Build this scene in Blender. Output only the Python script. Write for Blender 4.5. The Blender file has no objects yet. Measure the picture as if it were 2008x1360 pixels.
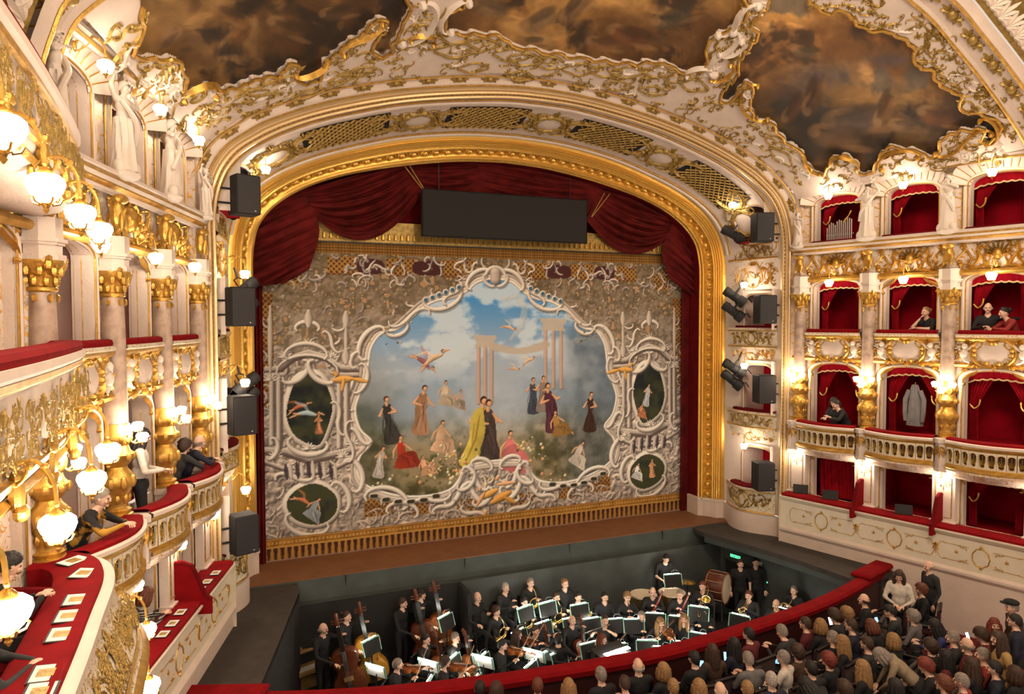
import bpy, math, random
import numpy as np
from mathutils import Matrix, Vector
PI = math.pi
scene = bpy.context.scene
COL = scene.collection
R = math.radians
W, H = 2008, 1360
# ---------------------------------------------------------------- camera
FPX = 1378.3
YAW, PIT, ROLL = R(22.558), R(2.18), R(-0.112)
CP = np.array([-6.707, -17.262, 5.656])
_f = np.array([math.sin(YAW)*math.cos(PIT), math.cos(YAW)*math.cos(PIT), -math.sin(PIT)])
_r = np.array([math.cos(YAW), -math.sin(YAW), 0.0]); _u = np.cross(_r, _f)
_r, _u = _r*math.cos(ROLL)+_u*math.sin(ROLL), -_r*math.sin(ROLL)+_u*math.cos(ROLL)
cam = bpy.data.cameras.new('camera'); camo = bpy.data.objects.new('camera', cam); COL.objects.link(camo)
cam.sensor_width = 36.0; cam.lens = FPX/W*36.0; cam.clip_start = 0.05; cam.clip_end = 200
camo.matrix_world = Matrix([[_r[0], _u[0], -_f[0], CP[0]], [_r[1], _u[1], -_f[1], CP[1]], [_r[2], _u[2], -_f[2], CP[2]], [0, 0, 0, 1]])
scene.camera = camo
# ---------------------------------------------------------------- world, exposure
scene.view_settings.view_transform = 'Standard'; scene.view_settings.look = 'None'
scene.view_settings.gamma = 1.0; scene.view_settings.use_curve_mapping = False
scene.view_settings.exposure = 0.66
scene.cycles.max_bounces = 5; scene.cycles.diffuse_bounces = 3; scene.cycles.glossy_bounces = 2; scene.cycles.caustics_reflective = False; scene.cycles.caustics_refractive = False
wd = bpy.data.worlds.new('world'); scene.world = wd; wd.use_nodes = True
wd.node_tree.nodes['Background'].inputs[0].default_value = (1.0, 0.82, 0.66, 1)
wd.node_tree.nodes['Background'].inputs[1].default_value = 0.52
GLOBE_E = 40.0      # emission of every glass globe
def ray(px, py):
    return _f + _r*(px-W/2)/FPX - _u*(py-H/2)/FPX
def up(px, py, ax, v):            # photo measurement -> point of the hall on a plane of known x, y or z
    d = ray(px, py); i = 'xyz'.index(ax); return CP + d*((v-CP[i])/d[i])
def pj(P):
    d = np.asarray(P, float)-CP; z = d@_f
    return np.stack([W/2+FPX*(d@_r)/z, H/2-FPX*(d@_u)/z], -1)
# ---------------------------------------------------------------- the chandelier light and audience lights
def point(name, loc, power, col, rad):
    l = bpy.data.lights.new(name, 'POINT'); l.energy = power; l.color = col; l.shadow_soft_size = rad
    o = bpy.data.objects.new(name, l); COL.objects.link(o); o.location = loc; return o
CHAND = (0.0, -13.5, 10.6)
point('chandelier_light', CHAND, 800, (1.0, 0.80, 0.58), 0.9)
# ---------------------------------------------------------------- materials
MAT = {}
def s2l(c): return tuple(((x/255.0+0.055)/1.055)**2.4 if x/255.0 > 0.04045 else x/255.0/12.92 for x in c)
def mat(name, col=(0.8, 0.8, 0.8), rough=0.6, metal=0.0, emit=0.0, noise=0.0, nscale=6.0, bump=0.0, bscale=40.0, col2=None, sheen=0.0, attr=None, spec=0.5):
    m = bpy.data.materials.new(name); m.use_nodes = True; nt = m.node_tree; N = nt.nodes; L = nt.links
    b = N['Principled BSDF']; b.inputs['Roughness'].default_value = rough; b.inputs['Metallic'].default_value = metal
    b.inputs['Specular IOR Level'].default_value = spec
    b.inputs['Base Color'].default_value = (*col, 1)
    if sheen: b.inputs['Sheen Weight'].default_value = sheen
    if attr:
        a = N.new('ShaderNodeAttribute'); a.attribute_name = attr; L.new(a.outputs['Color'], b.inputs['Base Color'])
    if emit:
        b.inputs['Emission Color'].default_value = (*(col2 or col), 1); b.inputs['Emission Strength'].default_value = emit
    elif noise or (bump and not attr):
        tc = N.new('ShaderNodeTexCoord')
        if noise:
            n = N.new('ShaderNodeTexNoise'); n.inputs['Scale'].default_value = nscale; n.inputs['Detail'].default_value = 3
            r = N.new('ShaderNodeValToRGB'); c2 = col2 or tuple(x*(1-noise) for x in col)
            r.color_ramp.elements[0].position = 0.32; r.color_ramp.elements[1].position = 0.68
            r.color_ramp.elements[0].color = (*c2, 1); r.color_ramp.elements[1].color = (*col, 1)
            L.new(tc.outputs['Object'], n.inputs['Vector']); L.new(n.outputs['Fac'], r.inputs['Fac']); L.new(r.outputs['Color'], b.inputs['Base Color'])
        if bump:
            n2 = N.new('ShaderNodeTexNoise'); n2.inputs['Scale'].default_value = bscale; n2.inputs['Detail'].default_value = 1.5
            bp = N.new('ShaderNodeBump'); bp.inputs['Strength'].default_value = bump; bp.inputs['Distance'].default_value = 0.02
            L.new(tc.outputs['Object'], n2.inputs['Vector']); L.new(n2.outputs['Fac'], bp.inputs['Height']); L.new(bp.outputs['Normal'], b.inputs['Normal'])
    MAT[name] = m; return m
WHITE = (0.79, 0.66, 0.56); GOLD = (0.80, 0.47, 0.10)
mat('stucco', WHITE, 0.55, bump=0.15, bscale=30, noise=0.10, nscale=3)
mat('cream', (0.80, 0.72, 0.56), 0.5, noise=0.08, nscale=4)
mat('gold', GOLD, 0.34, 0.72, noise=0.35, nscale=9, bump=0.25, bscale=70)
mat('gold_bright', (0.90, 0.56, 0.13), 0.26, 0.75, bump=0.2, bscale=90)
mat('gold_dull', (0.50, 0.33, 0.09), 0.45, 0.5, noise=0.45, nscale=14, bump=0.3, bscale=60)
mat('velvet', (0.15, 0.003, 0.006), 0.9, sheen=0.0, spec=0.15, noise=0.35, nscale=5, bump=0.1, bscale=200)
mat('velvet_bright', (0.25, 0.003, 0.006), 0.9, spec=0.15, noise=0.25, nscale=4)
mat('curtain_red', (0.34, 0.004, 0.012), 0.9, spec=0.1, noise=0.35, nscale=5)
mat('box_red', (0.38, 0.003, 0.014), 0.9, spec=0.1, noise=0.3, nscale=3)
mat('marble', (0.62, 0.47, 0.36), 0.35, noise=0.5, nscale=7, col2=(0.36, 0.25, 0.19))
mat('statue', (0.80, 0.70, 0.60), 0.5, bump=0.2, bscale=25)
mat('black', (0.012, 0.011, 0.011), 0.5); mat('black_matte', (0.012, 0.011, 0.011), 0.8)
mat('charcoal', (0.020, 0.019, 0.021), 0.6, bump=0.2, bscale=220)
mat('gold_pale', (0.88, 0.66, 0.36), 0.36, 0.45, bump=0.15, bscale=60)
mat('stage_wood', (0.23, 0.095, 0.035), 0.6, noise=0.2, nscale=3)
mat('pit_grey', (0.075, 0.085, 0.080), 0.7, noise=0.3, nscale=2)
mat('pit_green', (0.055, 0.070, 0.065), 0.6, noise=0.25, nscale=3)
mat('apron', (0.05, 0.040, 0.034), 0.75, noise=0.3, nscale=5)
mat('barrier_shade', (0.035, 0.004, 0.004), 0.6, noise=0.3, nscale=5)  # near-black red: the barrier's shadow put into its colour; also backs the balcony recesses
mat('carpet', (0.16, 0.004, 0.005), 0.95, noise=0.3, nscale=20)
mat('globe', (1.0, 0.86, 0.66), 0.3, emit=GLOBE_E, col2=(1.0, 0.82, 0.63))
mat('stand_light', (1, 1, 1), 0.3, emit=42.0, col2=(1.0, 0.96, 0.86))
mat('screen_blue', (0.5, 0.8, 1), 0.3, emit=0.9, col2=(0.25, 0.62, 1.0))
mat('screen_white', (0.9, 0.95, 1), 0.3, emit=1.6, col2=(0.85, 0.93, 1.0))
mat('exit_green', (0.1, 0.8, 0.35), 0.3, emit=0.9, col2=(0.10, 0.75, 0.40))
mat('paper', (0.82, 0.80, 0.74), 0.7); mat('stand_edge', (0.38, 0.80, 0.62), 0.4)
def gilt_material(name, white, gold, scale, thr):
    """white stucco whose finest filigree (too small to model singly) is gilded"""
    m = bpy.data.materials.new(name); m.use_nodes = True; nt = m.node_tree; N = nt.nodes; L = nt.links; b = N['Principled BSDF']
    tc = N.new('ShaderNodeTexCoord'); n = N.new('ShaderNodeTexNoise'); n.inputs['Scale'].default_value = scale; n.inputs['Detail'].default_value = 1.5; n.inputs['Distortion'].default_value = 1.6
    sb = N.new('ShaderNodeMath'); sb.operation = 'SUBTRACT'; sb.inputs[1].default_value = 0.5
    ab = N.new('ShaderNodeMath'); ab.operation = 'ABSOLUTE'
    lt = N.new('ShaderNodeMapRange'); lt.inputs[1].default_value = thr*0.6; lt.inputs[2].default_value = thr; lt.inputs[3].default_value = 1; lt.inputs[4].default_value = 0
    mx = N.new('ShaderNodeMix'); mx.data_type = 'RGBA'; mx.inputs[6].default_value = (*white, 1); mx.inputs[7].default_value = (*gold, 1)
    L.new(tc.outputs['Object'], n.inputs['Vector']); L.new(n.outputs['Fac'], sb.inputs[0]); L.new(sb.outputs[0], ab.inputs[0]); L.new(ab.outputs[0], lt.inputs[0])
    L.new(lt.outputs[0], mx.inputs[0]); L.new(mx.outputs[2], b.inputs['Base Color'])
    me = N.new('ShaderNodeMath'); me.operation = 'MULTIPLY'; me.inputs[1].default_value = 0.6; L.new(lt.outputs[0], me.inputs[0]); L.new(me.outputs[0], b.inputs['Metallic'])
    b.inputs['Roughness'].default_value = 0.45
    bp = N.new('ShaderNodeBump'); bp.inputs['Strength'].default_value = 0.5; bp.inputs['Distance'].default_value = 0.02
    L.new(lt.outputs[0], bp.inputs['Height']); L.new(bp.outputs['Normal'], b.inputs['Normal']); MAT[name] = m
gilt_material('gilt_stucco', WHITE, GOLD, 5.5, 0.030)
gilt_material('gilt_fine', (0.78, 0.69, 0.55), (0.62, 0.40, 0.12), 9.0, 0.035)
# ---------------------------------------------------------------- mesh building
class MB:
    def __init__(s): s.v = []; s.f = []; s.m = []
    def add(s, vs, fs, mi=0):
        o = len(s.v); s.v.extend([tuple(map(float, p)) for p in vs]); s.f.extend([tuple(i+o for i in f) for f in fs]); s.m.extend([mi]*len(fs)); return s
    def box(s, c, d, mi=0, rz=0.0, M=None, bev=0.0):
        x, y, z = d[0]/2, d[1]/2, d[2]/2
        if bev:
            b = min(bev, x*0.9, y*0.9, z*0.9); vs = []; 
            for sz in (-1, 1):
                for q, zz in ((b, z), (0, z-b)) if sz < 0 else ((0, z-b), (b, z)):
                    for (sx, sy) in ((-1, -1), (1, -1), (1, 1), (-1, 1)):
                        vs.append((sx*(x-q), sy*(y-q), sz*zz))
            fs = [(3, 2, 1, 0), (12, 13, 14, 15)]
            for k in range(3):
                for i in range(4): fs.append((4*k+i, 4*k+(i+1) % 4, 4*k+4+(i+1) % 4, 4*k+4+i))
        else:
            vs = [(sx*x, sy*y, sz*z) for sz in (-1, 1) for (sx, sy) in ((-1, -1), (1, -1), (1, 1), (-1, 1))]
            fs = [(3, 2, 1, 0), (4, 5, 6, 7), (0, 1, 5, 4), (1, 2, 6, 5), (2, 3, 7, 6), (3, 0, 4, 7)]
        if M is not None: vs = [tuple(M @ Vector(p)) for p in vs]
        ca, sa = math.cos(rz), math.sin(rz)
        vs = [(c[0]+p[0]*ca-p[1]*sa, c[1]+p[0]*sa+p[1]*ca, c[2]+p[2]) for p in vs]
        return s.add(vs, fs, mi)
    def tube(s, pts, rad, n=8, mi=0, cap=True, flat=None):
        P = np.asarray(pts, float); k = len(P); rad = np.broadcast_to(np.asarray(rad, float), (k,))
        T = np.gradient(P, axis=0); T /= np.linalg.norm(T, axis=1)[:, None]+1e-12
        a = np.array([0, 0, 1.0]) if abs(T[0][2]) < 0.9 else np.array([1.0, 0, 0])
        nrm = np.cross(T[0], a); nrm /= np.linalg.norm(nrm)
        o = len(s.v)
        for i in range(k):
            nrm = nrm-T[i]*(nrm@T[i]); nrm /= np.linalg.norm(nrm)+1e-12; bn = np.cross(T[i], nrm)
            for j in range(n):
                t = 2*PI*j/n; s.v.append(tuple(P[i]+rad[i]*(math.cos(t)*nrm+math.sin(t)*bn*(flat or 1))))
        for i in range(k-1):
            for j in range(n):
                s.f.append((o+i*n+j, o+i*n+(j+1) % n, o+(i+1)*n+(j+1) % n, o+(i+1)*n+j)); s.m.append(mi)
        if cap:
            s.f.append(tuple(o+j for j in range(n))[::-1]); s.m.append(mi)
            s.f.append(tuple(o+(k-1)*n+j for j in range(n))); s.m.append(mi)
        return s
    def lathe(s, prof, n=16, mi=0, c=(0, 0, 0), axis=None, a0=0.0, a1=2*PI):
        o = len(s.v); full = abs(a1-a0-2*PI) < 1e-6; cols = n if full else n+1
        for (r, z) in prof:
            for j in range(cols):
                t = a0+(a1-a0)*j/n; p = Vector((r*math.cos(t), r*math.sin(t), z))
                if axis is not None: p = axis @ p
                s.v.append((c[0]+p[0], c[1]+p[1], c[2]+p[2]))
        for i in range(len(prof)-1):
            for j in range(n):
                j2 = (j+1) % cols if full else j+1
                s.f.append((o+i*cols+j, o+i*cols+j2, o+(i+1)*cols+j2, o+(i+1)*cols+j)); s.m.append(mi)
        return s
    def grid(s, P, mi=0, closed=False):
        P = np.asarray(P, float); a, b = P.shape[:2]; o = len(s.v); s.v.extend(map(tuple, P.reshape(-1, 3)))
        for i in range(a-1):
            for j in range(b if closed else b-1):
                j2 = (j+1) % b; s.f.append((o+i*b+j, o+i*b+j2, o+(i+1)*b+j2, o+(i+1)*b+j)); s.m.append(mi)
        return s
    def ball(s, c, r, n=10, k=6, mi=0, M=None):
        r = (r, r, r) if np.isscalar(r) else r
        prof = [(math.sin(PI*i/k), -math.cos(PI*i/k)) for i in range(k+1)]; prof[0] = (0.02, -1); prof[-1] = (0.02, 1)
        o = len(s.v); s.lathe(prof, n, mi)
        for i in range(o, len(s.v)):
            p = Vector((s.v[i][0]*r[0], s.v[i][1]*r[1], s.v[i][2]*r[2]))
            if M is not None: p = M @ p
            s.v[i] = (c[0]+p[0], c[1]+p[1], c[2]+p[2])
        return s
    def prism(s, poly, h0, h1, mi=0, fn=None):
        """polygon (u,v) extruded in h; fn maps (u,v,h) to a point (default u,h,v)"""
        fn = fn or (lambda u, v, h: (u, h, v)); n = len(poly); o = len(s.v)
        for h in (h0, h1):
            for (u, v) in poly: s.v.append(tuple(map(float, fn(u, v, h))))
        s.f.append(tuple(o+i for i in range(n))); s.f.append(tuple(o+n+i for i in range(n))[::-1]); s.m += [mi, mi]
        for i in range(n): s.f.append((o+i, o+n+i, o+n+(i+1) % n, o+(i+1) % n)); s.m.append(mi)
        return s
    def mapv(s, fn): s.v = [tuple(fn(*p)) for p in s.v]; return s
    def mesh(s, name, mats, smooth=True, ang=38):
        me = bpy.data.meshes.new(name); me.from_pydata(s.v, [], s.f)
        for m in (mats if isinstance(mats, (list, tuple)) else [mats]): me.materials.append(MAT[m])
        if s.m and max(s.m): me.polygons.foreach_set('material_index', np.array(s.m, np.int32))
        if smooth:
            me.polygons.foreach_set('use_smooth', np.ones(len(me.polygons), bool)); me.set_sharp_from_angle(angle=R(ang))
        me.update(); return me
def obj(name, me, parent=None, loc=(0, 0, 0), rz=0.0, scale=None, rot=None):
    o = bpy.data.objects.new(name, me); COL.objects.link(o); o.location = loc
    o.rotation_euler = rot if rot is not None else (0, 0, rz)
    if scale is not None: o.scale = scale if not np.isscalar(scale) else (scale,)*3
    if parent is not None: o.parent = parent
    return o
def tag(o, label=None, cat=None, group=None, kind=None):
    if label: o['label'] = label
    if cat: o['category'] = cat
    if group: o['group'] = group
    if kind: o['kind'] = kind
    return o
def thing(name, label, cat, loc=(0, 0, 0), rz=0.0, group=None, scale=None, kind=None, rot=None):
    return tag(obj(name, None, None, loc, rz, scale, rot), label, cat, group, kind)
def struct(name, me=None, label=None, parent=None):
    o = obj(name, me, parent)
    if parent is None: tag(o, label, None, None, 'structure')
    return o
def dup(src, parent=None):
    c = src.copy(); COL.objects.link(c)
    if parent is not None: c.parent = parent
    for ch in src.children: dup(ch, c)
    return c
def grid_mesh(name, P, keep=None, col=None, mats=('stucco',), smooth=True):
    """large grid (numpy, a x b x 3); keep = boolean per cell; col = linear colours per vertex"""
    a, b = P.shape[:2]; idx = np.arange(a*b).reshape(a, b)
    q = np.stack([idx[:-1, :-1], idx[:-1, 1:], idx[1:, 1:], idx[1:, :-1]], -1).reshape(-1, 4)
    if keep is not None: q = q[keep.reshape(-1)]
    used = np.unique(q); rem = np.full(a*b, -1, np.int64); rem[used] = np.arange(len(used)); q = rem[q]
    v = P.reshape(-1, 3)[used]; me = bpy.data.meshes.new(name)
    me.vertices.add(len(v)); me.vertices.foreach_set('co', v.astype(np.float32).ravel())
    me.loops.add(q.size); me.loops.foreach_set('vertex_index', q.astype(np.int32).ravel())
    me.polygons.add(len(q)); me.polygons.foreach_set('loop_start', np.arange(0, q.size, 4, dtype=np.int32))
    me.polygons.foreach_set('use_smooth', np.full(len(q), smooth, bool))
    me.update(calc_edges=True)
    for m in mats: me.materials.append(MAT[m])
    if col is not None:
        at = me.color_attributes.new('Col', 'FLOAT_COLOR', 'POINT')
        c4 = np.concatenate([col.reshape(-1, 3)[used], np.ones((len(used), 1))], 1); at.data.foreach_set('color', c4.astype(np.float32).ravel())
    me.validate(); return me
def catmull(pts, n=8, closed=False):
    P = np.asarray(pts, float); k = len(P)
    G = np.concatenate([P[-1:], P, P[:2]]) if closed else np.concatenate([2*P[:1]-P[1:2], P, 2*P[-1:]-P[-2:-1]])
    out = []
    for i in range(k if closed else k-1):
        a, b, c, d = G[i], G[i+1], G[i+2], G[i+3]
        for t in np.arange(n)/n:
            out.append(0.5*((2*b)+(-a+c)*t+(2*a-5*b+4*c-d)*t*t+(-a+3*b-3*c+d)*t**3))
    if not closed: out.append(P[-1])
    return np.array(out)
def resample(P, n):
    d = np.r_[0, np.cumsum(np.linalg.norm(np.diff(P, axis=0), axis=1))]; t = np.linspace(0, d[-1], n)
    return np.stack([np.interp(t, d, P[:, i]) for i in range(P.shape[1])], -1)
def inside(poly, X, Y):
    c = np.zeros(X.shape, bool); n = len(poly)
    for i in range(n):
        x1, y1 = poly[i]; x2, y2 = poly[(i+1) % n]
        if y1 == y2: continue
        m = ((y1 > Y) != (y2 > Y)) & (X < (x2-x1)*(Y-y1)/(y2-y1)+x1); c ^= m
    return c
def vnoise(X, Y, sc, seed, octv=4):
    rng = np.random.RandomState(seed); out = np.zeros(X.shape); amp = 1; tot = 0
    for o in range(octv):
        g = rng.rand(64, 64); u = X*sc*2**o; v = Y*sc*2**o; i = np.floor(u).astype(int); j = np.floor(v).astype(int); a = u-i; b = v-j
        a = a*a*(3-2*a); b = b*b*(3-2*b)
        out += amp*((g[i % 64, j % 64]*(1-a)+g[(i+1) % 64, j % 64]*a)*(1-b)+(g[i % 64, (j+1) % 64]*(1-a)+g[(i+1) % 64, (j+1) % 64]*a)*b); tot += amp; amp *= 0.5
    return out/tot
# ---------------------------------------------------------------- rococo ornament, drawn flat as (u, h, v) and then laid on a surface
def scroll_curve(p0, p1, kind='C', n=20, turn=1.15, bend=1.0, side=1):
    s = np.linspace(0, 1, n); t = 2*s-1
    k = 2.0*bend+5*turn*2*PI*np.abs(t)**5*0.75
    if kind == 'S': k = k*np.sign(t)
    if kind == 'J': k = np.where(t > 0, k, 1.2*bend)
    th = np.r_[0, np.cumsum((k[1:]+k[:-1])/2/(n-1))]*side
    x = np.r_[0, np.cumsum(np.cos((th[1:]+th[:-1])/2))]/(n-1); y = np.r_[0, np.cumsum(np.sin((th[1:]+th[:-1])/2))]/(n-1)
    P = np.stack([x, y], -1)
    i0, i1 = int(n*0.13), int(n*0.87) if kind != 'J' else int(n*0.86)
    if kind == 'J': i0 = 0
    a = P[i0]; b = P[i1]; d = b-a; D = np.array(p1, float)-np.array(p0, float)
    sc = np.hypot(*D)/max(np.hypot(*d), 1e-6); ang = math.atan2(D[1], D[0])-math.atan2(d[1], d[0])
    c, q = math.cos(ang)*sc, math.sin(ang)*sc
    return (P-a) @ np.array([[c, q], [-q, c]])+np.array(p0)
class Orn(MB):
    def stroke(s, P, w, h, mi=0, taper='mid', sec=4):
        P = np.asarray(P, float); n = len(P); T = np.gradient(P, axis=0); T /= np.linalg.norm(T, axis=1)[:, None]+1e-9; Nn = np.stack([-T[:, 1], T[:, 0]], -1)
        t = np.linspace(-1, 1, n)
        k = {'mid': 0.35+0.65*(1-t*t), 'none': np.ones(n), 'tip': np.clip((1-t)/2, 0.06, 1)**0.7, 'leaf': np.sqrt(np.clip(1-t*t, 0.02, 1))}[taper]
        prof = [(-1, 0), (-0.6, 0.75), (0, 1), (0.6, 0.75), (1, 0)] if sec == 4 else [(-1, 0), (0, 1), (1, 0)]
        V = np.zeros((n, len(prof), 3))
        for j, (a, b) in enumerate(prof):
            q = P+Nn*(a*w*k)[:, None]; V[:, j, 0] = q[:, 0]; V[:, j, 2] = q[:, 1]; V[:, j, 1] = b*h*k
        return s.grid(V, mi)
    def dome(s, c, r, h, mi=0, n=8, rv=None):
        rv = rv or r; o = len(s.v)
        for (q, hh) in ((1, 0), (0.75, 0.7), (0.3, 1.0)):
            for j in range(n): a = 2*PI*j/n; s.v.append((c[0]+q*r*math.cos(a), hh*h, c[1]+q*rv*math.sin(a)))
        for i in range(2):
            for j in range(n): s.f.append((o+i*n+j, o+i*n+(j+1) % n, o+(i+1)*n+(j+1) % n, o+(i+1)*n+j)); s.m.append(mi)
        s.f.append(tuple(o+2*n+j for j in range(n))); s.m.append(mi); return s
    def scroll(s, p0, p1, w, h, kind='C', side=1, turn=1.15, bend=1.0, mi=0, n=20):
        P = scroll_curve(p0, p1, kind, n, turn, bend, side); s.stroke(P, w, h, mi, 'mid', 3)
        if w > 0.006:
            for e in ((P[0], P[-1]) if kind != 'J' else (P[-1],)): s.dome(e, w*1.15, h*1.1, mi, 6)
        return s
    def leaf(s, p, ang, L, w, h, mi=0, lobes=5, spread=1.5, curl=0.5):
        for i in range(lobes):
            f = (i/(lobes-1)-0.5) if lobes > 1 else 0; a = ang+f*spread; l = L*(1-0.55*abs(2*f)); tt = np.linspace(0, 1, 5)
            aa = a+curl*f*2*tt; P = np.array(p)+np.stack([np.cumsum(np.cos(aa))*l/5, np.cumsum(np.sin(aa))*l/5], -1)
            s.stroke(np.vstack([p, P]), w, h, mi, 'leaf', 3)
        return s
    def ring(s, c, ru, rv, w, h, mi=0, n=24, wob=0.0, k=8):
        t = np.linspace(0, 2*PI, n+1); q = 1+wob*np.cos(k*t)
        return s.stroke(np.stack([c[0]+ru*q*np.cos(t), c[1]+rv*q*np.sin(t)], -1), w, h, mi, 'none', 4)
    def shell(s, c, ang, r, spread, ribs, w, h, mi=0, r0=0.15):
        for i in range(ribs):
            a = ang+spread*(i/(ribs-1)-0.5); d = np.array([math.cos(a), math.sin(a)])
            s.stroke([np.array(c)+d*r*q for q in (r0, 0.4, 0.7, 0.92, 1.0)], w, h, mi, 'leaf', 3)
        return s
    def mirror(s, c=0.0):
        n = len(s.v); s.v += [(2*c-p[0], p[1], p[2]) for p in s.v]; s.f += [tuple(i+n for i in f)[::-1] for f in s.f]; s.m += list(s.m); return s
    def join(s, o, fn=None):
        return s.add([fn(*p) for p in o.v] if fn else o.v, o.f and o.f, 0) if False else s._j(o, fn)
    def _j(s, o, fn):
        k = len(s.v); s.v += [tuple(fn(*p)) for p in o.v] if fn else list(o.v); s.f += [tuple(i+k for i in f) for f in o.f]; s.m += list(o.m); return s
def rocaille(w, h, seed, dens=1.0, wd=0.02, rel=0.03, cart=True):
    """symmetric rococo panel ornament filling a w x h field centred on (0,0)"""
    rg = random.Random(seed); o = Orn(); hw, hh = w/2, h/2
    k = max(2, int(round(3*dens)))
    for i in range(k):
        u0 = hw*(0.30+0.62*i/k); u1 = hw*(0.30+0.62*(i+1)/k)
        v0 = hh*rg.uniform(-0.75, -0.1); v1 = hh*rg.uniform(0.1, 0.8)
        if i % 2: v0, v1 = v1, v0
        o.scroll((u0, v0), (u1, v1), wd, rel, rg.choice('SSC'), rg.choice((-1, 1)), rg.uniform(0.8, 1.3), rg.uniform(0.6, 1.4))
        o.scroll((u1*0.95, hh*rg.uniform(-0.85, 0)), (u0*1.05, hh*rg.uniform(0, 0.85)), wd*0.7, rel*0.8, rg.choice('SCJ'), rg.choice((-1, 1)), rg.uniform(0.7, 1.2), rg.uniform(0.5, 1.6))
        o.leaf((u1, v1), rg.uniform(0, 2*PI), h*0.22, wd*0.7, rel*0.8, 0, 5, 2.2, rg.uniform(-1, 1))
        o.leaf((u0, v0), rg.uniform(0, 2*PI), h*0.18, wd*0.6, rel*0.7, 0, 4, 1.8, rg.uniform(-1, 1))
    if cart:
        o.scroll((0.02, hh*0.85), (hw*0.28, hh*0.15), wd*1.1, rel*1.2, 'C', -1, 0.9, 1.0)
        o.scroll((0.02, -hh*0.85), (hw*0.27, -hh*0.1), wd*1.1, rel*1.2, 'C', 1, 0.9, 1.0)
        o.leaf((0.03, hh*0.75), 1.2, h*0.2, wd*0.7, rel, 0, 4, 1.6, 0.4)
    o.mirror()
    if cart:
        o.shell((0, hh*0.62), PI/2, h*0.26, 2.0, 7, wd*0.6, rel*1.2)
        o.leaf((0, -hh*0.55), -PI/2, h*0.24, wd*0.7, rel, 0, 5, 2.0, 0.5)
    return o
ORD = ['first', 'second', 'third', 'fourth', 'fifth', 'sixth', 'seventh', 'eighth', 'ninth', 'tenth']
# ================================================================ proscenium geometry: a family of arches, half width (x,z) from springing to crown
NS, NC = 90, 170
def arch(ctrl, y, z0=0.5):
    c = resample(catmull(ctrl, 12), NC); st = np.stack([np.full(NS, ctrl[0][0]), np.linspace(z0, ctrl[0][1], NS, endpoint=False)], -1)
    h = np.vstack([st, c]); P = np.stack([h[:, 0], np.full(len(h), y), h[:, 1]], -1)
    L = P[::-1][1:]*np.array([-1, 1, 1]); return np.vstack([P, L])      # right base -> crown -> left base
A0 = arch([(6.04, 6.9), (6.01, 7.3), (5.88, 7.8), (5.5, 8.27), (4.85, 8.70), (4.0, 9.03), (3.0, 9.28), (2, 9.47), (1, 9.6), (0, 9.65)], -0.62)
A1 = arch([(6.52, 6.9), (6.50, 7.3), (6.38, 7.8), (6.1, 8.3), (5.6, 8.75), (4.9, 9.13), (4.0, 9.47), (2.75, 9.83), (1.35, 10.05), (0, 10.12)], -1.2)
A2 = arch([(6.78, 6.9), (6.78, 7.6), (6.7, 8.1), (6.5, 8.55), (6.1, 8.97), (5.2, 9.47), (4.1, 9.86), (2.8, 10.2), (1.0, 10.46), (0, 10.5)], -3.0)
A3 = arch([(7.33, 6.9), (7.33, 7.7), (7.22, 8.3), (6.97, 8.88), (6.5, 9.32), (5.96, 9.68), (4.4, 10.3), (2.15, 10.79), (0.6, 10.95), (0, 10.97)], -3.35)
A4 = arch([(8.5, 6.9), (8.5, 8.0), (8.38, 8.6), (8.1, 9.15), (7.1, 10.0), (5.92, 10.8), (4.9, 11.37), (2.5, 12.15), (0, 12.45)], -8.2)
A2b = A2+(A3-A2)*0.40
NA = len(A0); CROWN = NS+NC-1
def frame_of(A, B):
    T = np.gradient(A+(B-A)*0.5, axis=0); T /= np.linalg.norm(T, axis=1)[:, None]
    D = B-A; D = D/np.linalg.norm(D, axis=1)[:, None]; Nn = np.cross(T, D); Nn /= np.linalg.norm(Nn, axis=1)[:, None]
    inward = np.stack([-A[:, 0], np.full(len(A), -3.0), 4-A[:, 2]], -1)
    sgn = np.sign((Nn*inward).sum(1)); return T, D, Nn*sgn[:, None]
def strip(A, B, prof, i0=0, i1=None, step=1):
    i1 = i1 or NA; T, D, N_ = frame_of(A, B); sl = slice(i0, i1, step)
    return np.stack([(A+(B-A)*w+N_*h)[sl] for (w, h) in prof], 1)
def smap(A, B, i0, i1, flip=False):
    """(u,h,v)->point on the strip between two arches; u = metres along from index i0, v = 0..1 across"""
    T, D, N_ = frame_of(A, B); M_ = (A+B)/2; d = np.r_[0, np.cumsum(np.linalg.norm(np.diff(M_, axis=0), axis=1))]; d = d-d[i0]
    def fn(u, h, v):
        i = np.interp(u, d, np.arange(NA)); k = int(min(max(i, 0), NA-2)); q = i-k
        a = A[k]*(1-q)+A[k+1]*q; b = B[k]*(1-q)+B[k+1]*q; n = N_[k]*(1-q)+N_[k+1]*q
        return a+(b-a)*v+n*h
    return fn, d
ZT = lambda z: int(np.argmin(np.abs(A0[:NS+NC, 2]-z)))
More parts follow.
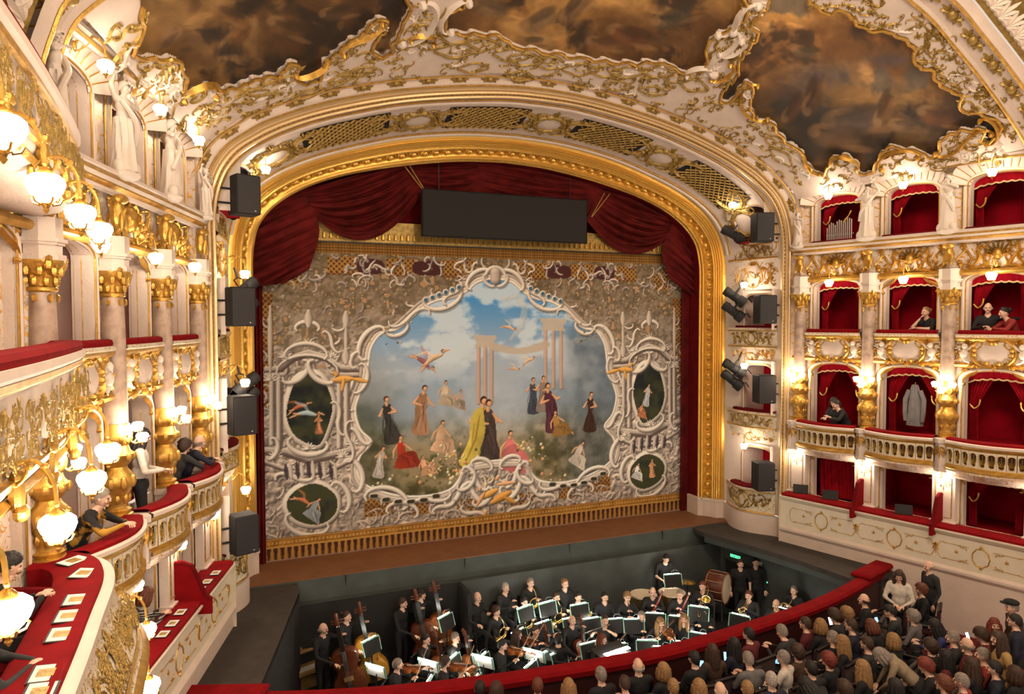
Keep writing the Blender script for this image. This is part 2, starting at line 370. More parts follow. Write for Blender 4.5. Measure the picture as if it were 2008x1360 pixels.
# ---- trim_1: inner gold frame round the stage
prof = [(0, -0.10), (0, 0.04), (0.03, 0.06), (0.08, 0.06), (0.11, 0.03), (0.13, 0.07), (0.16, 0.105), (0.20, 0.105), (0.23, 0.07), (0.25, 0.03), (0.30, 0.0), (0.38, -0.012), (0.46, 0.0), (0.51, 0.03), (0.53, 0.07),
        (0.56, 0.10), (0.60, 0.10), (0.63, 0.065), (0.655, 0.085), (0.68, 0.085), (0.70, 0.05), (0.725, 0.075), (0.755, 0.075), (0.775, 0.04), (0.80, 0.06), (0.83, 0.06), (0.85, 0.02), (0.90, 0.045), (0.95, 0.03), (1.0, 0.0)]
fr = MB().grid(strip(A0, A1, prof, 0, None, 2)).mesh('gold_frame', 'gold_bright')
trim1 = struct('trim_1', None, 'gilded moulded frame around the stage opening'); struct('gold_frame', fr, None, trim1)
back = MB().grid(np.stack([A0[::2]+np.array([0, 0, 0]), A0[::2]+np.array([0, 0.9, 0])], 1)).mesh('frame_return', 'velvet'); struct('frame_return', back, None, trim1)
egg = Orn(); egg.dome((0, 0), 0.085, 0.075, 0, 10, 0.07); egg.ring((0, 0), 0.12, 0.095, 0.018, 0.045, 0, 14); egg.leaf((0.16, -0.08), PI/2, 0.13, 0.025, 0.05, 0, 3, 1.2)
egg_me = egg.mesh('egg', 'gold_bright')
fn, dl = smap(A0, A1, 0, NA); tot = dl[-1]; ne = 98
def place_on(fn, u, v, me, name, parent, h=0.0, sc=1.0, flipv=1):
    p = np.array(fn(u, h, v)); t = np.array(fn(u+0.02, h, v))-np.array(fn(u-0.02, h, v)); b = (np.array(fn(u, h, v+0.01))-np.array(fn(u, h, v-0.01)))*flipv
    t /= np.linalg.norm(t); b -= t*(b@t); b /= np.linalg.norm(b); n = np.array(fn(u, h+0.05, v))-p; n /= np.linalg.norm(n)
    o = obj(name, me, parent); o.matrix_world = Matrix([[t[0]*sc, n[0]*sc, b[0]*sc, p[0]], [t[1]*sc, n[1]*sc, b[1]*sc, p[1]], [t[2]*sc, n[2]*sc, b[2]*sc, p[2]], [0, 0, 0, 1]]); return o
for i in range(ne): place_on(fn, tot*(i+0.5)/ne, 0.385, egg_me, 'egg', trim1, 0.0, 0.95)
# ---- trim_2: outer gold band, white band with bosses
trim2 = struct('trim_2', None, 'outer gilded and white arch band with dark gold bosses')
prof = [(0, -0.25), (0, 0.05), (0.06, 0.10), (0.16, 0.12), (0.27, 0.10), (0.32, 0.05), (0.38, 0.05), (0.44, 0.10), (0.55, 0.12), (0.66, 0.10), (0.70, 0.05), (0.78, 0.08), (0.88, 0.08), (0.94, 0.04), (1, 0.02), (1.0, -0.1)]
struct('gold_band', MB().grid(strip(A2, A2b, prof, 0, None, 2)).mesh('gold_band', 'gold_pale'), None, trim2)
bead_fn, bd = smap(A2, A2b, 0, NA); bo = Orn()
for i in range(300):
    q = Orn(); q.dome((0, 0), 0.045, 0.04, 0, 6, 0.10); u = bd[-1]*(i+0.5)/300; bo.join(q, lambda a, h, v, u=u: bead_fn(u+a, 0.045+h, 0.35+v*0.4))
tag(struct('beading', bo.mesh('beading', 'gold'), None, trim2), kind='stuff')
i0 = int(np.argmin(np.abs(A3[:NS+NC, 2]-7.62)))
prof = [(0, 0.0), (0.05, 0.03), (0.12, 0.03), (0.15, 0.0), (0.25, -0.03), (0.45, -0.03), (0.55, 0.03), (0.60, 0.05), (0.66, 0.05), (0.70, 0.015), (0.84, 0.03), (0.92, 0.05), (0.97, 0.05), (1, 0.0), (1, -0.2)]
struct('white_band', MB().grid(strip(A2b, A3, prof, i0, NA-i0, 2)).mesh('white_band', 'stucco'), None, trim2)
for w, rr in ((0.09, 0.016), (0.63, 0.020), (0.95, 0.018)):
    L_ = strip(A2b, A3, [(w, 0.045)], i0, NA-i0, 2)[:, 0]; struct('gilt_line', MB().tube(L_, rr, 6).mesh('gilt_line', 'gold'), None, trim2)
fn3, d3 = smap(A2b, A3, i0, NA)
bs = Orn(); bs.dome((0, 0), 0.075, 0.06); bs.leaf((0.06, 0), 0, 0.16, 0.03, 0.04, 0, 5, 2.4); bs.leaf((-0.06, 0), PI, 0.16, 0.03, 0.04, 0, 5, 2.4); bs.leaf((0, 0.03), PI/2, 0.1, 0.02, 0.04, 0, 3, 1.5)
bs_me = bs.mesh('boss', 'gold_dull'); span = d3[NA-i0-1]-d3[i0]
for i in range(25): place_on(fn3, d3[i0]+span*(i+0.5)/25, 0.40, bs_me, 'boss', trim2, -0.02, 0.95)
# ---- soffit and stage-box walls between the two gold frames (wall_proscenium)
wallp = struct('wall_proscenium', None, 'white and gold splayed wall of stage boxes with arched soffit above')
NW = 41; ws = np.linspace(0, 1, NW); Pp = strip(A1, A2, [(w, 0.0) for w in ws])
WC, HW = 0.645, 0.285
STG = [(1.15, 2.22), (3.2, 4.46), (5.45, 6.36), (7.78, 8.66)]
zc = Pp[:, :, 2]; wv = np.broadcast_to(ws[None, :], zc.shape)
keep = np.ones((NA-1, NW-1), bool); zm = (zc[1:, 1:]+zc[:-1, :-1])/2; wm = (wv[1:, 1:]+wv[:-1, :-1])/2
lowz = np.abs(np.arange(NA)-CROWN)[:-1] > 60
for (a, b) in STG:
    q = np.clip(np.abs(wm-WC)/HW, 0, 1.2); top = b-0.22*q**5
    keep &= ~((q < 1) & (zm > a) & (zm < top) & lowz[:, None])
struct('soffit', grid_mesh('soffit', Pp, keep, None, ('stucco',)), None, wallp)
# lattice grilles and cartouches on the soffit
sf, sd = smap(A1, A2, 0, NA); smid = sd[CROWN]
def bar(o, fn, a, b, w=0.012, h=0.03, n=2):
    P_ = np.array([[a[0]+(b[0]-a[0])*t, a[1]+(b[1]-a[1])*t] for t in np.linspace(0, 1, n)]); o.stroke(P_, w, h, 0, 'none', 3)
for gi, uc in enumerate((-5.35, -2.15, 1.05, 4.25)):
    bg = MB().grid(np.array([[sf(smid+uc+a, 0.012, v) for v in np.linspace(0.24, 0.78, 4)] for a in np.linspace(-0.95, 0.95, 16)])).mesh('grille_backing', 'black_matte')
    g = struct('grille', bg, None, wallp); lo = Orn(); hw_, hv = 0.95, 0.50
    for dgn in (-1, 1):
        for k in range(-16, 17):
            c = k*0.165; pts = []
            for v in np.linspace(-hv, hv, 5):
                u = c+dgn*v
                if abs(u) <= hw_: pts.append((u, v))
            if len(pts) > 1: lo.stroke(np.array(pts), 0.017, 0.03, 0, 'none', 3)
    struct('lattice', lo.mapv(lambda u, h, v, uc=uc: sf(smid+uc+u, 0.02+h, 0.51+v*0.54)).mesh('lattice', 'gold_dull'), None, g)
    oo = Orn(); 
    for sg in (-1, 1):
        for vv in (-0.28, 0.28): oo.scroll((sg*1.15, 0), (sg*0.55, vv), 0.05, 0.06, 'C', sg*(1 if vv > 0 else -1), 0.9, 0.9); oo.leaf((sg*0.9, vv), PI/2 if vv > 0 else -PI/2, 0.2, 0.03, 0.05, 0, 5, 2.2)
    struct('grille_ornament', oo.mapv(lambda u, h, v, uc=uc: sf(smid+uc+u, 0.01+h, 0.51+v*0.55)).mesh('grille_ornament', 'gold_dull'), None, g)
for ci, uc in enumerate((-6.9, -3.75, -0.55, 2.65, 5.85)):
    oo = Orn(); oo.ring((0, 0), 0.36, 0.33, 0.055, 0.07, 0, 22, 0.10, 5); oo.leaf((0.38, 0.2), 0.6, 0.32, 0.035, 0.05, 0, 5, 2.4); oo.leaf((0.4, -0.2), -0.6, 0.32, 0.035, 0.05, 0, 5, 2.4)
    oo.scroll((0.30, 0.42), (0.62, -0.30), 0.035, 0.05, 'S', 1, 1.0, 1.0); oo.scroll((0.2, -0.46), (0.60, -0.05), 0.03, 0.05, 'C', 1); oo.mirror(); oo.leaf((0, 0.4), PI/2, 0.2, 0.03, 0.05, 0, 5, 2); oo.leaf((0, -0.4), -PI/2, 0.2, 0.03, 0.05, 0, 5, 2)
    struct('cartouche', oo.mapv(lambda u, h, v, uc=uc: sf(smid+uc+u, 0.01+h, 0.5+v*0.52)).mesh('cartouche', 'gold_dull'), None, wallp)
    pd = Orn(); pd.dome((0, 0), 0.34, 0.05, 0, 20, 0.30); struct('cartouche_shield', pd.mapv(lambda u, h, v, uc=uc: sf(smid+uc+u, 0.01+h, 0.5+v*0.52)).mesh('cartouche_shield', 'stucco'), None, wallp)
    
for w_ in (0.06, 0.90):
    L_ = strip(A1, A2, [(w_, 0.02)], ZT(7.4), NA-ZT(7.4), 2)[:, 0]; struct('soffit_moulding', MB().tube(L_, 0.045, 8).mesh('soffit_moulding', 'stucco'), None, wallp)
    L_ = strip(A1, A2, [(w_+0.05, 0.02)], ZT(7.4), NA-ZT(7.4), 2)[:, 0]; struct('gilt_line', MB().tube(L_, 0.02, 6).mesh('gilt_line', 'gold'), None, wallp)
# stage boxes: interiors, surrounds, shells
def sgn_pt(p, sd_): return (p[0]*sd_, p[1], p[2])
for sd_ in (1, -1):
    for li, (za, zb) in enumerate(STG):
        inn = MB(); x0 = 6.60 if li < 3 else 6.3
        ya, yb = -1.2-1.8*(WC-HW)+0.03, -1.2-1.8*(WC+HW)-0.03
        c = [(x0, ya), (7.35, ya), (7.35, yb), (x0, yb)]
        for k, mi in ((0, 1), (1, 0), (2, 1)):
            p, q = c[k], c[k+1]; inn.add([sgn_pt((p[0], p[1], za-0.05), sd_), sgn_pt((q[0], q[1], za-0.05), sd_), sgn_pt((q[0], q[1], zb+0.1), sd_), sgn_pt((p[0], p[1], zb+0.1), sd_)], [(0, 1, 2, 3)], mi)
        for zz, mi in ((za-0.05, 0), (zb+0.1, 1)): inn.add([sgn_pt((a, b, zz), sd_) for a, b in c], [(0, 1, 2, 3)], mi)
        struct('stage_box_interior', inn.mesh('stage_box_interior', ['box_red', 'stucco'], False), None, wallp)
        out = []
        for ww in (WC-HW, WC+HW): pass
        Lw = np.linspace(-1, 1, 17)
        pts = [(WC-HW, za)]+[(WC+HW*q, zb-0.22*abs(q)**5) for q in Lw]+[(WC+HW, za)]
        ip = []
        for (w_, z_) in pts:
            half = slice(0, NS+NC); zz = (A1[half, 2]*(1-w_)+A2[half, 2]*w_); k = int(np.argmin(np.abs(zz-z_))); p = A1[k]*(1-w_)+A2[k]*w_; ip.append(sgn_pt((p[0]-0.01, p[1], z_), sd_))
        struct('box_surround', MB().tube(ip, 0.035, 6).mesh('box_surround', 'stucco'), None, wallp)
        struct('gilt_line', MB().tube([(p[0]-sd_*0.03, p[1], p[2]) for p in ip], 0.013, 5).mesh('gilt_line', 'gold'), None, wallp)
# ================================================================ stage, pit, floors
def slab(poly, z0, z1, name, m, parent=None, label=None):
    me = MB().prism(poly, z0, z1, 0, lambda u, v, h: (u, v, h)).mesh(name, m, False); o = struct(name, me, label, parent); return o
slab([(-6.9, -1.5), (6.9, -1.5), (6.9, 4), (-6.9, 4)], -0.14, 0.0, 'floor_stage', 'stage_wood', None, 'brown wooden stage floor in front of the painted curtain')
PL = [(-5.25, -2.05), (-5.55, -3.2), (-5.9, -4.6), (-6.3, -6.1)]; PR = [(5.2, -2.0), (5.38, -2.6), (5.6, -3.4), (5.9, -4.7), (6.05, -6.1)]
pit = struct('pit_walls', None, 'dark walls of the sunken orchestra pit')
slab([(-7.0, -1.5), (-5.25, -1.5)]+PL+[(-8.2, -6.1), (-8.2, -3.3), (-7.0, -3.0)], -0.16, -0.05, 'floor_apron_left', 'apron', None, 'dark floor strip between pit and left boxes')
slab([(5.2, -1.5), (7.0, -1.5), (7.0, -3.0), (8.2, -3.3), (8.2, -6.1)]+PR[::-1], -0.16, -0.05, 'floor_apron_right', 'apron', None, 'dark floor strip between pit and right boxes')
def wallpath(pts, z0, z1, m, name, parent, th=0.1):
    P_ = np.array([[(x, y, z0), (x, y, z1)] for x, y in pts]); return struct(name, MB().grid(P_).mesh(name, m, False), None, parent)
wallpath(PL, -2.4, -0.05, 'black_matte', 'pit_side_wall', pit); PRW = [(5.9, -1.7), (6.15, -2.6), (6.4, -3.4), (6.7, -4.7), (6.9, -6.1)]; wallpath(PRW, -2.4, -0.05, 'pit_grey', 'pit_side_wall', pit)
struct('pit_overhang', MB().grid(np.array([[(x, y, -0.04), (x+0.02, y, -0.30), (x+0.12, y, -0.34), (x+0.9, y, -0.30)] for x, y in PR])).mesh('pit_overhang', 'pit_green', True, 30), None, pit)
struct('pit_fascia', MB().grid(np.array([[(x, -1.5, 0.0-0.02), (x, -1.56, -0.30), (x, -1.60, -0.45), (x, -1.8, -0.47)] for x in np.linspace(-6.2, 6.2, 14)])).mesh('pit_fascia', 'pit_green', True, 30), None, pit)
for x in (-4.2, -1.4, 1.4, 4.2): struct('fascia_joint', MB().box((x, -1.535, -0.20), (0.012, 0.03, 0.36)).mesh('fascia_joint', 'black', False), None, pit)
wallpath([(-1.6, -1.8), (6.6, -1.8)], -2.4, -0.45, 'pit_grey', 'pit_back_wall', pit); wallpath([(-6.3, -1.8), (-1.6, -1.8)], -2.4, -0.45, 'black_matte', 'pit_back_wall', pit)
slab([(-6.6, -1.7), (7.0, -1.7), (7.0, -7.5), (-6.9, -7.5)], -2.5, -2.4, 'floor_pit', 'black_matte', None, 'black floor of the orchestra pit')
for (x0, x1, y0, y1, z) in ((-1.57, 3.2, -1.8, -2.75, -1.85), (-1.57, 5.6, -2.75, -3.6, -2.15), (-5.4, -1.67, -1.8, -3.3, -2.25)):
    struct('riser', MB().box(((x0+x1)/2, (y0+y1)/2, (z-2.4)/2), (x1-x0, abs(y1-y0), z+2.4)).mesh('riser', 'black_matte', False), None, pit)
struct('pit_partition', MB().box((-1.62, -2.15, -1.45), (0.10, 0.75, 1.95), bev=0.01).mesh('pit_partition', 'black_matte'), None, pit)
# pit rail
RAILP = catmull([(-7.2, -5.74), (-6.6, -5.98), (-5.9, -6.3), (-4.8, -6.65), (-3.7, -6.9), (-2.5, -7.08), (-1, -7.23), (0, -7.28), (1, -7.23), (2.5, -7.05), (3.7, -6.88), (4.8, -6.64), (5.9, -6.3), (6.6, -6.05), (7.25, -5.85)], 6)
def ribbon(path, prof, name, m, parent=None, label=None):
    P_ = np.asarray(path); T = np.gradient(P_, axis=0); T /= np.linalg.norm(T, axis=1)[:, None]; Nn = np.stack([-T[:, 1], T[:, 0]], -1)
    G = np.stack([np.concatenate([P_+Nn*a, np.full((len(P_), 1), z)], 1) for (a, z) in prof], 1); return G
rl = thing('pit_rail', 'long curved red velvet rail between orchestra pit and stalls', 'rail')
obj('cushion', MB().grid(ribbon(RAILP, [(0.14, -0.14), (0.16, -0.05), (0.12, 0.0), (0.0, 0.015), (-0.12, 0.0), (-0.16, -0.05), (-0.14, -0.14)], '', '')).mesh('cushion', 'velvet_bright'), rl)
obj('barrier', MB().grid(ribbon(RAILP, [(0.10, -2.45), (0.10, -0.13), (-0.10, -0.13), (-0.10, -1.2)], '', '')).mesh('barrier', 'barrier_shade', False), rl)
bl = MB().box((6.72, -6.0, 0.05), (1.25, 0.42, 0.12), 0, 0.30, bev=0.04); obj('end_cushion', bl.mesh('end_cushion', 'velvet_bright'), rl)
bl = MB().box((-6.75, -5.92, 0.03), (1.3, 0.36, 0.10), 0, -0.36, bev=0.04); obj('end_cushion', bl.mesh('end_cushion', 'velvet_bright'), rl)
fz = lambda y: -1.08+0.05*(-6.0-y)
struct('floor', MB().grid(np.array([[(x, y, fz(y)) for x in (-9.5, 9.5)] for y in (-6.0, -9, -13, -18)])).mesh('floor', 'carpet', False), 'red carpeted floor of the stalls')
# white plinths under the gold frame and the stage boxes
plinth = struct('trim_3', None, 'white plinths at the foot of the gold stage frame')
for s_ in (1, -1):
    pts = [(5.98, -0.2), (5.98, -0.70), (6.10, -0.78), (6.22, -0.95), (6.30, -1.12), (6.52, -1.22), (6.52, -0.2)]
    struct('plinth', MB().prism([(x*s_, y) for x, y in pts], -0.05, 0.52, 0, lambda u, v, h: (u, v, h)).mesh('plinth', 'stucco', False), None, plinth)
    struct('plinth_cap', MB().prism([(x*s_-0.02*s_, y-0.02) for x, y in pts], 0.46, 0.53, 0, lambda u, v, h: (u, v, h)).mesh('plinth_cap', 'stucco', False), None, plinth)
# ================================================================ vault between proscenium and the next rib; paintings sunk in rococo stucco
PAINT = {
 'left': [(268, -260), (268, 0), (262, 60), (250, 95), (282, 104), (335, 108), (354, 145), (350, 172), (385, 168), (400, 159), (430, 166), (461, 159), (498, 145), (542, 135), (570, 112), (580, 122), (574, 140), (596, 153), (620, 145), (633, 112), (664, 85), (704, 57), (725, 34), (752, 30), (752, 52), (734, 66), (728, 86), (745, 102), (765, 95), (768, 78), (782, 57), (789, 30), (800, 7), (780, -60), (760, -260)],
 'mid': [(905, -260), (912, -40), (905, 5), (880, 10), (868, 30), (873, 54), (904, 56), (940, 58), (975, 62), (1000, 78), (1051, 91), (1112, 101), (1186, 112), (1250, 117), (1271, 112), (1304, 118), (1335, 132), (1369, 132), (1386, 115), (1389, 78), (1419, 54), (1450, 41), (1467, 20), (1463, 0), (1440, -60), (1400, -260)],
 'right': [(1510, -260), (1515, -30), (1490, 20), (1473, 44), (1487, 61), (1467, 85), (1446, 115), (1453, 135), (1433, 156), (1423, 162), (1413, 186), (1436, 189), (1450, 162), (1470, 156), (1477, 183), (1473, 210), (1490, 233), (1514, 230), (1528, 257), (1555, 281), (1568, 288), (1591, 322), (1605, 335), (1625, 331), (1632, 304), (1662, 301), (1683, 319), (1693, 334), (1716, 334), (1723, 315), (1730, 294), (1757, 282), (1798, 291), (1825, 301), (1842, 294), (1848, 271), (1865, 257), (1906, 247), (1933, 250), (1923, 268), (1943, 272), (1963, 250), (1963, 230), (1940, 220), (1892, 210), (1886, 176), (1855, 166), (1838, 149), (1835, 132), (1801, 118), (1794, 85), (1771, 64), (1720, 51), (1679, 41), (1672, 20), (1649, 14), (1618, 17), (1598, 3), (1580, -30), (1570, -260)],
}
tl = NS+int(0.20*NC); NV = 330; iv = np.linspace(tl, NA-1-tl, 780); vv = np.linspace(0, 1, NV)
def at_i(A, i): k = np.clip(i.astype(int), 0, NA-2); q = (i-k)[:, None]; return A[k]*(1-q)+A[k+1]*q
Va, Vb = at_i(A3, iv), at_i(A4, iv); VP = Va[:, None]*(1-vv[None, :, None])+Vb[:, None]*vv[None, :, None]
du = np.gradient(VP, axis=0); dv = np.gradient(VP, axis=1); VN = np.cross(du, dv); VN /= np.linalg.norm(VN, axis=2)[:, :, None]
VN *= np.sign((VN*(np.array([0, -6, 4])-VP)).sum(2))[:, :, None]
VQ = pj(VP); ceil = struct('ceiling', None, 'vaulted ceiling of white and gold rococo stucco around painted panels')
sm = {k: catmull(p, 4, True) for k, p in PAINT.items()}
PIN = np.zeros(VP.shape[:2], bool); masks = {}
wobx = 3.0*np.sin(VQ[..., 0]*0.21+VQ[..., 1]*0.13); woby = 3.0*np.cos(VQ[..., 0]*0.17-VQ[..., 1]*0.23)
for k, p in sm.items(): masks[k] = inside(p, VQ[..., 0]+wobx, VQ[..., 1]+woby); PIN |= masks[k]
cellm = PIN[:-1, :-1] & PIN[1:, :-1] & PIN[:-1, 1:] & PIN[1:, 1:]
big = PIN.astype(float)
for _ in range(3): big = (big+np.roll(big, 1, 0)+np.roll(big, -1, 0)+np.roll(big, 1, 1)+np.roll(big, -1, 1))/5
relief = 0.03+0.085*np.clip((0.5-big)*2, 0, 1)
struct('stucco_vault', grid_mesh('stucco_vault', VP+VN*relief[..., None], ~cellm, None, ('stucco',)), None, ceil)
# paintings: brown-gold clouds, dark blue hollows, drifting pale draperies
X, Y = VQ[..., 0], VQ[..., 1]
wx = X+60*(vnoise(X, Y, 0.006, 3, 3)-0.5); wy = Y+60*(vnoise(X, Y, 0.006, 4, 3)-0.5)
n1 = vnoise(wx, wy*1.5, 0.008, 11, 5); n2 = vnoise(wx, wy, 0.014, 12, 5); n3 = vnoise(wx*0.8, wy*2.2, 0.02, 13, 4); n4 = vnoise(wx, wy, 0.045, 14, 3)
def lerp3(a, b, t): return np.asarray(a)*(1-t[..., None])+np.asarray(b)*t[..., None]
sm01 = lambda x, a, b: np.clip((x-a)/(b-a), 0, 1)**2*(3-2*np.clip((x-a)/(b-a), 0, 1))
c = lerp3((104, 76, 46), (176, 142, 92), sm01(n1, 0.35, 0.65))
c = lerp3((0, 0, 0), (1, 1, 1), np.ones_like(n1))*c
c = c*(1-sm01(n2, 0.55, 0.7)[..., None])+np.array([66, 52, 40])*sm01(n2, 0.55, 0.7)[..., None]
lightc = sm01(n3, 0.52, 0.72)*sm01(n1, 0.38, 0.6); c = c*(1-0.75*lightc[..., None])+np.array([208, 172, 118])*0.75*lightc[..., None]
blue = sm01(n2, 0.30, 0.42); blue = (1-blue)*sm01(X, 900, 1500); c = c*(1-0.7*blue[..., None])+np.array([80, 84, 92])*0.7*blue[..., None]
warm = sm01(n4, 0.6, 0.75)*sm01(n2, 0.45, 0.6); c = c*(1-0.6*warm[..., None])+np.array([132, 98, 56])*0.6*warm[..., None]
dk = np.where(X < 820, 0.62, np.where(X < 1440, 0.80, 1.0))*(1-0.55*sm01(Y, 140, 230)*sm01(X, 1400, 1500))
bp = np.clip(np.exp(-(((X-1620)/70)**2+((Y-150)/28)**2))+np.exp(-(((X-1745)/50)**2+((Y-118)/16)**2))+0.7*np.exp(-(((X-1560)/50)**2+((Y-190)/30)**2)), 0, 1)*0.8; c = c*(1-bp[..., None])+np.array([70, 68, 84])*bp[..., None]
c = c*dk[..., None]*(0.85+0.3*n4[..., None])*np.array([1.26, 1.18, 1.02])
def cfig(c, cx, cy, s, ang, col, seed):      # a drifting figure: pale limbs and a drapery, a few strokes each
    rg = random.Random(seed); ca, sa = math.cos(ang), math.sin(ang); u = ((X-cx)*ca+(Y-cy)*sa)/s; v = (-(X-cx)*sa+(Y-cy)*ca)/s
    for (du_, dv_, ru, rv, cc) in ((0, 0, 1.0, 0.36, col), (-0.9, -0.25, 0.28, 0.26, (150, 116, 78)), (-0.5, -0.5, 0.5, 0.13, (146, 112, 74)), (0.9, 0.25, 0.7, 0.16, (138, 104, 66)), (0.3, -0.35, 0.9, 0.3, tuple(x*0.6 for x in col))):
        d = ((u-du_)/ru)**2+((v-dv_)/rv)**2; t = 0.62*sm01(-d, -1.5, -0.2); c = c*(1-t[..., None])+np.array(cc)*(0.75+0.5*n4[..., None])*t[..., None]
    return c
for i, (x, y, s, a, cl) in enumerate([(330, 70, 26, 2.4, (150, 112, 80)), (470, 60, 34, 2.3, (134, 88, 40)), (440, 30, 30, 0.4, (120, 84, 40)), (560, 60, 36, 0.3, (104, 76, 44)), (660, 30, 30, -0.2, (94, 74, 50)),
        (960, 20, 36, 0.2, (110, 92, 72)), (1060, 45, 36, -0.5, (132, 110, 84)), (1130, 20, 34, -0.9, (124, 96, 66)), (1230, 75, 40, 0.2, (112, 70, 44)), (1320, 40, 36, -0.3, (96, 88, 66)), (1040, 85, 22, 0, (140, 112, 78)), (1180, 90, 30, 0.1, (130, 92, 60)),
        (1580, 105, 26, 0.1, (120, 104, 72)), (1500, 150, 34, -0.6, (130, 96, 56)), (1600, 190, 36, -1.3, (96, 60, 32)), (1680, 245, 60, -0.15, (120, 100, 86)), (1740, 215, 34, -1.2, (110, 74, 36)), (1840, 235, 40, 0.2, (120, 72, 36)), (1640, 275, 50, 0.1, (128, 96, 64)), (1775, 250, 30, 0.0, (140, 112, 86)), (1560, 215, 30, -1.0, (104, 66, 38))]):
    c = cfig(c, x, y, s, a, cl, i)
lin = np.where(c/255 > 0.04045, ((np.clip(c, 0, 255)/255+0.055)/1.055)**2.4, c/255/12.92)
mat('fresco', rough=0.6, attr='Col')
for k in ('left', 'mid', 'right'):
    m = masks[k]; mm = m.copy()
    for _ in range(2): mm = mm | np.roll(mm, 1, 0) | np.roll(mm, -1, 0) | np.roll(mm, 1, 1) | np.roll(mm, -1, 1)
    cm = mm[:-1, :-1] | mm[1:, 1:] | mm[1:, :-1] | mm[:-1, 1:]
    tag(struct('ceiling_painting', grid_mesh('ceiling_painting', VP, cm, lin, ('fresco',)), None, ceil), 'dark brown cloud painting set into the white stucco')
# gold edge round each painting, and scrolls along it
FQ = VQ[::2, ::2].reshape(-1, 2).copy(); FP = VP[::2, ::2].reshape(-1, 3).copy(); FN = VN[::2, ::2].reshape(-1, 3).copy(); FX, FY = FQ[:, 0].copy(), FQ[:, 1].copy()
def on_vault(px, py):
    d = (FX-px)**2+(FY-py)**2; k = int(np.argmin(d)); ni = (NV+1)//2; i, j = k//ni*2, k % ni*2
    sl = (slice(max(i-3, 0), i+4), slice(max(j-3, 0), j+4)); q = VQ[sl]; e = (q[..., 0]-px)**2+(q[..., 1]-py)**2; m = np.unravel_index(int(np.argmin(e)), e.shape); return VP[sl][m], VN[sl][m], e[m]
class VMap:       # flat ornament (u,h,v in photo-sized units) wrapped on the vault around one point
    def __init__(s, px, py, sc, ang=0.0):
        p, n, _ = on_vault(px, py); pu = on_vault(px+6, py)[0]-on_vault(px-6, py)[0]; pu -= n*(pu@n); pu /= np.linalg.norm(pu)+1e-9; pv = np.cross(n, pu)
        q = on_vault(px, py-6)[0]-on_vault(px, py+6)[0]
        if q@pv < 0: pv = -pv
        s.p, s.n, s.s = p, n, sc; ca, sa = math.cos(ang), math.sin(ang); s.u = pu*ca+pv*sa; s.v = -pu*sa+pv*ca
    def __call__(s, u, h, v): return s.p+s.u*u*s.s+s.v*v*s.s+s.n*(0.112+h)
rg = random.Random(7); gold_edge = MB(); gs = Orn(); ws_ = Orn()
for k, p in sm.items():
    P_ = [(x, y) for x, y in p if -30 < y]; seg = []
    for (x, y) in resample(np.array(P_), int(len(P_)*1.6)):
        a, n, dd = on_vault(x-3*math.sin(x*0.21+y*0.13), y-3*math.cos(x*0.17-y*0.23))
        if dd > 60: 
            if len(seg) > 3: gold_edge.tube(seg, 0.034, 6)
            seg = []; continue
        seg.append(a+n*0.12)
    if len(seg) > 3: gold_edge.tube(seg, 0.034, 6)
    C_ = np.array(P_); cen = C_.mean(0); Q_ = resample(C_, int(np.linalg.norm(np.diff(C_, axis=0), axis=1).sum()/30))
    for i in range(1, len(Q_)-1):
        t = Q_[i+1]-Q_[i-1]; t /= np.linalg.norm(t)+1e-9; nrm = np.array([-t[1], t[0]])
        if inside(p, np.array([Q_[i][0]+nrm[0]*8]), np.array([Q_[i][1]+nrm[1]*8]))[0]: nrm = -nrm
        for off, sz in ((13, 0.19), (34, 0.17), (56, 0.15)):
            if off > 20 and rg.random() < 0.35: continue
            c0 = Q_[i]+nrm*off
            if on_vault(*c0)[2] > 80 or any(inside(pp, np.array([c0[0]]), np.array([c0[1]]))[0] for pp in sm.values()): continue
            o = Orn(); kd = rg.choice('CSCJ'); o.scroll((-0.8, rg.uniform(-0.4, 0.2)), (0.8, rg.uniform(-0.2, 0.5)), 0.13, 0.04, kd, rg.choice((-1, 1)), rg.uniform(0.8, 1.3), rg.uniform(0.6, 1.6))
            o.leaf((0.5, 0.1), rg.uniform(0, 6.28), 0.9, 0.12, 0.03, 0, 5, 2.0, 0.6)
            if rg.random() < 0.5: o.leaf((-0.5, 0.1), rg.uniform(0, 6.28), 0.7, 0.10, 0.03, 0, 4, 1.8, 0.6)
            (gs if rg.random() < 0.72 else ws_).join(o, VMap(c0[0], c0[1], sz, -math.atan2(t[1], t[0])+rg.uniform(-0.4, 0.4)))
dist_ok = lambda x, y: all(not inside(pp, np.array([x+dx for dx in (0, 20, -20, 0, 0)]), np.array([y+dy for dy in (0, 0, 0, 20, -20)])).any() for pp in sm.values())
nsc = 0
for _ in range(1500):
    x, y = rg.uniform(250, 2000), rg.uniform(5, 345)
    if nsc > 210: break
    if not dist_ok(x, y) or on_vault(x, y)[2] > 40: continue
    nsc += 1; o = Orn(); sg = rg.choice((-1, 1)); o.scroll((-0.8, -0.3), (0.8, 0.3), 0.085, 0.03, rg.choice('CSC'), sg, rg.uniform(0.9, 1.3), rg.uniform(0.7, 1.5)); o.leaf((0.3, 0.2), rg.uniform(0, 6.28), 0.7, 0.08, 0.025, 0, 4, 1.8, 0.6); gs.join(o, VMap(x, y, rg.uniform(0.13, 0.2), rg.uniform(0, 6.28)))
struct('gilt_edge', gold_edge.mesh('gilt_edge', 'gold'), None, ceil)
tag(struct('gilt_scrollwork', gs.mesh('gilt_scrollwork', 'gold_dull'), None, ceil), kind='stuff'); tag(struct('stucco_scrollwork', ws_.mesh('stucco_scrollwork', 'statue'), None, ceil), kind='stuff')
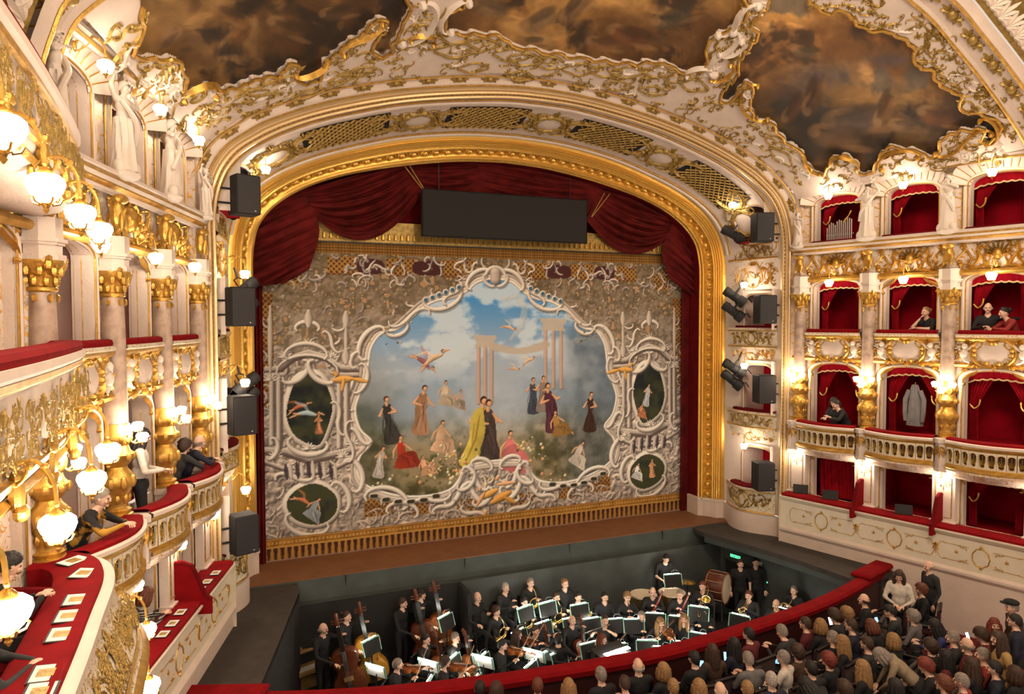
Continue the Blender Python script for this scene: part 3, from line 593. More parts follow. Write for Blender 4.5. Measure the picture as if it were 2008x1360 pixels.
# long white panels of the parapet painted around the arch: moulded frames with gilt quatrefoils
for (x, y, a, w_) in [(893, 88, -0.02, 0.42), (935, 78, -0.06, 0.40), (1000, 98, 0.22, 0.36), (1028, 106, 0.22, 0.36), (1078, 114, 0.18, 0.36), (1137, 126, 0.1, 0.36), (1185, 130, 0.08, 0.34), (1230, 132, 0.0, 0.34), (1290, 132, 0.12, 0.32), (1322, 142, 0.3, 0.32), (1360, 158, 0.36, 0.34), (840, 72, 0.15, 0.36), (1018, 140, 0.15, 0.3), (925, 122, 0.0, 0.3), (1210, 160, 0.12, 0.3), (1280, 170, 0.2, 0.3), (480, 178, -0.5, 0.34), (600, 172, -0.35, 0.3), (700, 130, -0.4, 0.3), (668, 142, -0.3, 0.26), (520, 162, -0.5, 0.34), (1535, 300, 0.9, 0.34), (1520, 268, 0.9, 0.3)]:
    o = Orn(); o.ring((0, 0), 1.0, 0.5, 0.09, 0.04, 0, 24, 0.12, 4); struct('quatrefoil', o.mapv(VMap(x, y, w_, -a)).mesh('quatrefoil', 'gold_dull'), None, ceil)
# curling white and gold bridge scrolls between the panels, big C-scroll frames
for (x0, y0, x1, y1, kd, sd_, wd_, mt) in [(800, 75, 842, -5, 'C', 1, 0.10, 'statue'), (868, 52, 905, -8, 'C', -1, 0.09, 'statue'), (805, 62, 850, 70, 'C', -1, 0.05, 'gold'), (1390, 130, 1450, 60, 'S', 1, 0.12, 'statue'), (1440, 120, 1400, 150, 'C', -1, 0.07, 'gold'), (1420, 60, 1475, 0, 'S', -1, 0.10, 'statue'), (1345, 135, 1395, 128, 'C', -1, 0.06, 'statue'), (1415, 100, 1460, 75, 'C', 1, 0.08, 'statue'),
        (1632, 305, 1686, 318, 'C', -1, 0.06, 'gold'), (1725, 318, 1800, 292, 'C', -1, 0.07, 'gold'), (1850, 300, 1935, 250, 'S', -1, 0.07, 'gold'), (1935, 225, 1950, 275, 'C', -1, 0.06, 'gold'), (352, 175, 420, 165, 'C', -1, 0.07, 'gold'), (575, 140, 640, 110, 'C', 1, 0.06, 'gold'), (665, 88, 745, 40, 'S', 1, 0.06, 'gold'), (1470, 160, 1490, 230, 'C', 1, 0.06, 'gold'), (1560, 285, 1600, 335, 'S', 1, 0.06, 'gold')]:
    p0, n0, _ = on_vault(x0, y0); p1, n1_, _ = on_vault(x1, y1)
    mid_ = np.array([(x0+x1)/2, (y0+y1)/2]); vm = VMap(mid_[0], mid_[1], 1.0); a0 = ((p0-vm.p)@vm.u, (p0-vm.p)@vm.v); a1 = ((p1-vm.p)@vm.u, (p1-vm.p)@vm.v)
    o = Orn(); o.scroll(a0, a1, wd_*0.8, 0.10, kd, sd_, 0.8, 1.0, 0, 28); struct('scroll', o.mapv(vm).mesh('scroll', mt), None, ceil)
# ---- trim_4: transverse rib, then ceiling beyond
IR = NS+int(np.argmin(np.abs(A4[NS:NS+NC, 2]-7.95)))
rib = struct('trim_4', None, 'white and gold ceiling rib with acanthus band at the upper right')
A4b = A4*np.array([1, 1, 1])+np.array([0, -0.75, 0.0]); A4b[:, 0] *= 1.0; A5 = A4+np.array([0, -1.25, 0.22]); A5[:, 0] *= 1.02
pr = [(0, -0.2), (0, 0.10), (0.05, 0.14), (0.12, 0.14), (0.16, 0.08), (0.30, 0.06), (0.62, 0.06), (0.68, 0.10), (0.74, 0.14), (0.84, 0.14), (0.90, 0.08), (1, 0.05)]
struct('rib_band', MB().grid(strip(A4, A4b, pr, IR, NA-IR, 2)).mesh('rib_band', 'stucco'), None, rib)
for w_, m_ in ((0.085, 'gold'), (0.79, 'gold'), (0.45, None)):
    if m_: struct('gilt_line', MB().tube(strip(A4, A4b, [(w_, 0.15)], IR, NA-IR, 2)[:, 0], 0.03, 6).mesh('gilt_line', m_), None, rib)
f4, d4 = smap(A4, A4b, 0, NA)
for i in range(34): place_on(f4, d4[NS]+(d4[NA-NS]-d4[NS])*(i+0.5)/34, 0.45, bs_me, 'boss', rib, 0.05, 1.5)
struct('acanthus_ground', MB().grid(strip(A4b, A5, [(0, 0), (1, 0)], IR, NA-IR, 2)).mesh('acanthus_ground', 'gold_dull'), None, rib)
lf = Orn(); lf.leaf((0, -0.2), PI/2, 0.42, 0.05, 0.06, 0, 7, 2.2, 0.5); lf_me = lf.mesh('acanthus_leaf', 'statue'); f5, d5 = smap(A4b, A5, 0, NA)
for i in range(90): place_on(f5, d5[NS]+(d5[NA-NS]-d5[NS])*(i+0.5)/90, 0.5, lf_me, 'acanthus_leaf', rib, 0.01, 0.9)
A6 = A5+np.array([0, -6.5, 0.5]); struct('ceiling_beyond', MB().grid(strip(A5, A6, [(w_, 0) for w_ in (0, 0.3, 0.6, 1)], IR, NA-IR, 4)).mesh('ceiling_beyond', 'gilt_stucco'), None, ceil)
struct('gilt_line', MB().tube(strip(A5, A6, [(0.01, 0.03)], IR, NA-IR, 2)[:, 0], 0.05, 6).mesh('gilt_line', 'gold'), None, rib)
# ================================================================ side walls: four box bays a side, same module
TH = 0.2703; CS, SN = math.cos(TH), math.sin(TH); BL = 1.66/CS
def colpt(k, off=0.0):               # column k on the right wall, off metres towards the hall
    y = -3.42-1.66*k; x = 7.1-0.277*(y+3.5); return (x-CS*off, y-SN*off)
def baypos(side, k, off=0.0, along=0.0):
    """hall position of a spot in box k (k may be fractional; k+.5 is the bay centre)"""
    x, y = colpt(k, off); x += SN*along; y -= CS*along; return (x, y) if side == 'right' else (-x, y)
BRZ = {'right': math.atan2(-CS, SN), 'left': math.atan2(CS, SN)}
HB = BL/2
LEV = [(-1.15, 2.38, 1.18, 2.31, 0.58, 0.05), (2.38, 4.70, 3.05, 4.57, 0.60, 0.28), (4.70, 6.78, 5.34, 6.64, 0.57, 0.22), (6.78, 9.25, 7.56, 8.74, 0.57, 0.24)]
BO = -0.12      # the wall plane stands this far behind the column axis
def outline(z0, z1, hw, rise, n=14):
    s_ = z1-rise; return [(-hw, z0), (-hw, s_)]+[(-hw*math.cos(PI*i/n), s_+rise*math.sin(PI*i/n)**0.75) for i in range(1, n)]+[(hw, s_), (hw, z0)]
def bay_mesh():
    b = MB()
    for (za, zb, z0, z1, hw, rise) in LEV:
        o = outline(z0, z1, hw, rise)
        def q(x0, x1, a, c_): b.add([(x0, 0, a), (x1, 0, a), (x1, 0, c_), (x0, 0, c_)], [(0, 1, 2, 3)], 0)
        q(-HB, HB, za, z0); q(-HB, -hw, z0, zb); q(hw, HB, z0, zb)
        up_ = o[1:-1]
        for i in range(len(up_)-1):
            p, r_ = up_[i], up_[i+1]; b.add([(p[0], 0, p[1]), (r_[0], 0, r_[1]), (r_[0], 0, zb), (p[0], 0, zb)], [(0, 1, 2, 3)], 0)
        b.grid(np.array([[(x, 0, z), (x*0.985, 0.06, z-0.01), (x*0.975, 0.24, z)] for x, z in o]), 1)
        c_ = [(-0.80, 0.24), (-0.80, 1.5), (0.80, 1.5), (0.80, 0.24)]
        for i, mi in ((0, 3), (1, 2), (2, 3)): p, r_ = c_[i], c_[i+1]; b.add([(p[0], p[1], z0-0.1), (r_[0], r_[1], z0-0.1), (r_[0], r_[1], z1+0.1), (p[0], p[1], z1+0.1)], [(0, 1, 2, 3)], mi)
        b.add([(x, y, z0-0.1) for x, y in c_], [(0, 1, 2, 3)], 2); b.add([(x, y, z1+0.1) for x, y in c_], [(0, 1, 2, 3)], 1)
        for s_ in (-1, 1): b.add([(s_*hw*0.975, 0.24, z0-0.1), (s_*0.8, 0.24, z0-0.1), (s_*0.8, 0.24, z1+0.1), (s_*hw*0.975, 0.24, z1+0.1)], [(0, 1, 2, 3)], 1)
        b.add([(-hw, 0.245, z1-rise*0.2), (hw, 0.245, z1-rise*0.2), (hw, 0.245, z1+0.1), (-hw, 0.245, z1+0.1)], [(0, 1, 2, 3)], 1)
    return b.mesh('bay_wall', ['gilt_stucco', 'stucco', 'box_red', 'box_red'], True, 30)
bay_me = bay_mesh()
sur = []
for (za, zb, z0, z1, hw, rise) in LEV:
    o = outline(z0, z1, hw+0.06, rise+0.04, 18); o2 = outline(z0, z1, hw+0.015, rise, 18); o3 = outline(z0, z1, hw+0.125, rise+0.06, 18)
    sur.append((MB().tube([(x, -0.005, z+0.03) for x, z in o], 0.05, 8).mesh('box_surround', 'stucco'), MB().tube([(x, -0.035, z) for x, z in o2], 0.014, 5).tube([(x, -0.012, z+0.06) for x, z in o3], 0.014, 5).tube([(x*0.97, 0.12, z) for x, z in o2], 0.012, 5).tube([(x*0.965, 0.21, z) for x, z in o2], 0.010, 5).mesh('gilt_line', 'gold')))
# gold frieze ornament below the top boxes, spandrels, panels of the second-tier fronts
fo = rocaille(BL*0.96, 0.72, 3, 1.5, 0.026, 0.04); fo.scroll((0.10, -0.30), (0.68, -0.28), 0.045, 0.06, 'S', 1, 0.9, 1.0); fo.scroll((-0.10, -0.30), (-0.68, -0.28), 0.045, 0.06, 'S', -1, 0.9, 1.0); fo.shell((0, -0.05), PI/2, 0.30, 2.6, 9, 0.025, 0.08); fo.dome((0, 0.0), 0.10, 0.09, 0, 10, 0.13)
frieze_me = fo.mesh('frieze_ornament', 'gold')
def dense(w, h, seed, n, wd, rel, hole=None):
    rg = random.Random(seed); o = Orn()
    for i in range(n):
        u, v = rg.uniform(0.05, w/2-0.06), rg.uniform(-h/2+0.06, h/2-0.06)
        if hole and (u/hole[0])**2+((v-hole[2])/hole[1])**2 < 1: continue
        a = rg.uniform(0, 2*PI); l = rg.uniform(0.10, 0.2); o.scroll((u-l*math.cos(a)/2, v-l*math.sin(a)/2), (u+l*math.cos(a)/2, v+l*math.sin(a)/2), wd*rg.uniform(0.6, 1.2), rel, rg.choice('CSJ'), rg.choice((-1, 1)), rg.uniform(0.7, 1.3), rg.uniform(0.6, 1.6), 0, 14)
        if rg.random() < 0.4: o.leaf((u, v), rg.uniform(0, 6.28), 0.14, wd*0.8, rel, 0, 4, 1.8, 0.6)
    return o.mirror()
def t2_panel():
    o = dense(1.45, 0.62, 11, 26, 0.024, 0.04, (0.30, 0.22, 0.0))
    for s_ in (-1, 1):
        o.scroll((s_*0.06, 0.27), (s_*0.40, 0.0), 0.06, 0.07, 'C', -s_, 0.9, 1.1, 0, 26); o.scroll((s_*0.40, 0.02), (s_*0.16, -0.27), 0.055, 0.07, 'C', -s_, 0.8, 1.0, 0, 24)
        o.scroll((s_*0.46, 0.25), (s_*0.72, -0.18), 0.035, 0.05, 'S', s_, 1.0, 1.0, 0, 22); o.leaf((s_*0.42, 0.16), 0.9 if s_ > 0 else PI-0.9, 0.2, 0.028, 0.06, 0, 5, 2.0, 0.5); o.leaf((s_*0.3, -0.24), -0.4 if s_ > 0 else PI+0.4, 0.22, 0.028, 0.06, 0, 5, 2.0, 0.5)
    o.shell((0, 0.2), PI/2, 0.16, 2.4, 7, 0.02, 0.09); o.leaf((0, -0.24), -PI/2, 0.14, 0.03, 0.07, 0, 5, 2.0); return o.mesh('gilt_ornament', 'gold')
t2_me = t2_panel(); t2_sh = Orn(); t2_sh.dome((0, -0.01), 0.33, 0.05, 0, 20, 0.22); t2_sh_me = t2_sh.mesh('cartouche_shield', 'stucco')
putto = Orn(); 
for s_ in (1,): putto.dome((s_*0.52, 0.10), 0.07, 0.10, 0, 9, 0.08); putto.dome((s_*0.54, -0.06), 0.10, 0.09, 0, 9, 0.12); putto.stroke([(s_*0.50, 0.0), (s_*0.42, 0.06), (s_*0.36, 0.14)], 0.03, 0.06, 0, 'none'); putto.stroke([(s_*0.56, -0.14), (s_*0.50, -0.22), (s_*0.42, -0.24)], 0.035, 0.06, 0, 'none'); putto.leaf((s_*0.6, 0.05), 0.3 if s_ > 0 else PI-0.3, 0.16, 0.03, 0.05, 0, 4, 1.4)
putto_me = putto.mesh('putto_relief', 'statue')
sp = Orn(); sp.scroll((0.30, 0.02), (0.62, -0.30), 0.035, 0.05, 'S', -1, 1.0, 1.0); sp.leaf((0.5, 0.0), 0.2, 0.22, 0.03, 0.05, 0, 5, 2.0); sp.scroll((0.05, 0.10), (0.34, 0.05), 0.03, 0.05, 'C', -1); sp.mirror(); sp.shell((0, 0.03), PI/2, 0.20, 2.6, 9, 0.02, 0.06); sp.dome((0, 0.05), 0.05, 0.07)
sp_me = sp.mesh('keystone_ornament', 'gold')
shell_o = MB(); rib_o = MB(); nr = 13     # scallop shell over a top box, leaning forward to the vault
for i in range(nr):
    a0, a1 = PI*(0.02+0.96*i/nr), PI*(0.02+0.96*(i+1)/nr); G = []
    for t in np.linspace(0, 1, 6):
        row = []
        for q in np.linspace(0, 1, 5):
            a = a0+(a1-a0)*q; rr = 0.54+0.30*t; d = -0.02-0.24*t**1.6-0.012*math.sin(PI*q)*(0.3+t); row.append((-rr*math.cos(a), d, 8.48+(0.27+0.46*t)*math.sin(a)**0.8))
        G.append(row)
    shell_o.grid(np.array(G))
    rib_o.tube([(-(0.54+0.3*t)*math.cos(a0), -0.025-0.24*t**1.6, 8.48+(0.27+0.46*t)*math.sin(a0)**0.8) for t in np.linspace(0, 1, 6)], 0.009, 4)
shell_me = shell_o.mesh('shell', 'stucco'); shrib_me = rib_o.mesh('shell_rib', 'gold')
for side in ('right', 'left'):
    nb = 4; wl = struct('wall_'+side, None, 'white and gold tiers of theatre boxes along the %s side' % side)
    for k in range(nb):
        x, y = baypos(side, k+0.5, BO); rz = BRZ[side]
        b = obj('bay_wall', bay_me, wl, (x, y, 0), rz)
        if side == 'left': b.material_slots[3].link = 'OBJECT'; b.material_slots[3].material = MAT['stucco']
        for li in range(4): obj('box_surround', sur[li][0], b); obj('gilt_line', sur[li][1], b)
        obj('frieze_ornament', frieze_me, b, (0, -0.02, 7.02), PI, None) if False else obj('frieze_ornament', frieze_me, b, (0, -0.02, 7.03), 0, (1, -1, 1))
        obj('keystone_ornament', sp_me, b, (0, -0.02, 4.60), 0, (1, -1, 1)); obj('keystone_ornament', sp_me, b, (0, -0.02, 2.30), 0, (0.9, -0.8, 0.6)); obj('keystone_ornament', sp_me, b, (0, -0.02, 6.62), 0, (1, -1, 1)) if k % 2 else None
        obj('shell', shell_me, b); obj('shell_rib', shrib_me, b)
# continuous cornice below the top boxes, and gilt string courses
def wall_path(side, off, k0=-0.12, k1=4.0, n=12): return [baypos(side, k, off) for k in np.linspace(k0, k1, n)]
def rib2(side, off, prof, k0=-0.12, k1=4.0):
    P_ = np.array(wall_path(side, off, k0, k1)); s_ = 1 if side == 'left' else -1
    return np.stack([np.concatenate([P_+np.array([CS, SN*0-SN*0])*0+np.array([[ (CS if side == 'left' else -CS)*a, -SN*a]]), np.full((len(P_), 1), z)], 1) for (a, z) in prof], 1)
for side in ('right', 'left'):
    w_ = bpy.data.objects['wall_'+side]
    obj('cornice', MB().grid(rib2(side, 0, [(0, 7.30), (0.05, 7.32), (0.06, 7.36), (0.12, 7.40), (0.16, 7.46), (0.16, 7.50), (0.20, 7.52), (0.20, 7.56), (0, 7.57)])).mesh('cornice', 'stucco', True, 30), w_)
    obj('gilt_line', MB().grid(rib2(side, 0, [(0.06, 7.355), (0.125, 7.395), (0.13, 7.41), (0.06, 7.375)])).grid(rib2(side, 0, [(0.165, 7.46), (0.175, 7.48), (0.165, 7.50)])).mesh('gilt_line', 'gold'), w_)
    obj('vault_cornice', MB().tube([baypos(side, k, 0.10)+(9.02,) for k in np.linspace(-0.1, 4, 20)], 0.10, 8).mesh('vault_cornice', 'stucco'), w_)
    obj('gilt_line', MB().tube([baypos(side, k, 0.18)+(8.94,) for k in np.linspace(-0.1, 4, 20)], 0.025, 6).mesh('gilt_line', 'gold'), w_)
    obj('string_course', MB().grid(rib2(side, 0, [(0, 6.60), (0.03, 6.62), (0.05, 6.66), (0.03, 6.70), (0, 6.72)])).grid(rib2(side, 0, [(0, 4.62), (0.04, 4.64), (0.06, 4.68), (0.04, 4.72), (0, 4.74)])).mesh('string_course', 'gold'), w_)
    # return wall between the gold pilaster and the first column
    xa = 7.0; P_ = [(xa, -3.05), (7.05, -3.30), colpt(0), colpt(0, BO-0.05), colpt(0.15, BO-0.02)]; P_ = [(x if side == 'right' else -x, y) for x, y in P_]
    obj('end_pier', MB().grid(np.array([[(x, y, z) for z in (-0.1, 3, 6, 9.3)] for x, y in P_])).mesh('end_pier', 'gilt_stucco', False), w_)
# ---------------------------------------------------------------- box fronts
def sidelabel(side, k): return '%s box from the stage on the %s' % (ORD[k], side)
def bulge(x): return 0.30+0.22*math.cos(PI*x/1.62)
XS = np.linspace(-0.74, 0.74, 25)
def bal(prof): return np.array([[(x, -(bulge(x)+a), z) for (a, z) in prof] for x in XS])
t1_under = MB().grid(bal([(-0.28, 2.22), (-0.16, 2.26), (-0.05, 2.32), (-0.02, 2.38), (0.03, 2.42), (0.03, 2.47)])).mesh('underside', 'gilt_stucco')
t1_mold = MB().grid(bal([(0.03, 2.46), (0.055, 2.48), (0.055, 2.53), (0.02, 2.55), (0.0, 2.57)])).grid(bal([(0.0, 2.92), (0.03, 2.94), (0.05, 2.97), (0.05, 3.0)])).mesh('moulding', 'gold')
t1_back = MB().grid(bal([(-0.035, 2.55), (-0.035, 2.94)])).mesh('recess', 'barrier_shade')
t1_rail = MB().grid(bal([(0.05, 2.995), (0.075, 3.01), (0.075, 3.055), (0.03, 3.075), (-0.02, 3.075)])).mesh('rail', 'stucco')
t1_cush = MB().grid(bal([(0.035, 3.07), (0.03, 3.11), (-0.02, 3.125), (-0.20, 3.12), (-0.27, 3.09), (-0.27, 3.0)])).mesh('cushion', 'velvet_bright')
br = MB(); cw, hwid = 0.0815, 0.056        # one cell of the pierced parapet: cream frame round an arched opening
ar = [(hwid*math.cos(t_), 2.83+0.05*math.sin(t_)) for t_ in np.linspace(0, PI, 9)]; ab_ = [(-hwid*0.75*math.cos(t_), 2.635-0.03*math.sin(t_)) for t_ in np.linspace(0, PI, 7)]
loop = ar+[(-hwid*1.0, 2.74), (-hwid*0.72, 2.68)]+ab_[0:]+[(hwid*0.72, 2.68), (hwid, 2.74)]
outer = [(max(-cw, min(cw, x*9)) if abs(x) > 0.012 else x*6.0, 2.93 if z > 2.80 else (2.56 if z < 2.66 else z)) for x, z in loop]
n_ = len(loop); br.v = [(x, -0.004, z) for x, z in outer]+[(x, -0.010, z) for x, z in loop]+[(x, 0.03, z) for x, z in loop]; br.f = []
for i in range(n_): j = (i+1) % n_; br.f += [(i, j, n_+j, n_+i), (n_+i, n_+j, 2*n_+j, 2*n_+i)]
br.m = [0]*len(br.f); br_me = br.mesh('pierced_panel', 'cream', False)
rimg = MB().tube([(x*1.12, -0.014, z) for x, z in loop+loop[:1]], 0.007, 4).mesh('gilt_rim', 'gold')
lfm = Orn(); lfm.leaf((0, -0.1), PI/2, 0.2, 0.018, 0.03, 0, 5, 1.4); lfm.dome((0, 0.09), 0.02, 0.03); lfm_me = lfm.mesh('leaf', 'gold_dull')
def t1_balcony(side, k):
    x, y = baypos(side, k+0.5); t = thing('box_balcony', 'bulging first-tier balcony with balusters, %s' % sidelabel(side, k), 'balcony', (x, y, 0), BRZ[side], 'first-tier balconies')
    obj('underside', t1_under, t); obj('moulding', t1_mold, t); obj('recess', t1_back, t); obj('rail', t1_rail, t); obj('cushion', t1_cush, t)
    for i in range(9):
        u = -0.655+1.31*i/8; bb = obj('pierced_panel', br_me, t, (u, -bulge(u)+0.006, 0), math.atan(0.22*PI/1.62*math.sin(PI*u/1.62))); obj('gilt_rim', rimg, bb); obj('leaf', lfm_me, bb, (0, 0.022, 2.74), 0, (0.8, -1, 1))
    return t
t2f = MB().grid(np.array([[(x, -0.13-0.05*math.cos(PI*x/1.5)-a, z) for (a, z) in [(-0.06, 4.66), (-0.01, 4.70), (0.0, 4.75), (0.0, 5.18), (0.03, 5.20), (0.06, 5.23), (0.06, 5.27), (0.09, 5.29), (0.09, 5.335), (0, 5.34), (-0.13, 5.34)]] for x in np.linspace(-0.70, 0.70, 13)])).mesh('parapet', 'gilt_fine', True, 30)
t2g = MB().grid(np.array([[(x, -0.13-0.05*math.cos(PI*x/1.5)-a, z) for (a, z) in [(0.005, 5.175), (0.035, 5.195), (0.065, 5.235), (0.065, 5.265), (0.03, 5.22)]] for x in np.linspace(-0.70, 0.70, 13)])).mesh('moulding', 'gold')
t2c = MB().grid(np.array([[(x, -0.13-0.05*math.cos(PI*x/1.5)-a, z) for (a, z) in [(0.05, 5.335), (0.06, 5.37), (0.05, 5.41), (0.0, 5.425), (-0.14, 5.42), (-0.18, 5.36)]] for x in np.linspace(-0.66, 0.66, 13)])).mesh('cushion', 'velvet_bright')
def t2_front(side, k):
    x, y = baypos(side, k+0.5, BO); t = thing('box_parapet', 'second-tier parapet with gold rocaille cartouche, %s' % sidelabel(side, k), 'parapet', (x, y, 0), BRZ[side], 'second-tier parapets')
    obj('parapet', t2f, t); obj('moulding', t2g, t); obj('cushion', t2c, t); obj('cartouche_shield', t2_sh_me, t, (0, -0.16, 4.95), 0, (1, -1, 1)); obj('gilt_ornament', t2_me, t, (0, -0.15, 4.95), 0, (1, -1, 1)); obj('putto_relief', putto_me, t, (0, -0.15, 4.98), 0, (1, -1, 1)); obj('putto_relief', putto_me, t, (0, -0.15, 4.98), 0, (-1, -1, 1)); return t
t3c = MB().box((0, -0.06, 7.595), (1.16, 0.22, 0.055), bev=0.02).mesh('cushion', 'velvet'); t3s = MB().box((0, -0.10, 7.565), (1.30, 0.24, 0.03)).mesh('ledge', 'stucco', False); t3g = MB().box((0, -0.16, 7.535), (1.26, 0.13, 0.03)).mesh('moulding', 'gold', False)
for side in ('right', 'left'):
    for k in range(4):
        if side == 'left' and k == 3: continue
        t1_balcony(side, k); t2_front(side, k)
        x, y = baypos(side, k+0.5, BO); t = thing('box_sill', 'red cushioned sill of the top-tier %s' % sidelabel(side, k), 'sill', (x, y, 0), BRZ[side], 'top-tier sills'); obj('cushion', t3c, t); obj('ledge', t3s, t); obj('moulding', t3g, t)
# long parapet of the ground-level boxes
for side in ('right', 'left'):
    s_ = 1 if side == 'right' else -1
    def gl(off, prof, k0, k1=4.6): return rib2(side, 0, [(off+a, z) for a, z in prof], k0, k1)
    t = thing('stalls_box_parapet', 'long cream parapet with red top and gilt panels, ground boxes on the %s' % side, 'parapet')
    O = 0.45
    obj('wall_base', MB().grid(gl(O, [(0.02, -1.2), (0.02, 0.20), (0.05, 0.24), (0.075, 0.28), (0.075, 0.33), (0.03, 0.36), (0, 0.38)], -0.13)).mesh('wall_base', 'stucco', True, 30), t)
    obj('panel_band', MB().grid(gl(O, [(0, 0.37), (0, 1.02), (0.03, 1.05), (0.06, 1.09), (0.08, 1.12), (0.08, 1.15), (0.0, 1.16)], -0.13)).mesh('panel_band', 'cream', True, 30), t)
    e = [baypos(side, -0.13, a) for a in (O+0.08, 0.0)]
    obj('end_panel', MB().grid(np.array([[(x, y, z) for z in (-0.2, 0.4, 1.15)] for x, y in e])).mesh('end_panel', 'cream', False), t)
    obj('cushion', MB().grid(gl(O, [(0.05, 1.15), (0.055, 1.20), (0.02, 1.225), (-0.18, 1.225), (-0.40, 1.21), (-0.45, 1.12)], -0.10)).mesh('cushion', 'velvet_bright'), t)
    for k in range(4):
        o = Orn(); o.ring((0, 0), 0.16, 0.19, 0.013, 0.015, 0, 24, 0.05, 9); o.leaf((0, 0.19), PI/2, 0.08, 0.012, 0.02, 0, 5, 2.2); o.leaf((0, -0.19), -PI/2, 0.08, 0.012, 0.02, 0, 5, 2.2)
        for q in (-1, 1):
            o.stroke([(q*0.22, 0.17), (q*0.72, 0.17)], 0.006, 0.010, 0, 'none', 3); o.stroke([(q*0.22, -0.17), (q*0.72, -0.17)], 0.006, 0.010, 0, 'none', 3); o.scroll((q*0.72, 0.19), (q*0.72, -0.19), 0.009, 0.012, 'C', -q, 0.9, 1.2); o.leaf((q*0.46, 0), 0.5*PI, 0.08, 0.010, 0.016, 0, 5, 2.6); o.scroll((q*0.26, 0.12), (q*0.40, 0.16), 0.01, 0.018, 'S', q); o.scroll((q*0.26, -0.12), (q*0.40, -0.16), 0.01, 0.018, 'S', -q)
        o.leaf((0.86, 0.14), -PI/2, 0.26, 0.014, 0.02, 0, 5, 1.2)
        x, y = baypos(side, k+0.5, O); obj('gilt_panel', o.mesh('gilt_panel', 'gold'), t, (x, y, 0.70), BRZ[side], (1, -1, 1))
# ---------------------------------------------------------------- columns
shaft = MB().lathe([(0.150, 4.30), (0.148, 4.9), (0.142, 5.5), (0.128, 5.98)], 20).mesh('shaft', 'marble')
herm = MB(); herm.lathe([(0.19, 3.06), (0.19, 3.11), (0.15, 3.13), (0.17, 3.17), (0.13, 3.20), (0.12, 3.26), (0.15, 3.36), (0.20, 3.48), (0.215, 3.56), (0.19, 3.64), (0.14, 3.70), (0.125, 3.74), (0.16, 3.78), (0.20, 3.84), (0.21, 3.90), (0.17, 3.95), (0.15, 4.02), (0.19, 4.08), (0.20, 4.16), (0.17, 4.24), (0.165, 4.31)], 14)
for a in range(8):
    t_ = 2*PI*a/8; herm.ball((0.19*math.cos(t_), 0.19*math.sin(t_), 3.54), (0.055, 0.055, 0.09), 6, 4); herm.ball((0.19*math.cos(t_+0.4), 0.19*math.sin(t_+0.4), 3.87), (0.05, 0.05, 0.06), 6, 4); herm.ball((0.165*math.cos(t_), 0.165*math.sin(t_), 4.12), (0.045, 0.045, 0.08), 6, 4); herm.ball((0.13*math.cos(t_+0.4), 0.13*math.sin(t_+0.4), 3.32), (0.04, 0.04, 0.07), 6, 4)
herm = herm.mesh('gilt_pedestal', 'gold')
capm = MB(); capm.lathe([(0.132, 5.96), (0.155, 5.98), (0.155, 6.01), (0.13, 6.03), (0.14, 6.12), (0.17, 6.20), (0.225, 6.27), (0.225, 6.30)], 16)
for r0, z, n, s_ in ((0.145, 6.08, 8, 0.05), (0.175, 6.19, 8, 0.055), (0.21, 6.26, 4, 0.06)):
    for a in range(n): t_ = 2*PI*(a+(0.5 if z > 6.1 else 0))/n; capm.ball((r0*math.cos(t_), r0*math.sin(t_), z), (s_*0.8, s_*0.8, s_*1.2), 6, 4); capm.ball((r0*1.12*math.cos(t_), r0*1.12*math.sin(t_), z+s_*0.9), (s_*0.6,)*3, 5, 3)
for a in range(6): t_ = 2*PI*a/6; capm.ball((0.145*math.cos(t_), 0.145*math.sin(t_), 5.90), (0.03, 0.03, 0.05), 5, 3)
capm = capm.mesh('capital', 'gold')
entb = MB()
for (r_, z0, z1) in ((0.235, 6.30, 6.36), (0.20, 6.36, 6.46), (0.225, 6.46, 6.49), (0.25, 6.49, 6.53), (0.21, 6.53, 6.75)):
    entb.prism([(r_*math.cos(a), r_*math.sin(a)) for a in np.linspace(PI/8, 2*PI+PI/8, 8, endpoint=False)], z0, z1, 0, lambda u, v, h: (u, v, h))
entb = entb.mesh('entablature_block', 'stucco', False)
ped = MB().prism([(-0.17, 0.1), (-0.15, -0.27), (0, -0.38), (0.15, -0.27), (0.17, 0.1)], 2.42, 2.98, 0, lambda u, v, h: (u, v, h)).prism([(-0.20, 0.1), (-0.18, -0.30), (0, -0.42), (0.18, -0.30), (0.20, 0.1)], 2.98, 3.07, 0, lambda u, v, h: (u, v, h)).prism([(-0.19, 0.1), (-0.17, -0.28), (0, -0.40), (0.17, -0.28), (0.19, 0.1)], 2.36, 2.43, 0, lambda u, v, h: (u, v, h)).mesh('pedestal', 'stucco', False)
pedg = Orn(); pedg.leaf((0, 0.16), -PI/2, 0.30, 0.025, 0.03, 0, 5, 1.4); pedg.scroll((0.02, 0.18), (0.12, 0.05), 0.015, 0.025, 'C', -1); pedg.scroll((-0.02, 0.18), (-0.12, 0.05), 0.015, 0.025, 'C', 1); pedg_me = pedg.mesh('pedestal_ornament', 'gold')
pil = MB().box((0, -0.03, 1.74), (0.46, 0.14, 1.16)).box((0, -0.06, 2.27), (0.52, 0.2, 0.09)).box((0, -0.06, 1.20), (0.52, 0.2, 0.08)).mesh('pilaster', 'stucco', False)
pilg = Orn(); pilg.stroke([(-0.16, -0.42), (-0.16, 0.45), (0.16, 0.45), (0.16, -0.42), (-0.16, -0.42)], 0.012, 0.02, 0, 'none', 3); pilg.leaf((0, 0.38), -PI/2, 0.22, 0.018, 0.025, 0, 5, 1.5); pilg.scroll((0.02, 0.4), (0.13, 0.30), 0.014, 0.02, 'C', -1); pilg.scroll((-0.02, 0.4), (-0.13, 0.30), 0.014, 0.02, 'C', 1); pilg_me = pilg.mesh('pilaster_ornament', 'gold_dull')
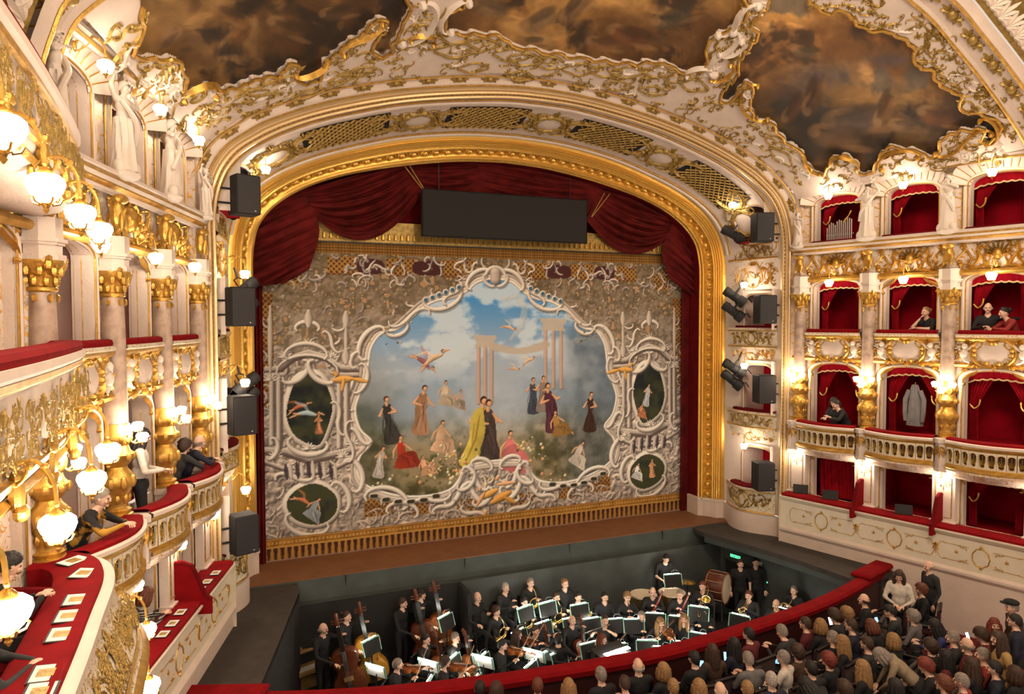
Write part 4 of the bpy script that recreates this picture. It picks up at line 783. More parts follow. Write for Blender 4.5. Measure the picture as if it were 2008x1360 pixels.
topc = MB(); topc.ball((0, -0.08, 7.06), (0.10, 0.09, 0.22), 10, 7); topc.ball((0, -0.12, 7.24), (0.13, 0.10, 0.07), 10, 6)
for a in range(5): topc.ball((0.035*(a-2), -0.16, 7.0-0.03*abs(a-2)), (0.025, 0.03, 0.12), 6, 4)
topc = topc.mesh('corbel', 'gold')
for side in ('right', 'left'):
    for k in range(4):
        x, y = baypos(side, k, 0.0)
        t = thing('column', 'marble column on gilt pedestal with gold capital, %s from the stage on the %s' % (ORD[k], side), 'column', (x, y, 0), BRZ[side], 'columns between the boxes')
        obj('shaft', shaft, t); obj('gilt_pedestal', herm, t); obj('capital', capm, t); obj('entablature_block', entb, t); p = obj('pedestal', ped, t); obj('pedestal_ornament', pedg_me, p, (0, -0.36, 2.72), 0, (1, -1, 1)); obj('corbel', topc, t)
        x, y = baypos(side, k, 0.0); w_ = bpy.data.objects['wall_'+side]; p = obj('pilaster', pil, w_, (x, y, 0), BRZ[side]); obj('pilaster_ornament', pilg_me, p, (0, -0.10, 1.74), 0, (1, -1, 1))
# ================================================================ the painted main curtain: an allegory framed by trompe-l'oeil scrollwork (flat print on cloth)
NX, NZ = 660, 420
cx_ = np.linspace(-6.12, 6.12, NX); cz_ = np.linspace(0.015, 7.55, NZ); CX, CZ = np.meshgrid(cx_, cz_, indexing='ij')
CC = np.zeros((NX, NZ, 3))
def w2(p): q = up(p[0], p[1], 'y', 0.0); return (q[0], q[2])
def Wp(pts): return np.array([w2(p) for p in pts])
LX, LZ = -0.55, 0.83
def bb(P, m):
    i0, i1 = np.searchsorted(cx_, P[:, 0].min()-m), np.searchsorted(cx_, P[:, 0].max()+m)+1; j0, j1 = np.searchsorted(cz_, P[:, 1].min()-m), np.searchsorted(cz_, P[:, 1].max()+m)+1
    return slice(max(i0, 0), min(i1, NX)), slice(max(j0, 0), min(j1, NZ))
def mixc(sl, m, col):
    if m.size == 0: return
    m = m[..., None]; CC[sl] = CC[sl]*(1-m)+np.asarray(col)*m
def poly(P, col, smooth=True, a=1.0, tex=0.0):
    P = np.asarray(P); P = catmull(P, 5, True) if smooth else P; sl = bb(P, 0.02); m = inside(P, CX[sl], CZ[sl])*a
    c_ = np.asarray(col)*np.ones(CX[sl].shape+(1,))
    if tex: c_ = c_*(1-tex+2*tex*TEX[sl][..., None])
    mixc(sl, m, c_); return m
def pstroke(P, w, col, shade=0.5, a=1.0, taper=True):
    P = np.asarray(P, float); w = max(w, 0.008); sl = bb(P, w*1.2); x, z = CX[sl], CZ[sl]
    if x.size == 0: return
    best = np.full(x.shape, 1e9); ox = np.zeros(x.shape); oz = np.zeros(x.shape); tt = np.zeros(x.shape); n = len(P)-1
    for i in range(n):
        ax, az = P[i]; dx, dz = P[i+1]-P[i]; L2 = dx*dx+dz*dz+1e-12; t = np.clip(((x-ax)*dx+(z-az)*dz)/L2, 0, 1); ex, ez = x-ax-t*dx, z-az-t*dz; d = np.hypot(ex, ez); m = d < best
        best = np.where(m, d, best); ox = np.where(m, ex, ox); oz = np.where(m, ez, oz); tt = np.where(m, (i+t)/n, tt)
    ww = w*(0.45+0.55*np.sin(PI*tt)) if taper else w
    m = np.clip((ww-best)/(0.012)+0.5, 0, 1)*a; s_ = (ox*LX+oz*LZ)/ww; sh = 1+shade*(0.15+0.55*s_-0.5*np.clip(best/ww, 0, 1)**3)
    mixc(sl, m, np.asarray(col)*np.clip(sh, 0.25, 1.3)[..., None])
def psc(p0, p1, w, col, kind='C', side=1, turn=1.1, bend=1.0, sh=0.7, both=True, dark=True):
    P = scroll_curve(p0, p1, kind, 16, turn, bend, side)
    for Q in ((P, P*np.array([-1, 1])) if both else (P,)):
        if dark: pstroke(Q+np.array([0.03, -0.035]), w*1.15, (88, 76, 70), 0.0, 0.40)
        pstroke(Q, w, col, sh)
TEX = vnoise(CX, CZ, 2.2, 21, 4); TX2 = vnoise(CX, CZ, 7.0, 22, 3); rg = random.Random(42)
STONE = (192, 182, 168); LIL = (158, 146, 138)
hgt = CZ/7.5
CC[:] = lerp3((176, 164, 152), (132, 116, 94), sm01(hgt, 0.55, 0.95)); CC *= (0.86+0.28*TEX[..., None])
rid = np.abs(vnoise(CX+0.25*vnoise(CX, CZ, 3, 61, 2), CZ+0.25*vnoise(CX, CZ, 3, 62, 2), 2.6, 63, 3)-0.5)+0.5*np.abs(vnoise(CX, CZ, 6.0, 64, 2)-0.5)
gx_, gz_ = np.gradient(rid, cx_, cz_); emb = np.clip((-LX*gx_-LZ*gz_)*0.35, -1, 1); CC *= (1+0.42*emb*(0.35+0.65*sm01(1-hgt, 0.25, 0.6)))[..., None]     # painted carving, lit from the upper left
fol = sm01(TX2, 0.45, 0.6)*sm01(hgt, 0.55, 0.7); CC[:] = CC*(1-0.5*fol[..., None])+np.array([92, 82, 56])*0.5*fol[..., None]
flow = (TX2 > 0.72) & (hgt > 0.6); CC[flow] = (186, 150, 112)
# gilded trellis patches along top and bottom
def trellis(x0, x1, z0, z1):
    for s_ in (1, -1):
        a, b = sorted((x0*s_, x1*s_)); sl = (slice(np.searchsorted(cx_, a), np.searchsorted(cx_, b)), slice(np.searchsorted(cz_, z0), np.searchsorted(cz_, z1))); x, z = CX[sl], CZ[sl]
        q = np.minimum(np.abs(((x+z)/0.13) % 1-0.5), np.abs(((x-z)/0.13) % 1-0.5)); m = q < 0.12; mixc(sl, np.ones(x.shape)*0.9, (98, 60, 34)); mixc(sl, m*1.0, (182, 140, 72))
for t_ in ((0.55, 1.5, 6.75, 7.2), (2.2, 2.9, 6.75, 7.2), (3.6, 4.3, 6.75, 7.2), (4.9, 5.5, 6.5, 7.1), (5.55, 6.0, 3.6, 6.3), (0.4, 1.1, 0.65, 1.0), (1.7, 2.4, 0.72, 1.1), (2.75, 3.5, 0.8, 1.3)): trellis(*t_)
for (x0, x1, z0, z1) in ((1.5, 2.15, 6.82, 7.12), (3.0, 3.55, 6.82, 7.12)):
    for s_ in (1, -1): poly([(s_*x0, z0), (s_*x1, z0), (s_*x1, z1), (s_*x0, z1)], (78, 44, 44))
# swarm of carved scrolls all over the border, mirrored
for i in range(760):
    x = rg.uniform(0.1, 5.9); z = rg.uniform(0.5, 7.2)
    dens = 1.0 if (z < 2.0 or x > 3.6 or z > 6.4) else 0.35
    if z > 4.9 and x > 2.4 and z < 6.5: dens = 0.12
    if rg.random() > dens: continue
    l = rg.uniform(0.12, 0.40); a = rg.uniform(0, 2*PI); k = rg.uniform(0.92, 1.10); cc = tuple(c_*k for c_ in (STONE if rg.random() < 0.7 else LIL))
    psc((x-l*math.cos(a)/2, z-l*math.sin(a)/2), (x+l*math.cos(a)/2, z+l*math.sin(a)/2), rg.uniform(0.016, 0.034), cc, rg.choice('CSCJ'), rg.choice((-1, 1)), rg.uniform(0.7, 1.3), rg.uniform(0.5, 1.6), 0.8)
# ---- the picture field
LB = [(965, 546), (930, 554), (908, 572), (880, 585), (850, 590), (825, 603), (800, 625), (775, 645), (742, 654), (722, 680), (716, 710), (712, 740), (698, 775), (690, 805), (700, 842), (722, 866), (702, 890), (694, 915), (703, 945), (740, 963), (790, 973), (840, 970), (878, 958), (898, 936), (908, 914), (935, 906), (972, 902)]
half_ = Wp(LB); half_[:, 0] -= (half_[0, 0]); half_[-1, 0] = -0.05; half_[0, 0] = 0
FIELD = np.vstack([half_, half_[::-1]*np.array([-1, 1])])
FS = catmull(FIELD, 4, True); fm = inside(FS, CX, CZ); fh = (CZ-1.2)/(6.9-1.2)
n_a = vnoise(CX*0.7, CZ*1.7, 1.1, 31, 5); n_b = vnoise(CX, CZ*1.3, 0.7, 32, 4); n_c = vnoise(CX, CZ, 4.0, 33, 4)
S = lerp3((152, 168, 178), (58, 130, 182), sm01(fh, 0.60, 1.0)); cl = sm01(n_a+0.25*(n_c-0.5), 0.44, 0.60)*sm01(fh, 0.40, 0.6); S = S*(1-cl[..., None]*0.85)+np.array([214, 214, 204])*cl[..., None]*0.85
S = S*(1-0.6*sm01(-fh, -0.62, -0.42)[..., None])+np.array([132, 142, 146])*0.6*sm01(-fh, -0.62, -0.42)[..., None]
gr = sm01(-fh-0.12*(n_b-0.5), -0.40, -0.22); G_ = lerp3((70, 68, 42), (142, 128, 100), sm01(n_c*0.6+n_b*0.4, 0.35, 0.65)); S = S*(1-gr[..., None])+G_*gr[..., None]
tr = sm01(-CX-2.2-0.7*(n_b-0.5), 0, 1.3)*sm01(-fh, -0.70, -0.45)*0.8; S = S*(1-tr[..., None])+np.array([74, 76, 58])*(0.7+0.6*n_c[..., None])*tr[..., None]
tr = sm01(CX-1.5-0.9*(n_b-0.5), 0, 1.2)*sm01(-fh, -0.88, -0.62)*0.75; S = S*(1-tr[..., None])+np.array([84, 90, 92])*(0.7+0.6*n_c[..., None])*tr[..., None]
hz = sm01(n_b, 0.4, 0.6)*sm01(-np.abs(fh-0.52), -0.16, -0.05)*0.5; S = S*(1-hz[..., None])+np.array([186, 182, 174])*hz[..., None]
hz = 0.55*np.exp(-((CX/2.0)**2+((CZ-3.2)/0.9)**2)); S = S*(1-hz[..., None])+np.array([196, 190, 178])*(0.85+0.3*n_c[..., None])*hz[..., None]; S = S*(1+sm01(fh, 0.15, 0.45)[..., None]*np.array([-0.07, 0.0, 0.09])); CC[fm] = np.clip(S*1.12, 0, 250)[fm]
SKIN = (216, 168, 128)
def P2(px, py): return np.array(w2((px, py)))
def temple(px, top, base, n, w):
    for i in range(n): pstroke([P2(px+w*i/(n-1), top), P2(px+w*i/(n-1), base)], 0.055, (196, 158, 134), 0.6, 0.8, False)
    for (t0, t1, e) in ((top-22, top-14, 10), (top-14, top-3, 5), (top-3, top+2, 8)): poly([P2(px-e, t0), P2(px+w+e, t0+2), P2(px+w+e, t1+2), P2(px-e, t1)], (206, 194, 176), False, 0.9)
temple(1070, 645, 760, 3, 30); temple(938, 678, 790, 3, 26); poly([P2(965, 672), P2(1020, 682), P2(1072, 668), P2(1072, 684), P2(1020, 694), P2(965, 686)], (204, 192, 172), True, 0.85)
pstroke([P2(x, y) for x, y in ((985, 585), (1015, 580), (1030, 605), (1022, 640), (1002, 665))], 0.10, (210, 214, 212), 0.2, 0.45)
# generic allegorical company: clothed or lightly draped figures, each a few brush strokes
def gfig(px, py, h, robe, lean=0.0, pose='stand', a=1.0, hair=(70, 44, 30)):
    b = P2(px, py); u = h*0.0138; d = np.array([math.sin(lean), math.cos(lean)]); e = np.array([d[1], -d[0]])
    at = lambda s_, t_: b+e*(s_*u)+d*(t_*u)
    dk = tuple(c_*0.62 for c_ in robe)
    rr = random.Random(int(px*7+py)); w_ = lambda: rr.uniform(-0.05, 0.05); lt = tuple(min(255, c_*1.22) for c_ in robe)
    def folds(pts):
        for q in range(7): s0, s1 = rr.uniform(-0.10, 0.12), rr.uniform(-0.14, 0.18); pstroke([at(s0, rr.uniform(0.5, 0.72)), at((s0+s1)/2+w_(), 0.35), at(s1, rr.uniform(0.02, 0.12))], 0.016*u+0.004, dk if q % 2 else lt, 0.1, 0.55*a)
    if pose == 'stand':
        poly([at(-0.15, 0), at(0.19, 0), at(0.14, 0.28), at(0.10+w_(), 0.50), at(0.09, 0.76), at(0.0, 0.83), at(-0.10, 0.75), at(-0.09+w_(), 0.52), at(-0.12, 0.28)], robe, True, a, 0.25); folds(0)
        k1, k2 = rr.choice((-1, 1)), rr.uniform(0.3, 0.7); pstroke([at(-0.09, 0.74), at(-0.17, 0.60), at(-0.10+0.1*k1, 0.5+0.2*k2)], 0.030*u, SKIN, 0.5, a); pstroke([at(0.08, 0.74), at(0.17, 0.62), at(0.13+0.12*k1, 0.48+0.25*k2)], 0.030*u, SKIN, 0.5, a); pstroke([at(0, 0.80), at(0.01, 0.87)], 0.035*u, SKIN, 0.4, a, False); hd = at(0.015, 0.915)
    elif pose == 'sit':
        poly([at(-0.10, 0.20), at(-0.09, 0.55), at(0.0, 0.62), at(0.09, 0.55), at(0.10, 0.22)], robe if rr.random() < 0.6 else lt, True, 1, 0.2); poly([at(-0.22, 0.0), at(-0.08, 0.26), at(0.16, 0.33), at(0.36, 0.28), at(0.44, 0.05), at(0.50, -0.10), at(0.2, -0.10), at(-0.15, -0.06)], robe, True, 1.0, 0.25)
        for q in range(6): pstroke([at(rr.uniform(-0.05, 0.1), 0.24), at(rr.uniform(0.1, 0.3), 0.15), at(rr.uniform(0.1, 0.45), -0.06)], 0.014*u+0.004, dk if q % 2 else lt, 0.1, 0.6)
        pstroke([at(-0.08, 0.54), at(-0.19, 0.40), at(-0.22, 0.22)], 0.028*u, SKIN, 0.5); pstroke([at(0.08, 0.54), at(0.20, 0.42), at(0.28, 0.34)], 0.028*u, SKIN, 0.5); pstroke([at(0.47, -0.06), at(0.52, -0.16)], 0.026*u, SKIN, 0.5); pstroke([at(0, 0.60), at(0.01, 0.66)], 0.034*u, SKIN, 0.4, 1, False); hd = at(0.015, 0.71)
    else:   # fly
        pstroke([at(-0.35, 0.05), at(-0.05, 0.10), at(0.24, 0.04)], 0.085*u, robe, 0.6, a); pstroke([at(0.22, 0.04), at(0.40, 0.10), at(0.52, 0.05)], 0.030*u, SKIN, 0.5, a); pstroke([at(-0.3, 0.05), at(-0.6, -0.10)], 0.036*u, SKIN, 0.5, a); pstroke([at(-0.28, 0.02), at(-0.5, 0.06)], 0.034*u, SKIN, 0.5, a); pstroke([at(0, 0.12), at(-0.15, 0.34), at(-0.45, 0.42)], 0.06*u, lt, 0.3, 0.5*a); hd = at(0.32, 0.12)
    pstroke([hd, hd+d*0.01*u], 0.055*u, hair, 0.3, a, False); pstroke([hd-d*0.012*u+e*0.012*u, hd-d*0.018*u+e*0.013*u], 0.044*u, SKIN, 0.4, a, False)
for (x, y, h, c_, l, p) in [(830, 715, 55, (150, 96, 104), 0.7, 'fly'), (855, 705, 60, (206, 182, 150), -0.5, 'fly'), (870, 790, 55, (186, 172, 148), 0.1, 'sit'), (895, 795, 40, (176, 160, 140), 0.3, 'sit'), (1000, 645, 34, (226, 188, 150), 0.3, 'fly'), (1010, 725, 26, (222, 184, 146), 0.2, 'fly'), (1040, 708, 34, (222, 184, 146), -0.4, 'fly'),
        (770, 868, 88, (62, 60, 58), -0.15, 'stand'), (822, 850, 92, (168, 130, 100), 0.12, 'stand'), (1045, 810, 72, (76, 84, 100), 0.0, 'stand'), (1062, 806, 72, (150, 136, 126), 0.05, 'stand'), (1085, 845, 100, (92, 52, 66), -0.15, 'stand'), (1155, 845, 82, (66, 46, 38), 0.05, 'stand'), (860, 880, 70, (216, 180, 146), 0.15, 'sit'), (1095, 850, 62, (146, 112, 60), -0.2, 'sit'), (1125, 905, 60, (214, 204, 188), 0.5, 'sit'),
        (790, 912, 72, (158, 58, 40), -0.1, 'sit'), (740, 935, 58, (206, 200, 190), 0.2, 'stand'), (835, 928, 44, (212, 164, 126), -0.2, 'sit'), (940, 905, 128, (208, 186, 92), 0.06, 'stand'), (960, 900, 118, (78, 66, 62), -0.03, 'stand'), (1000, 915, 92, (196, 112, 110), 0.0, 'sit')]: gfig(x, y, h, c_, l, p)
poly(Wp([(925, 815), (945, 800), (950, 850), (935, 890), (915, 915), (900, 905), (918, 865)]), (206, 186, 88), True, 1.0, 0.3); pstroke(Wp([(940, 815), (932, 860), (915, 900)]), 0.03, (150, 128, 50), 0.2, 0.8); pstroke(Wp([(930, 830), (925, 870)]), 0.02, (160, 138, 58), 0.2, 0.8)
poly(Wp([(985, 885), (1010, 870), (1025, 890), (1040, 920), (1010, 930), (992, 915)]), (192, 108, 108), True, 0.9, 0.3)
for i in range(170):
    x, y = (rg.gauss(880, 30), rg.gauss(915, 18)) if i < 90 else ((rg.gauss(1042, 16), rg.gauss(875, 12)) if i < 120 else (rg.uniform(720, 1180), rg.uniform(925, 955)))
    p = P2(x, y); pstroke([p, p+0.005], rg.uniform(0.018, 0.05), rg.choice([(222, 186, 120), (214, 156, 120), (230, 210, 150), (96, 98, 52), (226, 222, 206), (104, 104, 60)]), 0.5, 0.9, False)
# ---- frame of the picture field: double moulding, scrolls, pierced crestings
for off, w_, c_ in ((0.09, 0.085, (206, 198, 184)), (0.02, 0.035, (228, 220, 206)), (0.17, 0.04, (176, 164, 152))):
    cen_ = np.array([0, 4.0]); Q = FS+(FS-cen_)/np.linalg.norm(FS-cen_, axis=1)[:, None]*off; pstroke(np.vstack([Q, Q[:1]]), w_, c_, 0.8, 1.0, False)
for (a, b, w_, k, s_) in [((835, 600), (905, 575), 0.10, 'C', 1), ((800, 640), (760, 655), 0.09, 'C', -1), ((745, 640), (705, 700), 0.11, 'C', 1), ((715, 715), (700, 770), 0.08, 'C', -1), ((905, 560), (870, 590), 0.09, 'S', 1), ((960, 530), (915, 560), 0.10, 'C', 1), ((690, 840), (720, 870), 0.10, 'S', 1), ((685, 900), (705, 960), 0.12, 'C', -1), ((720, 965), (800, 985), 0.10, 'C', -1), ((810, 985), (880, 975), 0.10, 'S', 1), ((880, 990), (920, 945), 0.12, 'S', -1), ((925, 950), (965, 985), 0.12, 'C', 1), ((770, 640), (835, 605), 0.07, 'S', -1), ((690, 730), (680, 800), 0.07, 'S', 1)]:
    psc(w2(a), w2(b), w_*0.62, (210, 202, 190), k, s_, 0.9, 1.0, 0.9)
for i in range(6):
    for s_ in (1, -1): p = P2(835+13*i, 588-5.0*i); p = np.array([p[0]*s_, p[1]]); pstroke([p, p+0.004], 0.085, (214, 206, 194), 0.6, 1, False); pstroke([p, p+0.004], 0.05, (58, 110, 140), 0.1, 1, False)
for s_ in (1, -1):
    psc((0.0, 7.05), (s_*0.28, 6.75), 0.05, (206, 198, 186), 'C', -s_, 0.9, 1.0, 0.8, False); psc((s_*0.05, 6.55), (s_*0.34, 6.80), 0.045, (206, 198, 186), 'C', s_, 0.9, 1.0, 0.8, False)
pstroke([(0, 6.72), (0, 6.90)], 0.15, (184, 172, 160), 0.7, 1, False)
for (a, b, w_, k, s_) in [((915, 915), (950, 960), 0.07, 'S', 1), ((925, 905), (965, 915), 0.06, 'C', -1), ((930, 990), (965, 960), 0.07, 'C', 1), ((900, 960), (930, 930), 0.06, 'C', 1), ((905, 1000), (950, 1010), 0.06, 'S', -1), ((850, 1000), (890, 985), 0.06, 'S', 1), ((760, 995), (820, 1005), 0.06, 'C', -1)]: psc(w2(a), w2(b), w_, (206, 198, 186), k, s_, 1.0, 1.1, 0.9)
for (a, b, w_, c_) in (((945, 975), (975, 960), 0.10, (206, 158, 84)), ((965, 985), (1000, 965), 0.12, (204, 150, 76)), ((975, 950), (1010, 945), 0.06, (214, 164, 122)), ((935, 990), (950, 965), 0.06, (212, 160, 118)), ((990, 975), (1010, 985), 0.07, (196, 146, 70)), ((955, 1000), (945, 1020), 0.04, (206, 158, 84)), ((972, 940), (978, 935), 0.06, (208, 158, 116)), ((940, 960), (942, 955), 0.055, (208, 158, 116))): pstroke(Wp([a, b]), w_, c_, 0.8)
# ---- side medallions (tall) and lower ovals
def medal(pts, scene_, frame_w):
    P_ = Wp(pts)
    for s_ in (1, -1):
        Q = catmull(P_*np.array([s_, 1]), 5, True); pstroke(np.vstack([Q, Q[:1]]), frame_w, (204, 196, 184), 0.9, 1, False); sl = bb(Q, 0); m = inside(Q, CX[sl], CZ[sl])*1.0; base = lerp3((38, 44, 46), (70, 74, 50), sm01(n_c[sl]*0.7+(0.5-fh[sl])*0.5, 0.2, 0.6)); mixc(sl, m, base)
    return P_
med1 = medal([(605, 733), (628, 738), (645, 765), (652, 800), (640, 845), (625, 872), (600, 868), (575, 850), (562, 815), (568, 775), (582, 745)], None, 0.12)
med2 = medal([(610, 948), (640, 955), (660, 975), (658, 1005), (635, 1025), (605, 1028), (575, 1015), (562, 990), (575, 965)], None, 0.11)
for (x, y, h, c_, l, p) in [(590, 800, 40, (190, 110, 80), -0.3, 'fly'), (605, 815, 52, (170, 190, 196), 0.1, 'fly'), (625, 850, 36, (206, 140, 100), 0.0, 'stand'), (595, 985, 40, (196, 120, 86), 0.5, 'fly'), (605, 1010, 46, (160, 168, 176), 0.6, 'sit'), (1265, 795, 48, (200, 206, 210), 0.2, 'stand'), (1255, 815, 34, (206, 134, 96), 0.2, 'sit'), (1245, 935, 40, (212, 214, 208), 0.3, 'sit'), (1278, 935, 40, (206, 150, 110), 0.0, 'stand')]: gfig(x, y, h, c_, l, p)
def mould(pts, w, k=1.0):
    for s_ in (1, -1):
        Q = Wp(pts)*np.array([s_, 1])
        for (dz, ww, c_) in ((-w*1.5, w*1.1, (96, 84, 78)), (0, w, (196, 188, 176)), (w*0.9, w*0.5, (222, 214, 200)), (-w*0.8, w*0.3, (140, 128, 120))): pstroke(Q+np.array([0, dz]), ww, tuple(x*k for x in c_), 0.3, 0.9, False)
mould([(522, 724), (548, 722), (575, 700), (605, 690), (640, 700), (668, 720), (700, 722)], 0.045); mould([(520, 735), (556, 734)], 0.035); mould([(655, 734), (702, 734)], 0.035); mould([(518, 882), (560, 884), (605, 900), (650, 890), (692, 880)], 0.05); mould([(520, 905), (575, 925), (640, 925), (690, 900)], 0.03)
for (x, y0, y1) in ((546, 742, 876), (664, 742, 876), (532, 745, 870), (678, 745, 870)):
    for s_ in (1, -1): Q = Wp([(x, y0), (x, y1)])*np.array([s_, 1]); pstroke(Q+np.array([0.05, 0]), 0.06, (110, 98, 92), 0.1, 0.8, False); pstroke(Q, 0.05, (198, 190, 178), 0.7, 1, False)
for (x, y) in ((605, 676), (560, 700), (650, 700), (605, 880), (540, 895), (672, 895), (530, 745), (690, 870)):
    for s_ in (1, -1):
        c0 = Wp([(x, y)])[0]*np.array([s_, 1])
        for q in range(7): t_ = PI*q/6; pstroke([c0, c0+0.16*np.array([math.cos(t_), math.sin(t_)])], 0.026, (212, 204, 190), 0.9)
for (x, y) in ((733, 972), (757, 979), (781, 983), (806, 983), (831, 980), (855, 972)):
    for s_ in (1, -1): c0 = Wp([(x, y)])[0]*np.array([s_, 1]); pstroke([c0-np.array([0.05, 0]), c0+np.array([0.05, 0])], 0.075, (206, 198, 186), 0.6, 1, False); pstroke([c0-np.array([0.05, 0]), c0+np.array([0.05, 0])], 0.048, (62, 58, 40), 0.1, 1, False)
for i in range(220):      # garlands of small flowers on the upper field
    x, z = rg.uniform(2.2, 5.6), rg.uniform(5.0, 6.6); s_ = rg.choice((-1, 1)); p = np.array([x*s_, z]); pstroke([p, p+0.004], rg.uniform(0.018, 0.04), rg.choice([(196, 160, 120), (170, 150, 110), (188, 176, 156), (110, 100, 66), (150, 140, 124)]), 0.6, 0.8, False)
for (a, b, w_, k, s_) in [((560, 750), (605, 712), 0.11, 'C', 1), ((650, 750), (605, 712), 0.11, 'C', -1), ((545, 720), (660, 720), 0.06, 'C', -1), ((565, 870), (640, 880), 0.11, 'C', 1), ((660, 790), (668, 850), 0.08, 'S', 1), ((690, 720), (700, 690), 0.09, 'C', -1), ((545, 930), (610, 940), 0.10, 'S', 1), ((660, 945), (680, 1000), 0.11, 'C', -1), ((560, 1020), (640, 1040), 0.10, 'C', 1), ((680, 830), (690, 900), 0.07, 'S', -1), ((530, 900), (540, 860), 0.09, 'C', 1), ((640, 650), (660, 690), 0.07, 'S', 1), ((580, 640), (625, 640), 0.09, 'C', -1), ((560, 690), (640, 690), 0.08, 'C', -1)]:
    psc(w2(a), w2(b), w_*0.62, (204, 196, 184), k, s_, 0.9, 1.0, 0.9)
for i in range(5):
    for s_ in (1, -1):
        a, b = Wp([(560+22*i, 905+3*abs(i-2)), (563+22*i, 935+2*abs(i-2))]); pstroke(np.array([a, b])*np.array([s_, 1]), 0.05, (66, 58, 66), 0.2, 0.9); pstroke(np.array([a, b])*np.array([s_, 1])+np.array([0.10*s_, 0]), 0.05, (198, 188, 176), 0.6)
for s_ in (1, -1):      # golden winged putti beside the field and vases above the medallions
    for (a, b, w_) in (((655, 745), (690, 742), 0.10), ((690, 742), (720, 748), 0.06), ((675, 742), (670, 765), 0.05), ((660, 735), (655, 730), 0.07)): pstroke(Wp([a, b])*np.array([s_, 1]), w_, (206, 158, 84), 0.8)
    for (a, b, w_) in (((678, 612), (678, 640), 0.09), ((678, 640), (678, 690), 0.05), ((678, 685), (678, 712), 0.10), ((605, 610), (605, 640), 0.10), ((530, 600), (530, 730), 0.06)): pstroke(Wp([a, b])*np.array([s_, 1]), w_, (188, 178, 164), 0.8)
# gold hems: top band, bottom band and tassels
hem = CZ < 0.52; CC[hem] = (lerp3((120, 78, 34), (184, 136, 62), np.abs(np.sin(CZ*60)))*(0.75+0.5*TX2[..., None]))[hem]
tas = CZ < 0.30; u_ = (CX/0.155) % 1; ph = np.abs(u_-0.5)*2; taper_ = 0.35+0.45*np.clip((0.30-CZ)/0.30, 0, 1); T_ = np.where((ph < taper_)[..., None], np.array([190, 142, 76])*(1.05-0.5*ph[..., None]), np.array([78, 46, 34])); CC[tas] = T_[tas]
line = np.abs(CZ-0.31) < 0.015; CC[line] = (206, 160, 84); line = np.abs(CZ-0.50) < 0.012; CC[line] = (206, 160, 84)
beads = ((CX/0.09) % 1 < 0.5) & (np.abs(CZ-0.41) < 0.03); CC[beads] = (210, 166, 90)
top_ = CZ > 7.28; CC[top_] = (lerp3((86, 58, 26), (150, 108, 50), np.abs(np.sin(CZ*45)))*(0.8+0.4*((CX/0.07) % 1)[..., None]))[top_]
for s_ in (1, -1):
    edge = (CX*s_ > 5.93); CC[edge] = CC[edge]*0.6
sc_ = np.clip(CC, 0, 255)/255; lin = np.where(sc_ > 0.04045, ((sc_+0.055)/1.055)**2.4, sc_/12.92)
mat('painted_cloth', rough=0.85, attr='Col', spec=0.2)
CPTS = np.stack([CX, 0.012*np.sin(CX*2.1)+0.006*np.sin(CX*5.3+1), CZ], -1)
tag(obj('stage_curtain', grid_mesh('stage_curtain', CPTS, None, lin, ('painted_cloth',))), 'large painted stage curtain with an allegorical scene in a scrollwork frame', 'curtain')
# ---------------------------------------------------------------- red valance in front of it
mat('valance_red', (0.15, 0.009, 0.008), 0.85, noise=0.5, nscale=3, spec=0.2)
YV = -0.26
def V3(p, y=YV): return up(p[0], p[1], 'y', y)
def pleat(I_, O_, lab, name, nf, amp, sag=0.0, na=70, nr=40):
    """cloth between two edges measured on the valance plane; folds run from edge to edge"""
    I_ = resample(catmull(np.array([V3(p) for p in I_]), 6), na); O_ = resample(catmull(np.array([V3(p) for p in O_]), 6), na); G = []
    for i in range(na):
        a = i/(na-1); row = []
        for j in range(nr):
            r_ = j/(nr-1); p = I_[i]+(O_[i]-I_[i])*r_; env = 4*r_*(1-r_) if sag else 0.25+0.75*r_
            p = p+np.array([0, 0, -sag*a*4*r_*(1-r_)]); p[1] += -0.10*env+amp*env*math.sin(a*2*PI*nf+1.3*math.sin(r_*4)+r_*1.5)+0.4*amp*math.sin(a*2*PI*nf*2.3+r_*5)*env; row.append(p)
        G.append(row)
    t = thing(name, lab, 'drapery'); obj('cloth', MB().grid(np.array(G)).mesh('cloth', 'valance_red'), t)
pleat([(583, 372), (622, 430)], [(797, 312), (825, 384)], 'deep red velvet swag hanging left of the black surtitle screen', 'valance_swag', 6, 0.12, 0.75)
pleat([(1178, 360), (1150, 432)], [(1330, 432), (1303, 472)], 'deep red velvet swag hanging right of the black surtitle screen', 'valance_swag', 6, 0.12, 0.62)
pleat([(795, 308), (826, 386)], [(948, 304), (925, 400)], 'shallow red swag above the left half of the surtitle screen', 'valance_swag', 5, 0.10, 0.25)
pleat([(944, 304), (925, 400)], [(1182, 358), (1150, 425)], 'shallow red swag above the right half of the surtitle screen', 'valance_swag', 5, 0.10, 0.30)
pleat([(590, 368), (622, 430), (624, 470), (606, 528)], [(488, 420), (486, 480), (488, 556), (556, 556)], 'gathered red drape tail hanging at the left edge of the stage', 'valance_tail', 7, 0.10)
pleat([(1322, 428), (1302, 472), (1298, 505), (1312, 545)], [(1388, 520), (1388, 560), (1384, 588), (1366, 588)], 'gathered red drape tail hanging at the right edge of the stage', 'valance_tail', 7, 0.10)
tag(obj('valance_backcloth', MB().grid(np.array([[(x, 0.10+0.03*math.sin(x*9), z) for z in (7.45, 8.6, 9.9)] for x in np.linspace(-6.3, 6.3, 80)])).mesh('valance_backcloth', 'velvet')), 'dark red backcloth behind the swags above the painted curtain', 'drapery')
